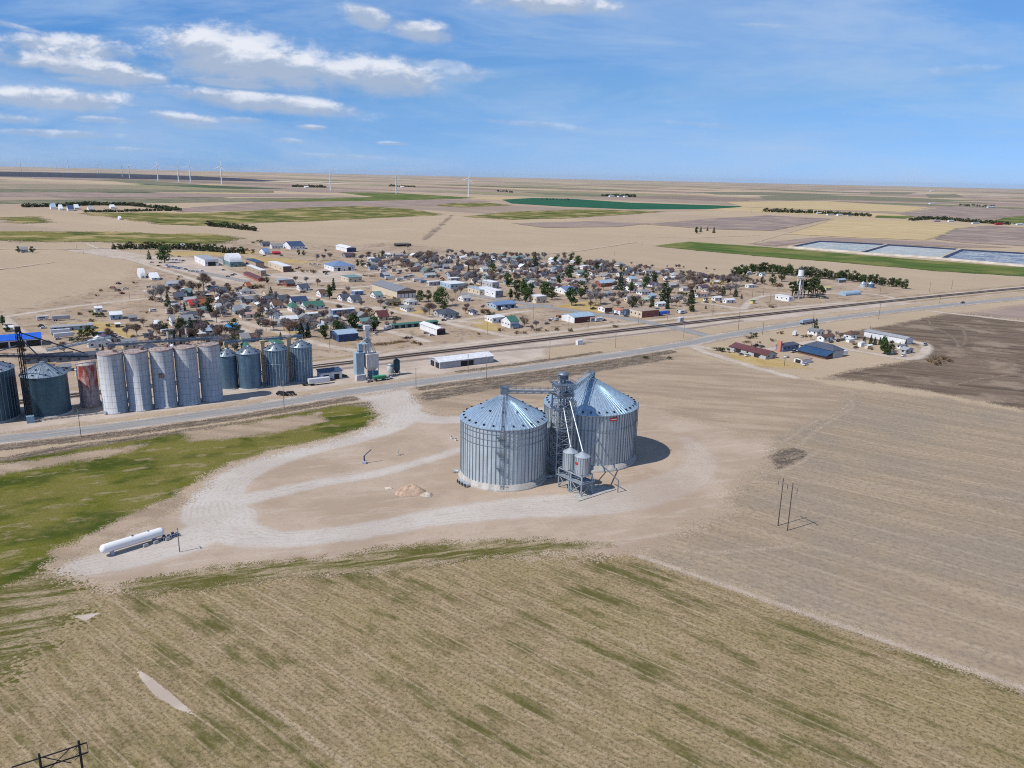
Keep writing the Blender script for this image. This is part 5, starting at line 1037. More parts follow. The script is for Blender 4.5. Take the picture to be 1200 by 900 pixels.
g = G(427, 543); o = thing('grain_probe', g, 0, 'blue steel grain probe with raised angled arm beside the yard track', 'grain probe'); MB().tube((0, 0, .1), (0, 0, 3.2), .28, 8).build('mast', M_navy, o); MB().tube((0, 0, 3.2), (2.7, 1.2, 5.6), .2, 8).build('arm', M_navy, o); MB().box(0, 0, .1, 1.6, 1.5, .9).build('base_block', paint((.4, .44, .55), .7, 0, .1, 1, 'probe_base'), o)
g = G(467, 533.5); o = thing('signal_post', g, 0, 'short pale post on concrete footing right of the grain probe', 'post'); MB().box(0, 0, .1, .38, .38, 2.6).build('post', paint((.45, .47, .42), .7, 0, .1, 1, 'post'), o); MB().box(0, 0, .1, 1.5, 1, .25).build('footing', M_conc, o)
for x, y, lab in ((529, 514, 'small white drum left of the shorter big bin, farther one'), (534, 516.5, 'small white drum beside the shorter big bin wall, nearer one')): o = thing('white_drum', G(x, y), 0, lab, 'drum', 'two white drums by the bin'); MB().tube((0, 0, .1), (0, 0, 1.1), .42, 10).build('drum_body', M_wht, o); MB().tube((0, 0, 1.1), (0, 0, 1.16), .44, 10).build('lid', M_blk, o)
# --- power poles
M_pole = paint((.095, .075, .06), .9, 0, .25, 1.5, 'pole_timber'); M_pole2 = paint((.23, .20, .175), .9, 0, .2, 1.5, 'grey_pole_timber')
o = thing('power_pole', G(911.7, 616), 0, 'two-legged wooden power pole standing alone in the fallow field', 'power pole'); d = Vector((1.95, -3.75, 0)); u = d.normalized()
for k in (0, 1): MB().tube(d * k, d * k + Vector((0, 0, 17.4)), .2, 8, .14).build('pole', M_pole, o)
MB().bar(-u * 2 + Vector((0, 0, 15.9)), d + u * 2.1 + Vector((0, 0, 15.9)), .2, .3).build('crossarm', M_pole2, o); MB().bar(Vector((0, 0, 12.4)), d + Vector((0, 0, 14)), .1).build('brace', M_pole, o)
for k in (-2, 2.1, 6.3): MB().tube(u * k + Vector((0, 0, 15.7)), u * k + Vector((0, 0, 14.2)), .09, 8).build('insulator', M_blk, o)
n_ = G(92, 868, 18.3); n_.z = 0; o = thing('power_pole', n_, 0, 'dark two-legged power pole top at the bottom corner of the field', 'power pole'); d = Vector((-4.9, -3.3, 0)); u = d.normalized()
for k in (0, 1): MB().tube(d * k, d * k + Vector((0, 0, 18.3)), .2, 8, .2).build('pole', M_blk, o)
for z, e in ((17.4, 1.2), (15.4, 1.2)): MB().bar(-u * e + Vector((0, 0, z)), d + u * 4 + Vector((0, 0, z)), .16, .2).build('crossarm', M_blk, o)
MB().bar(-u * 1.2 + Vector((0, 0, 17.4)), -u * 1.2 + Vector((0, 0, 15.4)), .07).bar(d * .25 + Vector((0, 0, 17.3)), d * .95 + Vector((0, 0, 14.0)), .12).bar(d * .9 + Vector((0, 0, 17.3)), d * .25 + Vector((0, 0, 14.4)), .12).build('brace', M_blk, o)
for z in (17.4, 16.1, 15.4): MB().bar(Vector((0, 0, z)), Vector((-.5, -1.1, z - .25)), .07).build('insulator', M_blk, o)
def pole(x, y, hp, arm=True, mat=None, desc='wooden utility pole'):
    g = G(x, y); h = hp / (ppm(g) * .97); o = thing('utility_pole', g, A, cat='utility pole', group='utility poles along the road and town'); PEND.append((o, desc)); MB().tube((0, 0, 0), (0, 0, h), .17, 7, .11).build('pole', mat or M_pole2, o)
    if arm:
        MB().box(0, .14, h - .9, .14, 2.4, .14).build('crossarm', mat or M_pole2, o)
        for k in (-1, 0, 1): MB().tube((0, .14 + k, h - .76), (0, .14 + k, h - .5), .07, 6).build('insulator', M_lt, o)
for x, y, hp in ((210.5, 647, 30), (95, 512, 33), (333, 479, 33), (487.5, 455, 24), (548.5, 437, 22), (570, 445, 28), (644, 421.5, 21), (721, 408, 19), (801, 396, 16), (865, 387, 22), (893.5, 392.5, 15), (952, 383, 17), (1029.5, 374, 18), (1101, 355, 10), (919, 429, 10), (1019, 392, 10), (848, 350, 7), (835, 369, 15), (881.5, 348, 12), (902, 357.5, 13), (894.5, 346, 9), (964, 350, 7), (782, 375, 12), (748, 380, 12), (689, 385, 10), (666.5, 382, 11),
                 (625, 374, 17), (571, 391, 13), (484, 403, 14), (386.5, 408, 17), (152, 350, 13), (1031, 346, 9), (1089, 342, 11), (1115, 339, 11), (720, 300, 6), (671, 299, 7), (753, 288, 5), (145, 294, 8), (165, 296, 7), (177, 295, 7), (90, 292, 5), (98, 298, 5), (235, 285, 7), (250, 286, 7), (880, 252, 6), (945, 258, 5), (1004, 262, 5), (212, 363, 14), (236, 376, 20), (315, 345, 13), (356, 366, 11)):
    pole(x, y, hp, hp > 9, M_pole if x > 860 else None)
FILLV = []
# ------------------------------------------------------------------ town buildings: x, y, wl, wr, h, roof, roof colour, wall colour
B(240.5, 312, 20, 16, 7.5, 'f', 'lgrey', 'white', 'large white flat-roofed school hall with dark open end', 'school hall', doors=('R', 1, 9, 5, 'open'), ph='white school hall')
B(262, 310, 6, 22, 6, 'f', 'grey', 'lgrey', 'grey flat-roofed school wing', 'school wing')
B(270, 313, 7, 14, 6, 'qa', 'white', 'teal', 'teal fronted hall with arched white roof', 'school gym', metal=True)
B(306, 324, 33, 6, 6.5, 'f', 'white', 'tan', 'long beige school wing with flat white roof', 'school wing'); B(300, 314.5, 12, 10, 6.8, 'f', 'navy', 'tan', 'navy flat-roofed school block', 'school wing', win=False)
B(303, 330, 22, 8, 3, 'gb', 'maroon', 'brick', 'long maroon-roofed brick walkway building', 'school wing', metal=True)
B(332, 319, 20, 10, 6.5, 'f', 'white', 'cream', 'cream flat-roofed office with dark brown end', 'office', end=('brown', 1), ph='cream flat-roofed office')
B(391, 318, 11, 25, 6, 'ha', 'blue', 'white', 'white hall with blue hipped roof and dark doorways', 'hall', doors=('R', 2, 3, 4, 'open'), metal=True, ph='blue-roofed white hall', pitch=.3)
B(319, 291.5, 4, 13, 4, 'ga', 'grey', 'white', None); B(308, 289, 4, 9, 4, 'ga', 'slate', 'grey', None); B(340.5, 292.5, 9, 17, 5, 'ga', 'navy', 'white', 'big white building with navy gable roof', 'shop building', ph='navy-roofed building')
B(310, 298.5, 6, 7, 4, 'ga', 'blue', 'white', 'white shed with grey-blue roof', 'shed'); B(321, 298.5, 2, 8, 2.6, 's', 'red', 'red', 'low bright red shed', 'shed', ph='low red shed')
B(327, 332, 5, 14, 3, 'f', 'lgrey', 'lgrey', 'low grey annex with flat roof', 'annex'); B(336, 336, 7, 10, 3.2, 'ga', 'slate', 'brick', None); B(352, 341, 6, 11, 3.2, 'ga', 'slate', 'white', None); B(376, 348.5, 7, 7, 3.6, 'ga', 'brown', 'white', None)
B(328, 355.5, 10, 12, 3.4, 'ga', 'slate', 'lgrey', None); B(343, 357, 6, 18, 3, 'ga', 'navy', 'white', None); B(321, 362, 6, 11, 3.2, 'ga', 'brown', 'white', None); B(342, 365.5, 9, 8, 4.2, 'ha', 'green', 'white', 'small white house with green hipped roof', ph='small green-hipped house')
B(358, 363.5, 8, 23, 3.2, 'ga', 'green', 'white', 'long white house with green gable roof', 'house', ph='long green-roofed house'); B(304, 358, 3, 5, 3, 'ga', 'lblue', 'lblue', None, 'shed'); B(312, 367, 3, 7, 3, 'ga', 'white', 'lblue', None, 'shed'); B(312, 349, 9, 6, 3.4, 'ga', 'tan', 'cream', None); B(290, 339, 10, 5, 3.4, 'ga', 'rust', 'tan', None)
B(284, 366, 6, 6, 3, 'ga', 'lgrey', 'grey', None); B(283, 373, 3, 23, 2.9, 'ga', 'pink', 'white', 'long mobile home with pinkish roof', 'mobile home', ph='pinkish-roofed mobile home')
B(223, 361, 7, 9, 3.2, 'ga', 'red', 'tan', 'tan house with bright red roof', 'house', ph='bright red-roofed house', metal=True); B(234, 360, 5, 9, 3, 'ga', 'rust', 'tan', None); B(208, 352, 5, 10, 3.3, 'ga', 'slate', 'purple', None, 'shed'); B(219, 347, 4, 7, 3.2, 'ga', 'teal', 'teal', None); B(234, 350, 4, 11, 3, 'f', 'white', 'teal', None, 'mobile home'); B(197, 336, 3, 14, 3, 'ga', 'lgrey', 'lblue', None, 'mobile home')
B(165, 326.5, 4, 6, 2.4, 'qa', 'white', 'white', 'white covered boat shed', 'shed'); B(178, 328.5, 5, 9, 2.6, 'ga', 'white', 'white', 'low white metal lean-to', 'shed'); B(202, 382.5, 5, 4, 4.6, 'ga', 'grey', 'white', None); B(213, 380, 8, 15, 2.8, 'ga', 'grey', 'tan', 'low house with wide grey roof'); B(184, 386.5, 5, 5, 3, 'ga', 'white', 'white', None, 'shed')
B(241, 392, 4, 13, 2.8, 'ga', 'lblue', 'white', 'white house with pale blue gable roof', metal=True); B(268, 391, 5, 13, 3, 'ga', 'sky', 'lgrey', 'house with vivid blue roof', metal=True, ph='vivid blue-roofed house'); B(255, 365.5, 4, 6, 3.4, 'ga', 'lgrey', 'white', None); B(260, 370, 5, 6, 3.2, 'ga', 'slate', 'lgrey', None); B(276, 368.5, 9, 9, 3.4, 'ga', 'grey', 'lblue', None)
B(294, 400.5, 4, 11, 3.2, 'ga', 'brown', 'brown', 'brown house with dark gable roof'); B(284, 402, 5, 10, 3, 'ga', 'grey', 'cream', None); B(322, 410, 13, 11, 4.4, 'ha', 'green', 'white', 'large white house with green hipped roof', ph='large green-hipped house'); B(288, 413, 8, 7, 3.2, 'ha', 'green', 'lgrey', 'grey house with green hipped roof')
B(397, 401, 10, 23, 5.5, 'ga', 'lblue', 'dblue', 'blue metal shop with pale roof and open bay', 'shop building', doors=('L', 1, 5, 4, 'open'), ph='blue metal shop', pitch=.18); B(390, 369, 3, 26, 4, 'ga', 'white', 'blue', 'long blue metal shed with white roof', 'shed', pitch=.2, ph='long blue shed'); B(386, 375.5, 3, 12, 2.7, 'ga', 'lblue', 'lblue', None, 'mobile home'); B(380, 381, 5, 15, 3, 'f', 'brown', 'white', None, 'office'); B(362, 372.5, 3, 13, 3, 'f', 'white', 'lgrey', None, 'mobile home'); B(375, 386, 3, 5, 3, 'ga', 'lblue', 'white', None, 'shed')
B(444, 376, 6, 12, 3.4, 'ga', 'maroon', 'cream', 'steep house with dark maroon roof', pitch=.8); B(461, 385.5, 4, 32, 3, 'ga', 'green', 'teal', 'long row of storage units with green roof', 'storage units', doors=('R', 7, 3.0, 2.3, 'open'), win=False, La=38, pitch=.2, ph='green-roofed storage units')
B(512, 393, 20, 10, 4.6, 'gb', 'white', 'white', 'white metal shed with dark red open end', 'shop building', doors=('R', 1, 6, 3.2, 'open'), end=('maroon', 1), win=False, ph='white shed with dark red end'); B(465.5, 350, 48, 22, 7, 'gb', 'grey', 'cream', 'long cream warehouse with grey roof and white bay doors', 'warehouse', doors=('R', 5, 3.2, 4.2, 'white'), end=('brown', 1), win=False, ph='long cream warehouse', Lb=60)
B(408.5, 331, 9, 16, 5, 'f', 'teal', 'cream', 'cream building with teal fascia and flat roof', 'store'); B(400.5, 353, 5, 11, 3.2, 'ga', 'slate', 'white', None); B(413, 355.5, 6, 11, 3.3, 'ga', 'slate', 'white', None); B(416, 346.5, 4, 10, 4, 'f', 'white', 'blue', None, 'shed'); B(440, 350, 6, 9, 3, 'ga', 'teal', 'white', None)
B(451, 326, 6, 6, 3.6, 'ga', 'lgrey', 'navy', None, 'shed'); B(497, 321, 5, 13, 3.2, 'ga', 'teal', 'grey', None); B(500, 325.5, 4, 11, 3, 'ga', 'lgrey', 'lblue', None); B(503, 335, 3, 14, 4, 'f', 'white', 'lgrey', None, 'store'); B(406.5, 295.5, 13, 11, 6, 'gb', 'white', 'white', 'white metal shed with navy open end beside the field', 'shop building', end=('navy', 1), win=False, ph='navy-ended white shed')
B(465, 289, 3, 17, 3.2, 's', 'olive', 'black', 'long low dark cattle shed', 'shed', win=False, ph='long low dark shed'); B(454, 300.8, 4, 4, 3.2, 'ga', 'white', 'white', None, 'shed'); B(461, 301, 3, 11, 3, 'ga', 'lgrey', 'lgrey', None, 'mobile home'); B(405, 302, 4, 11, 3, 'ga', 'purple', 'grey', None); B(449, 317, 4, 5, 3.5, 'ga', 'white', 'white', None, 'shed'); B(432, 313, 4, 8, 3.2, 'ga', 'grey', 'white', None)
B(476.5, 365.5, 15, 9, 3.2, 'hb', 'grey', 'white', 'wide white house with grey hipped roof'); B(479, 358, 6, 11, 3.4, 'ha', 'lgrey', 'white', None); B(455, 358.5, 5, 15, 3, 'ga', 'olive', 'grey', None)
for a in ((540, 304.5, 3, 5, 3.4, 'ga', 'white', 'white'), (553, 304.5, 3, 8, 3, 'ga', 'grey', 'lgrey'), (577, 304.8, 4, 6, 3.4, 'ga', 'lgrey', 'white'), (588, 309, 5, 6, 3.6, 'ga', 'lgrey', 'lgrey'), (607, 309.5, 4, 10, 3.3, 'ga', 'purple', 'white'), (597, 314, 3, 4, 3.4, 'ga', 'tan', 'tan'), (566, 318.5, 5, 7, 3.2, 'ga', 'lgrey', 'white'), (534, 317.5, 4, 9, 3.1, 'ga', 'slate', 'lgrey'), (520, 315.5, 4, 7, 3.2, 'ga', 'grey', 'grey'), (509, 308.8, 4, 8, 3, 'ga', 'lgrey', 'lblue'), (524, 309, 4, 7, 3, 'ga', 'slate', 'grey'), (553, 323.5, 3, 7, 3.2, 'ga', 'white', 'white'), (574, 325.5, 7, 6, 3.3, 'gb', 'lgrey', 'white'), (527, 324.5, 5, 12, 3.1, 'ga', 'purple', 'lblue'),
          (528, 329.5, 4, 11, 3, 'f', 'white', 'lgrey'), (543, 353.5, 6, 9, 3.4, 'ga', 'lgrey', 'white'), (556, 331, 4, 7, 3.2, 'ga', 'slate', 'white'), (563, 334, 5, 8, 3, 'ha', 'grey', 'cream'), (548, 312, 4, 6, 3.2, 'ga', 'slate', 'white'), (486, 314, 4, 7, 3.2, 'ga', 'grey', 'white'), (474, 309, 4, 7, 3, 'ga', 'slate', 'lgrey'), (497, 307, 4, 6, 3, 'ga', 'grey', 'lblue'), (561, 311, 4, 6, 3, 'ga', 'brown', 'white'), (571, 313, 4, 6, 3, 'ga', 'slate', 'grey'), (583, 318, 4, 7, 3, 'ga', 'grey', 'cream'), (528, 303.5, 3, 5, 3, 'ga', 'slate', 'white')): B(*a)
B(605, 326, 7, 5, 4.5, 'f', 'tan', 'tan', 'square tan block house with flat roof', 'store', ph='square tan block'); B(528, 338.8, 12, 18, 5, 'f', 'white', 'lblue', 'flat-roofed store with salmon brick side', 'store', ph='salmon-sided flat store'); B(562, 346, 14, 9, 5, 'f', 'lblue', 'cream', 'cream store with pale blue flat roof', 'store'); B(580.5, 349, 19, 9, 6.5, 'f', 'white', 'white', 'big white flat-roofed store with dark grey side', 'store', end=('grey', 1), ph='big white flat-roofed store'); B(577, 338.5, 12, 8, 6.5, 'f', 'white', 'lgrey', 'pale upper block with flat roof', 'store')
B(581.5, 362.5, 11, 23, 4, 'ga', 'blue', 'lblue', 'pale blue shop with blue metal roof', 'shop building', doors=('R', 3, 3, 2.8, 'open'), pitch=.22, ph='blue-roofed shop'); B(520, 373, 9, 18, 3.6, 'ha', 'slate', 'lgrey', 'wide house with dark slate hipped roof', ph='wide slate-roofed house'); B(513, 371, 5, 6, 3.4, 'ga', 'slate', 'lgrey', None); B(554, 369.5, 5, 6, 3, 'ha', 'slate', 'white', None); B(577, 378.5, 9, 17, 3.8, 'f', 'white', 'white', 'low white L-shaped building with flat roof', 'store')
hs = B(598, 385, 11, 10, 5.6, 'ga', 'green', 'white', 'white two-storey house with bright green roof and porch', 'house', label='white two-storey house with bright green roof and dark porch beside the tracks', chim=True, ph='green-roofed two-storey house', metal=True)
La, Lb, h_ = hs['_dim']; MB().add([(-La / 2 - .3, -Lb / 2 - 3, 2.3), (La / 2 + .3, -Lb / 2 - 3, 2.3), (La / 2 + .3, -Lb / 2 - .02, 3.1), (-La / 2 - .3, -Lb / 2 - .02, 3.1)] + [(-La / 2 - .3, -Lb / 2 - 3, 2.45), (La / 2 + .3, -Lb / 2 - 3, 2.45), (La / 2 + .3, -Lb / 2 - .02, 3.25), (-La / 2 - .3, -Lb / 2 - .02, 3.25)], [(3, 2, 1, 0), (4, 5, 6, 7), (0, 1, 5, 4), (1, 2, 6, 5), (2, 3, 7, 6), (3, 0, 4, 7)]).build('porch_roof', paint(C['navy'], .7, 0, .1, 1, 'roof'), hs)
mb = MB()
for i in range(4): mb.box(-La / 2 + La * i / 3, -Lb / 2 - 2.8, 0, .18, .18, 2.4)
mb.build('porch_post', M_wht, hs)
B(658, 309, 4, 4, 5.5, 'f', 'lblue', 'lblue', 'small pale blue pump house box', 'shed', win=False); B(683, 315.5, 4, 10, 4, 'ga', 'white', 'white', None, 'shop building'); B(641, 321.5, 3, 13, 3, 'ga', 'lgrey', 'lblue', None, 'mobile home'); B(676, 333, 6, 20, 3, 'ga', 'lgrey', 'white', 'long white house with pale grey roof', 'house'); B(649, 338.5, 4, 8, 3, 'ga', 'maroon', 'grey', None); B(677, 322.5, 4, 9, 3.4, 'ga', 'teal', 'lgrey', None); B(664, 330.5, 3, 6, 3, 'ga', 'pink', 'pink', None)
B(704, 336.5, 7, 19, 4.4, 'ga', 'lblue', 'brick', 'red brick church with pale blue gable roof', 'church', chim=True, ph='red brick church', pitch=.5); B(664, 345.5, 14, 13, 4, 'ga', 'blue', 'white', 'white house with blue-grey metal roof', 'shop building'); B(628.5, 355.5, 8.5, 12, 6, 'f', 'white', 'cream', 'cream stone block with white flat roof and mast', 'store', ph='cream stone block')
B(712, 347.5, 5, 9, 3.4, 'ha', 'grey', 'lgrey', None); B(708.5, 366, 8, 9, 4, 'ga', 'tan', 'white', 'white store with tan roof and maroon side', 'store', end=('maroon', 1), metal=False); B(726.5, 369.5, 7, 4, 4.5, 'hb', 'salmon', 'white', 'white office with salmon red roof', 'store', ph='salmon-roofed office', metal=False); B(733, 369.5, 4, 7, 4.4, 'ga', 'slate', 'blue', 'navy store beside the street corner', 'store')
B(752, 372.5, 15, 20, 5.4, 'f', 'tan', 'cream', 'cream stucco corner store with brown brick side', 'store', end=('brick', 1), ph='cream corner store'); B(673, 379, 15, 24, 5, 'ga', 'lblue', 'white', 'white store with pale blue roof and dark red side', 'shop building', end=('maroon', 1), pitch=.22, win=False, ph='dark red-sided store'); B(692, 377.5, 4, 6, 3, 'qa', 'pink', 'lgrey', None, 'shed')
for a in ((726, 323.5, 4, 13, 3.2, 'ga', 'slate', 'white'), (739, 330.5, 6, 8, 3.6, 'ga', 'lblue', 'white'), (738, 341.5, 7, 9, 3.4, 'ga', 'brown', 'white'), (781, 328.5, 4, 12, 3, 'ga', 'white', 'white'), (786, 337.5, 5, 10, 3.2, 'ga', 'lgrey', 'grey'), (763, 351, 5, 6, 4, 'ga', 'lblue', 'lblue'), (771, 359.5, 4, 9, 3, 'ga', 'white', 'white'), (755, 354.5, 3, 5, 3, 'ga', 'pgreen', 'pgreen'), (818, 348.5, 4, 15, 3.2, 'ga', 'pink', 'white'), (838, 352.5, 4, 8, 3, 'ga', 'white', 'white'), (851, 355.5, 4, 10, 3.2, 'ga', 'white', 'white'), (877, 337.5, 3, 8, 2.8, 'f', 'white', 'white'), (815, 333, 3, 8, 3, 'ga', 'lgrey', 'cream'), (836, 333.5, 3, 8, 3, 'ga', 'white', 'cream'), (747, 335.5, 4, 8, 3, 'ga', 'grey', 'lgrey'), (800, 341, 4, 8, 3, 'ga', 'lgrey', 'white'), (792, 351.5, 4, 8, 3, 'ga', 'grey', 'lgrey'),
          (735, 353.5, 4, 8, 3, 'ga', 'white', 'cream'), (694, 322.5, 4, 7, 3, 'ga', 'brown', 'white'), (707, 318.5, 4, 6, 3, 'ga', 'slate', 'pink'), (622, 318.5, 4, 7, 3, 'ga', 'grey', 'white'), (636, 313, 4, 6, 3, 'ga', 'lgrey', 'lblue'), (617, 331, 4, 7, 3, 'ga', 'teal', 'lgrey'), (645, 330, 4, 7, 3, 'ga', 'lgrey', 'white'), (757, 320.5, 4, 7, 3, 'ga', 'grey', 'white'), (768, 322, 4, 7, 3, 'ga', 'lgrey', 'lblue')): B(*a)
B(882, 356, 3, 3, 3, 'ga', 'dgreen', 'yellow', 'tiny yellow shed with dark green roof', 'shed', win=False); B(924, 353.5, 16, 5, 4.6, 'f', 'white', 'white', 'white flat-roofed block building with two small windows', 'pump house', ph='white block building'); B(991, 347, 9, 18, 1.4, 'qa', 'lblue', 'lblue', 'pale blue quonset hut', 'quonset hut', win=False, metal=True, ph='pale blue quonset'); B(968, 340.5, 5, 6, 3, 'ga', 'yellow', 'cream', 'small cream house with yellowish roof', 'house'); B(983, 331.5, 4, 8, 3.6, 'ga', 'lblue', 'grey', None)
# farmstead by the highway
B(897, 421.5, 32, 11, 3.3, 'gb', 'maroon', 'lgrey', 'long low farmhouse with brown roof and open garage', 'house', Lb=31, La=11, doors=[('L', 2, 4, 2.6, 'open')], pitch=.4, metal=True, ph='long brown-roofed house', chim=True)
hb_ = B(917, 412.5, 8, 21, 4.2, 'ha', 'slate', 'blue', 'blue-walled house with slate hipped roof and salmon brick chimney', 'house', metal=True, ph='slate-hipped farmhouse'); La, Lb, h_ = hb_['_dim']; MB().box(-La / 2 - .9, -Lb * .1, 0, 1.4, 3.2, 7.6).build('chimney', paint((.52, .22, .15), .9, 0, .15, 1, 'salmon_brick'), hb_)
fs = B(976, 420, 24, 9, 5.4, 'hb', 'slate', 'lgrey', 'farm shop with slate upper roof and navy lean-to', 'shop building', metal=True, ph='navy farm shop', Lb=23, La=11, win=False); La, Lb, h_ = fs['_dim']
v = [(-La / 2 - 8.5, -Lb / 2 - .5, 2.0), (-La / 2 - .05, -Lb / 2 - .5, 4.6), (-La / 2 - .05, Lb / 2 + .5, 4.6), (-La / 2 - 8.5, Lb / 2 + .5, 2.0)]; MB().add(v + [(x, y, z + .25) for x, y, z in v], [(3, 2, 1, 0), (4, 5, 6, 7), (0, 1, 5, 4), (1, 2, 6, 5), (2, 3, 7, 6), (3, 0, 4, 7)]).build('lean_to_roof', paint((.025, .075, .17), .5, .1, .12, .8, 'metal_roof'), fs); MB().box(-La / 2 - 3.9, 0, 0, 7.4, Lb - .6, 2.05).build('lean_to_wall', WMAT('brown'), fs)
B(940, 426.5, 10, 11, 3, 'ga', 'tan', 'white', 'white garage with tan roof and dark door', 'garage', doors=('L', 1, 4, 2.2, 'open'), win=False, metal=False); B(957, 393.5, 11, 9, 3.4, 'gb', 'grey', 'white', 'white garage with grey gable roof', 'garage', doors=('L', 1, 4.5, 2.4, 'white')); B(965, 400.5, 8, 13, 3.4, 'ga', 'brown', 'white', 'white farmhouse with brown gable roof', chim=True); B(997, 399, 9, 7, 4.6, 'ha', 'brown', 'white', 'white square farmhouse with steep brown hipped roof', pitch=.7)
B(1061, 404, 38, 5, 4.6, 'gb', 'lgrey', 'white', 'long white metal barn', 'barn', Lb=34, La=9, win=False, ph='long white barn', pitch=.2); B(1061, 415, 7, 9, 3, 'gb', 'lgrey', 'lgrey', 'low grey farm trailer house', 'mobile home'); B(1009, 406.5, 4, 5, 2.8, 'f', 'white', 'white', 'boxy white shed', 'shed', win=False); B(1017, 409, 4, 5, 2.6, 'ga', 'white', 'cream', 'small cream shed', 'shed', win=False); B(995, 401.5, 4, 5, 2.6, 'ga', 'white', 'white', 'small gabled white shed', 'shed', win=False); B(1055, 409, 5, 6, 2.6, 'ga', 'grey', 'white', 'small grey-roofed outbuilding', 'shed')
# by the elevator
B(376, 446.5, 4, 25, 4.4, 's', 'navy', 'white', 'white loading shed with navy slanted roof beside the steel bins', 'shed', label='white loading shed with navy slanted roof beside the steel bins', win=False, Lb=6, doors=('R', 2, 3, 3, 'open')); B(515.5, 432.5, 13, 40, 4.4, 'ga', 'white', 'lgrey', 'pale machine shed with white roof', 'machine shed', label='pale machine shed with white roof and dark open bays beside highway', Lb=13, La=38, pitch=.22, doors=[('L', 2, 4.6, 3.4, 'open'), ('R', 1, 9, 3.2, 'open')], win=False, ph='white-roofed machine shed'); B(677, 404.5, 2, 6, 3, 'f', 'white', 'white', 'small white signal cabin beside the tracks', 'signal cabin', win=False); B(797, 377.5, 3, 4, 3.4, 'f', 'white', 'lgrey', 'small pale signal cabin beside the crossing', 'signal cabin', win=False); B(359, 467, .6, 5, 2.0, 'f', 'tan', 'tan', 'small tan wooden box house beside the steel bins', 'shed', Lb=4, win=False) if False else None
B(-8, 409.5, 9, 42, 5.2, 'ga', 'bblue', 'white', 'x', 'shop building', label='long white farm shop with vivid blue roof and open bays behind the dark bins', Lb=16, La=27, doors=('R', 3, 8, 4, 'open'), win=False, ph='vivid blue-roofed shop', pitch=.3); B(6, 389, 4, 10, 3, 'ga', 'white', 'cream', None, 'shed', Lb=7); B(60, 389, 7, 32, 3.2, 'ga', 'lgrey', 'lblue', 'x', 'mobile home', label='long pale blue mobile home with white end behind the vivid blue-roofed shop', Lb=7, La=27, pitch=.2, ph='long pale mobile home', group=None)
B(112, 366, 4, 8, 3.4, 'ga', 'white', 'white', None, 'shed', Lb=8); B(130, 375, 8, 14, 4, 'ga', 'white', 'lblue', 'white metal shop', 'shop building', Lb=12, ph='white and pale blue shop'); B(152, 377, 4, 9, 3.2, 'ga', 'grey', 'grey', None, 'shed', Lb=8); B(136, 384, 3, 5, 2.8, 'ga', 'white', 'purple', None, 'shed', Lb=5); B(145, 410, 6, 17, 3.6, 'ga', 'grey', 'cream', 'cream house with wide grey roof behind the silos', Lb=11); B(28, 427, 5, 28, 3.2, 'ga', 'black', 'grey', 'long dark-roofed shed behind the bins', 'shed', Lb=9, La=26); B(66, 425, 5, 26, 3, 'ga', 'slate', 'grey', None, 'shed', Lb=9, La=24); B(89, 441, 3, 14, 3.2, 'f', 'white', 'white', 'white trailer box behind the rusty silo', 'shed', Lb=4, win=False); B(72, 436, 4, 12, 3, 'ga', 'grey', 'lblue', None, 'shed', Lb=7); B(104, 383.5, 3, 4, 2.6, 'f', 'lblue', 'lblue', None, 'shed', Lb=4); B(25, 296, 5, 8, 4, 'ga', 'grey', 'lblue', 'lone grey-blue farmhouse between two dark trees', 'house', ph='lone grey-blue farmhouse')
# smaller houses that fill the town blocks, along the same street grid
fr = random.Random(21); SPOT = [(o.location.xy.copy(), max(o['_dim'][:2]) / 2) for o in SC.objects if '_dim' in o]
ZONE = [wpts(z) for z in ([(205, 342), (262, 338), (330, 352), (430, 372), (440, 392), (330, 388), (262, 372), (200, 376)], [(430, 300), (520, 298), (640, 303), (720, 310), (830, 324), (870, 336), (850, 352), (760, 356), (690, 350), (640, 338), (560, 336), (470, 322), (430, 318)], [(95, 404), (150, 392), (200, 380), (300, 396), (312, 410), (200, 420), (120, 424)])]
def inside(q, z): return poly_sd(np.array([q]), z)[0] > 0
for zi, want in ((0, 36), (1, 112), (2, 9)):
    n = 0; lo, hi = ZONE[zi].min(0), ZONE[zi].max(0)
    for _ in range(4000):
        q = Vector((fr.uniform(lo[0], hi[0]), fr.uniform(lo[1], hi[1])))
        if n >= want or not inside(q, ZONE[zi]) or any((q - s).length < 9 + r for s, r in SPOT): continue
        x, y = P(q.x, q.y, 0); n += 1; big = fr.random() < .62
        B(x, y, 5, 8, fr.uniform(2.6, 3.3), fr.choice(['ga', 'gb', 'ga', 'ha']), fr.choice(['grey', 'grey', 'slate', 'slate', 'lgrey', 'brown', 'white', 'purple', 'teal']), fr.choice(['white', 'white', 'lgrey', 'cream', 'lblue', 'tan', 'grey']), None, 'house' if big else 'shed', La=fr.uniform(9, 14) if big else fr.uniform(3.5, 6), Lb=fr.uniform(7, 9.5) if big else fr.uniform(3, 5)); SPOT.append((q, 6 if big else 3))
        if fr.random() < .75:
            k = fr.choice([('car', 'white'), ('car', 'slate'), ('car', 'black'), ('pickup', 'white'), ('pickup', 'slate'), ('car', 'lgrey'), ('car', 'maroon'), ('camper', 'white')]); FILLV.append((k, P(q.x + fr.uniform(-10, 10), q.y - fr.uniform(7, 11), 0)))
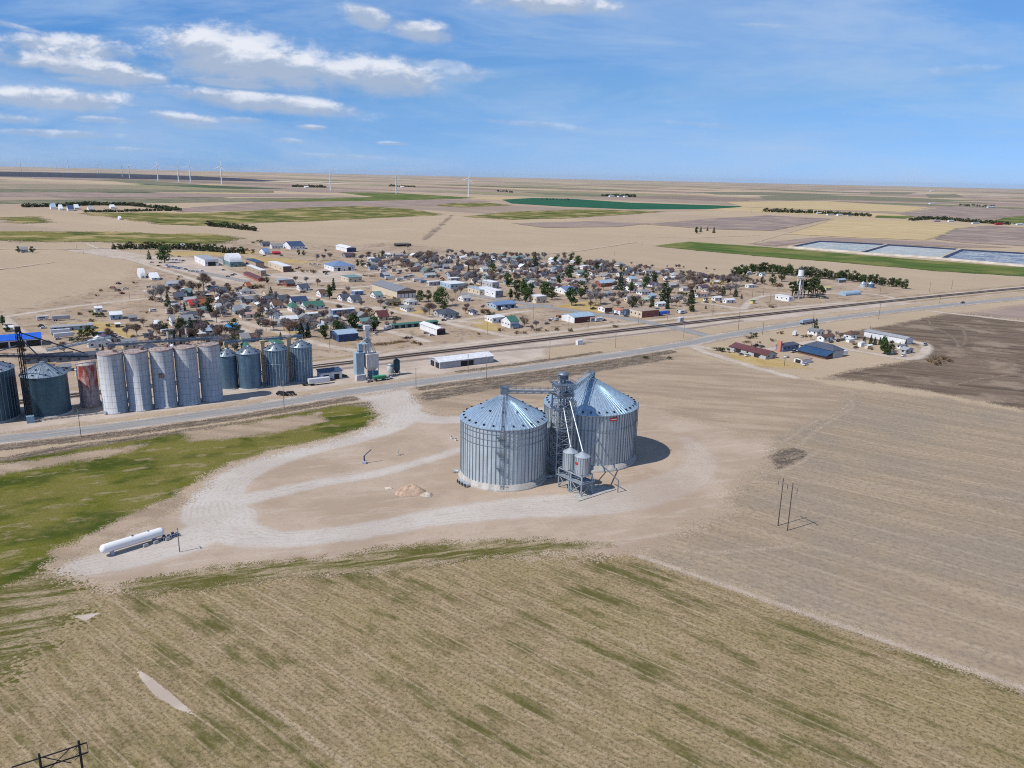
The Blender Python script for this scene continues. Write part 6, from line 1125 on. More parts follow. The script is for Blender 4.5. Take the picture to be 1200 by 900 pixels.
# ------------------------------------------------------------------ trees
for k, x, y, h in [tuple(q.split()) for q in '''c 197 359 14;c 216.5 364 9;c 225 351 9;j 246 368 15;c 259 358 13;c 175 304 9;e 193 308 16;j 189 306 8;s 224.5 398 22;e 243 388 10;j 189 390 11;j 195 390 9;j 303 381 12;c 318 349 11;e 386 350 13;s 391 340 12;c 353 396 17;s 361 395 15;c 329 398 8;e 381 397 14;e 394 392 13;j 401 394 12;e 414 388 17;j 397 391 12;e 438 388 15;j 451 371 9;e 492 354 11;e 518 359 18;e 512 356 12;j 502 353 10;j 520 365 9;e 595 336 13;e 605 342 12;j 614 344 14;e 598 351 10;j 607 352 11;e 616 354 13;n 577 373 6;e 613 345 12;e 622 346 12;j 636 346 13;e 641 348 14;j 647 351 11;c 627 312 14;c 616 316 9;e 677 311 9;e 668 328 13;j 655 333 9;j 686 328 9;e 670 358 17;j 681 350 16;c 727 340 18;c 779 354 23;s 782 362 13;c 810 355 16;j 809 365 11;c 754 344 8;j 766 334 12;j 758 332 9;j 741 362 12;j 763 362 11;c 862 348 10;c 869 350 5;j 847 347 9;j 905 334 10;j 916 330 9;c 827 362 4;y 835 337 8;y 844 336 7;c 955 391 15;e 1036 415 16;c 1020 404 10;c 1012 404 9;c 1025 404 8;c 1031 404 8;j 1044 412 10;c 1061 406 7;c 1054 408 6;j 22 296.5 6;j 38 296.5 6;e 3 381 9;j 8 389 7;e 103 396 11;e 96 397 9;j 110 395 8;s 121 413 8;j 432 315 6;j 425 313 6;j 419 312 6;c 448 301 6;c 444 302 5;c 474 299 5;j 350 299 5;j 356 300 5;e 313 332 6;c 478 312 7;c 549 320 8;j 575 311 6;j 566 302 5;j 559 302 5;c 735 319 5;c 731 318 5;j 728 317 6;j 800 325 6;n 799 346 4;n 803 347 4;n 812 344 4;c 821 272 6;c 829 270.5 4;c 836.5 273 6;j 816 273.5 6'''.split(';')]:
    T(k, float(x), float(y), float(h))
for k, x, y, h in [tuple(q.split()) for q in '''g 182 354 17;g 189 355 21;b 195 347 12;u 215 340 12;b 224 344 14;b 239 341 20;u 226 342 7;u 246 341 7;b 266 341 9;g 305 383 12;b 312 387 13;b 321 388 12;g 333 388 14;b 340 394 17;b 347 391 14;u 336 381 9;g 313 365 8;u 291 360 8;g 284 355 8;g 274 358 9;b 254 378 14;b 260 399 18;g 252 400 12;b 235 377 15;g 208 392 9;g 200 394 8;u 178 402 8;u 187 404 9;g 149 395 13;b 168 383 9;g 52 423 10;b 76 417 16;b 27 416 9;u 367 378 8;g 378 374 8;b 372 335 8;g 359 333 9;b 347 331 7;b 373 357 7;u 397 365 9;b 404 350 9;g 408 344 8;u 423 361 9;b 424 371 10;b 433 369 8;u 446 360 10;g 454 361 8;u 459 371 6;g 461 384 8;g 453 386 9;b 503 369 14;g 498 372 12;u 508 366 10;g 534 348 11;b 540 345 9;g 545 341 9;u 547 364 9;b 545 368 8;g 530 357 8;u 566 363 6;g 460 311 9;g 465 310 10;u 470 311 9;g 475 307 8;b 482 317 9;u 490 308 12;g 496 312 13;b 502 310 12;g 507 313 11;u 512 312 10;g 518 309 9;g 494 302 8;b 500 304 8;u 424 306 8;b 415 304 7;g 431 305 7;b 387 304 7;u 379 305 7;g 371 306 8;b 381 297 5;g 525 300 8;u 529 298 6;g 537 311 8;u 549 316 12;b 555 317 12;g 560 316 10;g 545 334 11;u 562 330 9;g 570 332 9;b 578 331 9;u 586 323 9;g 591 319 9;b 587 331 8;u 566 308 7;g 600 318 8;b 593 303 8;u 599 303 8;b 605 303 7;g 610 324 9;u 616 327 10;g 622 328 9;g 629 322 10;u 634 318 9;g 640 316 8;u 657 324 10;g 663 320 8;b 667 317 7;u 697 318 14;b 692 317 12;g 706 319 14;u 712 320 13;b 717 318 10;g 701 325 10;g 695 331 9;u 689 333 8;g 692 358 16;g 698 357 17;u 704 356 13;b 692 362 9;u 718 358 10;b 724 361 9;g 739 360 13;u 746 358 12;b 752 362 11;g 770 345 8;u 776 340 9;g 796 356 10;b 792 359 9;g 802 358 9;u 787 358 8;g 800 335 9;u 796 332 9;b 805 333 10;u 812 333 10;b 811 330 11;u 818 333 10;b 823 331 11;u 829 331 9;b 834 331 10;u 839 331 9;b 847 331 9;u 852 333 10;u 858 334 11;g 862 336 12;u 867 335 11;u 856 328 8;b 864 328 7;g 850 345 12;g 856 345 11;u 884 336 6;b 873 330 6;u 766 324 7;g 757 331 8;b 754 326 7;g 762 318 6;u 750 322 7;b 746 318 6;g 740 311 4;b 745 318 4;b 764 314 4;b 782 314 3;b 792 315 5;b 796 315 5;b 801 315 3;b 827 318 5;b 837 318 3;g 786 322 5;b 656 291 0;b 661 303 7;g 654 304 6;b 672 302 6;b 615 383 10;g 628 385 10;b 623 388 7;u 612 379 8;b 985 398 8;g 980 395 7;g 990 396 7;b 1043 398 7;b 478 292 5;b 433 314 5;u 444 319 4;g 471 300 4;u 610 312 8;g 642 324 8;u 650 326 8;g 730 349 8;b 733 335 6;u 722 331 7;g 669 338 7;u 778 327 7;b 720 350 7;g 830 350 7;b 843 351 7'''.split(';')]:
    if float(h) > 0: T(k, float(x), float(y), float(h), 1.0)
for k, x, y, h in [tuple(q.split()) for q in '''d 177 352 4;d 188 352 4;d 172 367 2;n 113 371 5;n 118 371 4;d 93 369 3;d 107 377 3;n 106 367 3;n 128 383 3;d 154 385 5;n 159 386 4;d 100 402 5;d 107 402 5;d 116 401 5;n 92 400 5;n 466 375 4;d 430 367 5;d 420 371 5;d 464 359 5;d 571 366 4;d 565 367 4;n 571 325 3;n 846 412 5;d 842 411 4;n 862 409 4;d 916 391 3;d 944 395 3;d 875 402 3;d 878 397 3;d 890 402 2;n 884 394 4;n 882 396 3;d 909 334 2;d 700 374 3;d 722 384 3;d 812 364 3;d 905 361 3;d 914 336 4;d 911 336 4;d 118 341 2;d 113 347 2;d 157 332 2;d 209 325 2;d 208 328 2;d 338 317 3;d 343 318 3;d 355 319 3;d 365 319 3;d 368 320 3;n 385 314 4;d 406 373 4;d 351 399 4;d 486 402 3;d 492 404 3;d 561 392 2;d 605 391 3;d 614 391 3;d 585 388 3;d 630 388 3;d 640 388 2;d 652 387 3;d 668 388 3;n 757 420 3;n 784 421 3;d 463 351 3;d 522 359 3;d 305 337 3;d 300 338 4;n 296 338 4;n 289 337 4;d 288 294 3;d 297 295 3;d 296 285 2;d 306 284 3'''.split(';')]:
    T(k, float(x), float(y), float(h), 1.3)
for zi, n, kinds in ((0, 70, 'gbugbugbdng'), (1, 200, 'ggbbuugbudnggbbuugbe'), (2, 46, 'gbudgdbuj')):
    lo, hi = ZONE[zi].min(0), ZONE[zi].max(0); k = 0
    for _ in range(6000):
        q = Vector((fr.uniform(lo[0], hi[0]), fr.uniform(lo[1], hi[1])))
        if k >= n or not inside(q, ZONE[zi]) or any((q - s).length < r * .75 + 1.5 for s, r in SPOT): continue
        x, y = P(q.x, q.y, 0); kd = fr.choice(kinds); k += 1; hm = fr.uniform(1.6, 2.6) if kd in 'dn' else fr.uniform(6, 11.5); T(kd, x, y, hm * ppm((q.x, q.y)) * .87)
row('jc', [(132, 292), (165, 292), (215, 292.5), (245, 294.5), (270, 297), (288, 297.5)], 64, 5.8, .8, 1.35, 'small dark evergreen in the windbreak row behind the school', 'windbreak behind the school')
row('jcj', [(243, 265), (262, 266.5), (282, 269), (301, 271)], 34, 4.4, .6, 1.4, 'tiny dark evergreen in the lone field windbreak', 'lone field windbreak')
row('jje', [(858, 327), (872, 322), (885, 319.5), (905, 321), (930, 323), (955, 326), (985, 328), (1015, 332), (1040, 335), (1062, 338)], 62, 8.5, 1.5, 1.0, 'green evergreen in the long windbreak behind the water tower', 'windbreak behind the water tower')
row('jb', [(870, 328), (882, 333), (898, 333)], 7, 6, 2, 1.0, 'mixed evergreen at the near end of the windbreak', 'windbreak end trees')
for x, y, h in ((928, 349, 16), (931, 350, 13), (947, 347, 17), (952.5, 346, 18), (957, 348, 15), (960, 350, 13), (942, 349, 14), (963, 349, 9), (939, 346, 15), (950, 349, 14), (955, 345, 16), (933, 346, 14)): T('p', x, y, h * 1.12, 1.25)
row_far([(28, 243), (60, 242.5), (110, 240.5), (150, 241), (180, 244), (212, 247)], 90, 3.4, .5, 2.0); row_far([(98, 249), (140, 248.5), (170, 247.5), (205, 247)], 46, 2.6, .4, 2.0)
row_far([(895, 248.5), (930, 249.5), (960, 250.5), (1000, 253), (1021, 254)], 54, 3.8, .6, 1.6); row_far([(1066, 259), (1090, 257), (1120, 259), (1150, 261.5), (1183, 263.5)], 66, 3.6, .4, 1.6)
row_far([(342, 219), (360, 219.5), (381, 220)], 20, 2.4, .3, 2); row_far([(456, 218.5), (487, 219.5)], 14, 2, .3, 2); row_far([(582, 224.5), (602, 226)], 10, 2, .3, 1.4); row_far([(704, 230), (745, 231)], 22, 2.8, .5, 1.8); row_far([(1124, 241), (1150, 243), (1168, 242)], 12, 2.6, .5, 1.4); row_far([(634, 234), (668, 235)], 8, 2, .3, 1.4)
tag(FARB.build('far_shelterbelt', L_jun), 'dark tree shelterbelts round farms far out on the plain', 'trees', kind='stuff')
# far farm buildings
def far(x, y, wr, h, rc, wc, desc): B(x, y, 2, wr, h, 'ga', rc, wc, desc, 'farm building', win=False)
for a in ((60, 245.5, 6, 6, 'lblue', 'white', 'pale blue-roofed barn in the far farmstead'), (70, 246.5, 4, 5, 'white', 'white', 'small white barn in the far farmstead'), (80, 247, 7, 5, 'navy', 'white', 'navy-roofed barn in the far farmstead'), (88, 245.5, 5, 5, 'white', 'lgrey', 'white-roofed barn in the far farmstead'), (104, 246.5, 5, 4, 'lgrey', 'white', 'grey-roofed house in the far farmstead'), (130, 244.5, 5, 5, 'white', 'white', 'pale barn in the far farmstead'), (140, 257.8, 2.5, 4, 'white', 'white', 'lone white hut in the far field'), (212, 291.5, 5, 5, 'white', 'white', 'white hut beside the windbreak'), (958, 251, 5, 6, 'white', 'lgrey', 'white barn in the farm grove'), (970, 252.5, 7, 5, 'lgrey', 'white', 'grey barn in the farm grove'), (982, 253, 5, 6, 'white', 'white', 'small white barn in the farm grove'), (994, 253.5, 4, 5, 'slate', 'lgrey', 'slate barn in the farm grove'),
          (1095, 260, 7, 5, 'white', 'pink', 'pinkish barn along the far shelterbelt'), (1112, 260, 6, 5, 'white', 'white', 'white barn along the far shelterbelt'), (1140, 262.5, 8, 5, 'lgrey', 'white', 'grey-roofed barn along the far shelterbelt'), (1167, 263.8, 8, 6, 'red', 'red', 'small red barn along the far shelterbelt'), (1192, 264, 7, 5, 'white', 'white', 'white barn at the far shelterbelt end'), (1158, 243.5, 9, 6, 'white', 'white', 'bright white farm shed on the distant plain'), (1090, 239, 6, 5, 'white', 'white', 'long white farm shed on the distant plain'), (715, 230.8, 5, 7, 'lblue', 'white', 'pale barn at the farm above the emerald field'), (725, 231, 6, 7, 'navy', 'white', 'navy barn at the farm above the emerald field'), (732, 231.3, 4, 7, 'white', 'white', 'white barn at the farm above the emerald field'), (1091, 224.3, 5, 10, 'white', 'white', 'tiny white barn near the horizon'), (358, 219.8, 4, 6, 'white', 'white', 'tiny white barn at the distant plain farm'), (471, 219.5, 3, 6, 'white', 'white', 'tiny white barn between the turbines')): far(*a)
B(878, 322, 3, 3, 3, 'ga', 'lgrey', 'white', 'small white house against the windbreak', 'house'); B(893, 324, 4, 4, 3.4, 'ga', 'teal', 'white', 'small teal-roofed house against the windbreak', 'house')
for x, y, r, lab in ((1011, 336.5, 3.6, 'pale domed grain bin left of the dark one beside the quonset'), (1020, 337, 4.0, 'darker domed grain bin right of its pale twin by the quonset')): grain_bin(G(x, y), r, 4.6, 7.2, lab, 0, (), 0, 0, .3, M_midbin if x > 1015 else M_gal, M_dkroof, rr=20, stair=False)
# ------------------------------------------------------------------ water tower
g = G(935.5, 349.5); o = thing('water_tower', g, A, 'white water tower with black cone cap among tall pines', 'water tower'); mark(g, 'white water tower'); M_wt = paint((.78, .78, .78), .6, 0, .08, .5, 'tower_white'); mb = MB()
for a in range(4):
    q = pi / 4 + a * pi / 2; p0 = Vector((4.0 * cos(q), 4.0 * sin(q), 0)); p1 = Vector((2.5 * cos(q), 2.5 * sin(q), 22)); mb.tube(p0, p1, .28, 8)
    q2 = q + pi / 2
    for k in range(3):
        f0, f1 = k / 3, (k + 1) / 3; r0, r1 = 4 - 1.5 * f0, 4 - 1.5 * f1; mb.bar((r0 * cos(q), r0 * sin(q), 22 * f0), (r1 * cos(q2), r1 * sin(q2), 22 * f1), .12); mb.bar((r1 * cos(q), r1 * sin(q), 22 * f1), (r1 * cos(q2), r1 * sin(q2), 22 * f1), .16)
mb.build('leg', M_wt, o); MB().tube((0, 0, 0), (0, 0, 21), .6, 10).build('riser_pipe', M_wt, o); MB().lathe([(.4, 19.6), (1.6, 20.4), (2.7, 21.8), (2.8, 22.4), (2.8, 29.5)], 28).build('tank', M_wt, o); MB().lathe([(2.82, 21.6), (2.86, 21.6), (2.86, 22.7), (2.82, 22.7)], 28).build('dark_band', M_blk, o); MB().lathe([(3.1, 29.3), (3.1, 29.6), (.5, 31.6), (.5, 33), (.01, 33.2)], 28).build('roof', M_blk, o); mb = MB().lathe([(2.8, 21.5), (3.9, 21.5), (3.9, 21.7), (2.8, 21.7)], 24)
for k in range(16): a = 2 * pi * k / 16; b = a + pi / 8; mb.bar((3.85 * cos(a), 3.85 * sin(a), 21.6), (3.85 * cos(a), 3.85 * sin(a), 22.8), .1); mb.bar((3.85 * cos(a), 3.85 * sin(a), 22.8), (3.85 * cos(b), 3.85 * sin(b), 22.8), .1)
mb.build('balcony', M_wt, o)
# ------------------------------------------------------------------ wind turbines
def turbine(x, y, hp, rot, i, yaw):
    g = G(x, y); hub = (hp + 1.5) / (ppm(g) * .97); o = thing('wind_turbine', g, rad(yaw), cat='wind turbine', group='wind turbines along the horizon'); PEND.append((o, 'white three-bladed wind turbine')); k = hub / 90
    MB().tube((0, 0, 0), (0, 0, hub), 3.7 * k, 12, 2.2 * k).build('tower', M_wht, o); MB().box(0, .8 * k, hub - 1.6 * k, 3.4 * k, 9 * k, 3.6 * k).build('nacelle', M_wht, o); hb = MB().tube((0, -3.5 * k, hub), (0, -6.5 * k, hub), 1.8 * k, 10, .6 * k).build('hub', M_wht, o)
    for j in range(3):
        a = rad(rot + 120 * j); d = Vector((sin(a), 0, cos(a))); s = Vector((cos(a), 0, -sin(a))); b0 = Vector((0, -5 * k, hub)); L = 42 * k; m = MB(); pts = []
        for f, w in ((.03, 1.6), (.2, 3.2), (.6, 2.0), (1, .6)):
            c = b0 + d * L * f; pts += [c - s * w * k * .4, c + Vector((0, -.4 * k, 0)), c + s * w * k * .6, c + Vector((0, .4 * k, 0))]
        m.add(pts, [(4 * u + v, 4 * u + (v + 1) % 4, 4 * u + 4 + (v + 1) % 4, 4 * u + 4 + v) for u in range(3) for v in range(4)] + [(12, 13, 14, 15)]); m.build('blade', M_wht, o)
for i, (x, y, hp, rot) in enumerate(((25, 201.5, 8, 20), (66.5, 202, 7, 5), (80.5, 202, 11, 10), (115, 203.5, 9, 40), (143.5, 207, 10, 15), (152, 209, 12, 70), (185.5, 212.5, 15, 8), (209.5, 213.5, 16, 25), (223.5, 214, 17, 12), (260, 216, 18, 10), (387.5, 223.5, 18, 50), (464.5, 227, 18, 5), (549, 231, 19, 15), (1081, 222, 4, 0))):
    if i < 13: turbine(x, y, hp, rot, i, (-8, 20, 5)[i % 3])
for i, x in enumerate((10, 40, 120)): pass
# ------------------------------------------------------------------ vehicles
def vbox(mb, prof, w):  # side profile (x, z) extruded over width w
    n = len(prof); v = [(x, -w / 2, z) for x, z in prof] + [(x, w / 2, z) for x, z in prof]
    return mb.add(v, [tuple(range(n))[::-1], tuple(range(n, 2 * n))] + [(i, (i + 1) % n, n + (i + 1) % n, n + i)[::-1] for i in range(n)])
VM = {}
def vehicle(kind, x, y, col, ang=0.0, desc=None, label=None):
    key = (kind, col)
    if key not in VM:
        pm = paint(C[col], .3, .1, .05, .8, 'car_paint', .6); ps = []
        if kind == 'car': ps = [('body', vbox(MB(), [(-2.2, .35), (2.2, .35), (2.25, .75), (1.2, .92), (-1.9, .98), (-2.25, .8)], 1.75), pm), ('cabin', vbox(MB(), [(-1.7, .95), (1.1, .9), (.4, 1.45), (-1.2, 1.48)], 1.55), M_glass), ('roof', MB().box(-.4, 0, 1.47, 1.6, 1.5, .06), pm)]; wx = (-1.35, 1.4)
        if kind == 'pickup': ps = [('body', vbox(MB(), [(-2.8, .5), (2.8, .5), (2.85, 1.0), (1.5, 1.12), (-2.8, 1.15)], 1.9), pm), ('cabin', vbox(MB(), [(-.7, 1.12), (1.5, 1.12), (.8, 1.82), (-.6, 1.85)], 1.7), M_glass), ('roof', MB().box(.1, 0, 1.84, 1.4, 1.65, .07), pm), ('bed', MB().box(-1.75, 0, 1.16, 1.9, 1.55, .03), M_dark)]; wx = (-1.8, 1.85)
        if kind == 'van': ps = [('body', vbox(MB(), [(-2.8, .45), (2.7, .45), (2.75, 1.2), (2.0, 1.9), (1.6, 2.25), (-2.8, 2.3)], 2.0), pm), ('window', MB().box(.6, 0, 1.4, 2.6, 2.04, .6), M_glass)]; wx = (-1.8, 1.8)
        if kind == 'trailer': ps = [('body', vbox(MB(), [(-6, 1.1), (6, 1.1), (6, 3.6), (-6, 3.7)], 2.5), pm), ('frame', MB().box(0, 0, .8, 11.5, 1, .3), M_blk)]; wx = (-4.6, -3.3)
        if kind == 'camper': ps = [('body', vbox(MB(), [(-4, .6), (3.2, .6), (4.2, 1.6), (4.0, 3.0), (-4, 3.1)], 2.4), pm), ('window', MB().box(-.5, 0, 1.7, 4.5, 2.46, .7), M_glass), ('stripe', MB().box(-.3, 0, 1.1, 7.0, 2.45, .25), WMAT('blue')), ('vent', MB().box(0, 0, 3.1, .9, .8, .25), M_trim)]; wx = (-1.4, -.4)
        if kind == 'implement': ps = [('frame', MB().box(0, 0, .8, 6, .3, .3).box(-1.5, 0, .8, .3, 5, .3).box(1.5, 0, .8, .3, 5, .3).box(0, 2, .5, 4, .2, .6).box(0, -2, .5, 4, .2, .6), pm), ('hopper', MB().box(-.2, 0, 1.1, 1.6, 3.6, .9), pm)]; wx = (-1, 1)
        if kind == 'semi': ps = [('cab', vbox(MB(), [(6.4, .7), (10.2, .7), (10.3, 1.9), (8.9, 2.1), (8.4, 3.3), (6.4, 3.5)], 2.4), paint(C['navy'], .3, .1, .05, 1, 'truck_paint', .6)), ('trailer', vbox(MB(), [(-8, 1.5), (6, 1.5), (6.2, 3.6), (-8, 3.6)], 2.55), pm), ('skirt', MB().box(-1, 0, .8, 13, 2.4, .7), M_blk)]; wx = (-7, -5.7, 4.6, 7.2, 9.4)
        wr = {'car': .33, 'pickup': .4, 'van': .36, 'trailer': .5, 'camper': .38, 'implement': .7, 'semi': .52}[kind]; ww = {'car': .85, 'pickup': .95, 'van': 1, 'trailer': 1.2, 'camper': 1.2, 'implement': 2.2, 'semi': 1.2}[kind]
        for q in wx:
            for s in (-1, 1): ps.append(('wheel', MB().tube((q, s * (ww - .22), wr), (q, s * (ww + .03), wr), wr, 10), M_blk))
        lst = []
        for nm, mb, mt in ps:
            me = D.meshes.new(nm); me.from_pydata(mb.v, [], mb.f); me.polygons.foreach_set('use_smooth', mb.sm); me.materials.append(mt); me.update(); lst.append((nm, me))
        VM[key] = lst
    names = {'car': 'parked_car', 'pickup': 'pickup_truck', 'van': 'parked_van', 'trailer': 'box_trailer', 'camper': 'camper_trailer', 'implement': 'farm_implement', 'semi': 'semi_truck'}
    g = G(x, y); g.z = .11 if kind != 'semi' else .17; o = thing(names[kind], g, A + rad(ang), cat={'car': 'car', 'pickup': 'pickup', 'van': 'van', 'trailer': 'trailer', 'camper': 'camper', 'implement': 'farm machine', 'semi': 'truck'}[kind])
    for nm, me in VM[key]: c = D.objects.new(nm, me); COL.objects.link(c); c.parent = o
    if label: o['label'] = label
    else: PEND.append((o, desc or f"{CW[col]} {dict(car='parked car', pickup='pickup truck', van='parked van', trailer='box trailer', camper='camper trailer', implement='farm implement', semi='semi truck')[kind]}"))
    return o
vehicle('semi', 945.5, 379.5, 'lblue', 3, label='dark cabbed semi truck with pale trailer driving on the highway'); vehicle('pickup', 1128, 355.5, 'slate', 0, label='dark pickup truck driving on the highway beyond the farm'); vehicle('trailer', 374, 450.5, 'white', 0, label='long white trailer parked before the loading shed by the steel bins'); vehicle('pickup', 360, 451.5, 'black', 0, label='black pickup truck hitched before the long white trailer'); vehicle('car', 388, 446, 'slate', 0, label='dark car parked in front of the white loading shed'); vehicle('car', 402, 441.5, 'black', 10, label='black car parked between loading shed and feed mill'); vehicle('car', 433, 447.5, 'lgrey', 20, label='grey car parked at the foot of the feed mill'); vehicle('pickup', 454, 444.5, 'white', 0, label='white pickup parked beside the green grain cart')
vehicle('implement', 330, 463, 'black', 30, label='small black machine standing alone on the elevator apron'); vehicle('implement', 340, 463, 'black', 80, label='smaller black implement right of the lone machine on the apron')
for k, x, y, c, a in ((('camper', 50, 375, 'white', 5)), ('trailer', 71, 392, 'white', 3), ('trailer', 75, 396, 'white', 4), ('car', 68, 398, 'lgrey', 30), ('pickup', 48, 383, 'black', 60), ('car', 51, 385, 'white', 20), ('car', 84, 399, 'lgrey', 0), ('camper', 116, 394, 'lblue', 3), ('pickup', 128, 395.5, 'white', 5), ('van', 133, 394, 'white', 0), ('pickup', 140, 397, 'white', 0), ('van', 179.5, 365, 'white', 10), ('pickup', 147, 339, 'white', 10), ('implement', 143, 344.5, 'brick', 10), ('implement', 138, 341, 'brown', 40), ('implement', 139, 333, 'brown', 20), ('implement', 132, 338, 'rust', 70), ('trailer', 72, 375.5, 'lgrey', 3), ('camper', 5, 407, 'white', 40),
                      ('car', 201, 359.5, 'white', 10), ('car', 204, 360, 'lgrey', 10), ('car', 219, 364, 'white', 80), ('car', 217, 363, 'slate', 80), ('pickup', 328, 334.5, 'red', 0), ('pickup', 175, 337, 'lgrey', 0), ('car', 180, 337, 'white', 30), ('car', 348, 315.5, 'black', 0), ('car', 351, 314, 'slate', 0), ('van', 381, 320, 'black', 0), ('car', 385, 319, 'slate', 0), ('pickup', 382, 322, 'white', 20), ('car', 364, 310, 'white', 0), ('car', 369, 310, 'lgrey', 0), ('car', 374, 310.5, 'white', 0), ('car', 310, 300, 'black', 10), ('pickup', 296, 297, 'black', 10), ('car', 330, 300, 'slate', 10),
                      ('car', 354, 343, 'maroon', 0), ('car', 357, 343, 'black', 0), ('car', 288, 365.5, 'white', 0), ('car', 305, 366, 'black', 20), ('car', 315, 356, 'purple', 0), ('pickup', 422, 398.5, 'yellow', 5), ('pickup', 428, 399, 'black', 5), ('car', 413, 397.5, 'white', 10), ('car', 410, 398, 'white', 10), ('camper', 455, 386, 'white', 30), ('car', 452, 373.5, 'black', 0), ('car', 464, 375.5, 'slate', 0), ('car', 506, 393.5, 'white', 0), ('car', 499, 391, 'lgrey', 0), ('trailer', 457, 327.5, 'white', 4), ('camper', 468, 329, 'white', 4), ('camper', 476, 326, 'lgrey', 4), ('camper', 482, 325, 'white', 4), ('car', 478, 328, 'white', 0), ('trailer', 490, 330, 'white', 0), ('camper', 496, 331.5, 'lblue', 0), ('pickup', 518, 327, 'red', 0), ('car', 509, 324, 'white', 0), ('car', 513, 325, 'lgrey', 0), ('car', 541, 316, 'black', 0), ('car', 538, 319, 'slate', 0), ('car', 552, 333, 'white', 0), ('camper', 558, 332.5, 'white', 0), ('car', 520, 376, 'maroon', 0), ('car', 525, 374.5, 'white', 0), ('car', 532, 374, 'white', 10), ('pickup', 536, 373, 'black', 10), ('car', 586, 364, 'black', 0), ('van', 591, 363, 'white', 0), ('car', 595, 362, 'slate', 0), ('car', 602, 353, 'white', 0),
                      ('camper', 702, 376.5, 'white', 0), ('car', 708, 376, 'slate', 0), ('car', 644, 376, 'lgrey', 20), ('car', 648, 374, 'white', 20), ('van', 652, 375.5, 'lgrey', 20), ('implement', 655, 372, 'rust', 0), ('car', 641, 380, 'slate', 0), ('trailer', 778, 369.5, 'bblue', 4), ('pickup', 794, 365.5, 'white', 50), ('camper', 799, 367.5, 'white', 10), ('car', 722, 369, 'slate', -50), ('car', 718, 367.5, 'lgrey', -50), ('car', 712, 367.5, 'slate', -50), ('car', 734, 371, 'black', -50), ('car', 680, 332, 'slate', 0), ('car', 730, 332, 'black', 0), ('pickup', 695, 362.5, 'black', 0), ('car', 836, 355, 'lgrey', 0), ('car', 846, 354.5, 'black', 0), ('car', 803, 367, 'lgrey', 0), ('camper', 888, 323, 'lgrey', 10),
                      ('pickup', 862, 412.5, 'white', 0), ('car', 868, 416, 'lgrey', 0), ('car', 876, 417.5, 'white', 0), ('pickup', 886, 406, 'black', 0), ('car', 893, 407, 'slate', 0), ('pickup', 930, 413, 'lgrey', 0), ('car', 936, 412, 'white', 0), ('car', 922, 419, 'white', 10), ('camper', 931, 393, 'white', 30), ('car', 940, 395, 'lgrey', 20), ('car', 974, 401.5, 'slate', 0), ('pickup', 982, 400, 'black', 20), ('car', 987, 399, 'slate', 0), ('car', 978, 419, 'lgrey', 0), ('trailer', 985, 417.5, 'white', 0), ('car', 1003, 408, 'brown', 0), ('car', 1049, 415.5, 'slate', 0), ('car', 1059, 417.5, 'white', 0), ('pickup', 1084, 405, 'lgrey', 10), ('car', 944, 428, 'white', 0)):
    vehicle(k, x, y, c, a)
rv = random.Random(3)
for i, (x, y) in enumerate([(196 + 3.4 * j, 311.5 + .7 * j) for j in range(7)] + [(198 + 4 * j, 313.6 + .5 * j) for j in range(6)] + [(199 + 4 * j, 304.5 + .4 * j) for j in range(5)]): vehicle('car', x, y, ('bblue', 'white', 'navy', 'lblue', 'lgrey')[i % 5], -50 if i < 13 else 5)
for x, y, c in ((186, 312, 'black'), (188, 308.5, 'slate'), (178, 308, 'black'), (202, 300.5, 'white'), (210, 301, 'black'), (198, 299, 'maroon'), (222, 318, 'white'), (226, 318.5, 'lgrey'), (231, 319, 'white'), (237, 318, 'white'), (262, 317, 'slate'), (267, 324.5, 'rust'), (272, 323, 'navy'), (275, 322, 'navy')): vehicle('car', x, y, c, 5)
for (k, c), (x, y) in FILLV: vehicle(k, x, y, c, fr.choice([0, 90, 10, -5]))
for kd, x, y, hh in (('d', 1022, 410, 3), ('d', 1000, 404, 3), ('b', 1003, 396, 8), ('g', 971, 394, 8), ('b', 950, 398, 6), ('c', 1038, 405, 8), ('j', 1040, 416, 10), ('d', 1088, 424, 4), ('d', 1094, 421, 4), ('d', 1100, 426, 4), ('d', 1106, 422, 4), ('d', 1112, 424, 4), ('d', 1097, 428, 4), ('d', 960, 414, 3), ('d', 905, 400, 3), ('n', 940, 407, 3)): T(kd, x, y, hh)
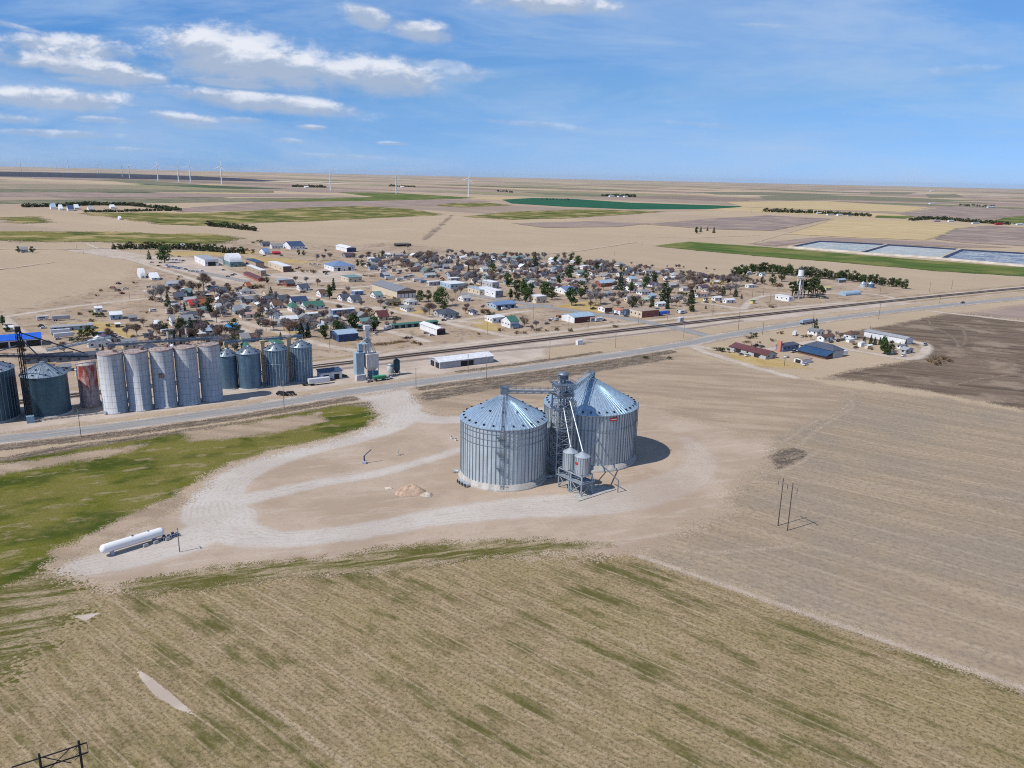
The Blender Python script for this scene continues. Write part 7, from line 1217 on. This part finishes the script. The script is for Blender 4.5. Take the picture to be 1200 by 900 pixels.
# wood and scrap rows by the tracks
for i, (x, y, l, lab) in enumerate(((445, 404, 8, 'brush and scrap row between feed mill and storage units, left end'), (458, 402.5, 9, 'brush and scrap row between feed mill and storage units, middle'), (471, 401, 8, 'brush and scrap row between feed mill and white shed, right end'), (478, 396.5, 5, 'dark scrap heap beside the white shed'), (436, 324, 6, 'rust coloured lumber stack before the long cream warehouse'), (428, 323, 4, 'low lumber stack left of the rusty stack near the warehouse'))):
    g = G(x, y); rs = random.Random(i); mb = MB()
    for _ in range(60): p = Vector((rs.gauss(0, l * .42), rs.gauss(0, 1.2), rs.uniform(.1, .8))); d = Vector((rs.gauss(0, 1), rs.gauss(0, .7), rs.gauss(0, .3))).normalized() * rs.uniform(.5, 1.6); mb.tube(p - d, p + d, rs.uniform(.06, .2), 4)
    o = mb.build('scrap_heap', paint(((.20, .12, .06), (.26, .16, .08), (.17, .10, .06), (.09, .06, .05), (.26, .12, .07), (.22, .14, .1))[i], .95, 0, .35, 1.5, 'scrap'), None, (g.x, g.y, .1)); o.rotation_euler = (0, 0, A); tag(o, lab, 'scrap heap')
# past 300 bare trees: the smallest in view, farthest up the town, become one mass
bt = sorted([o for o in SC.objects if o.type == 'EMPTY' and o.name.startswith('bare_tree')], key=lambda o: -o.scale.z * ppm(o.location))[296:]
gone = set(o.name for o in bt); PEND[:] = [k for k in PEND if k[0].name not in gone]
bpy.context.view_layer.update(); vs, ls, mi, nv = [], [], [], 0; slots = []
for o in bt:
    for c in o.children:
        me = c.data; k = len(me.vertices); a = np.empty(k * 3, np.float32); me.vertices.foreach_get('co', a); mw = np.array(o.matrix_basis)
        vs.append((a.reshape(-1, 3) @ mw[:3, :3].T + mw[:3, 3]).astype(np.float32))
        mt = me.materials[0]
        if mt not in slots: slots.append(mt)
        for pl in me.polygons: ls.append([nv + v for v in pl.vertices]); mi.append(slots.index(mt))
        nv += k
for o in bt:
    for c in list(o.children): D.objects.remove(c)
    D.objects.remove(o)
if vs:
    me = D.meshes.new('bare_trees'); me.from_pydata(np.concatenate(vs).tolist(), [], ls)
    for mt in slots: me.materials.append(mt)
    me.polygons.foreach_set('material_index', mi); me.update(); tag(link('bare_tree_mass', me), 'mass of small bare trees among the far houses of the town', 'trees', kind='stuff')
finish_labels()
for o in SC.objects:
    if '_dim' in o: del o['_dim']
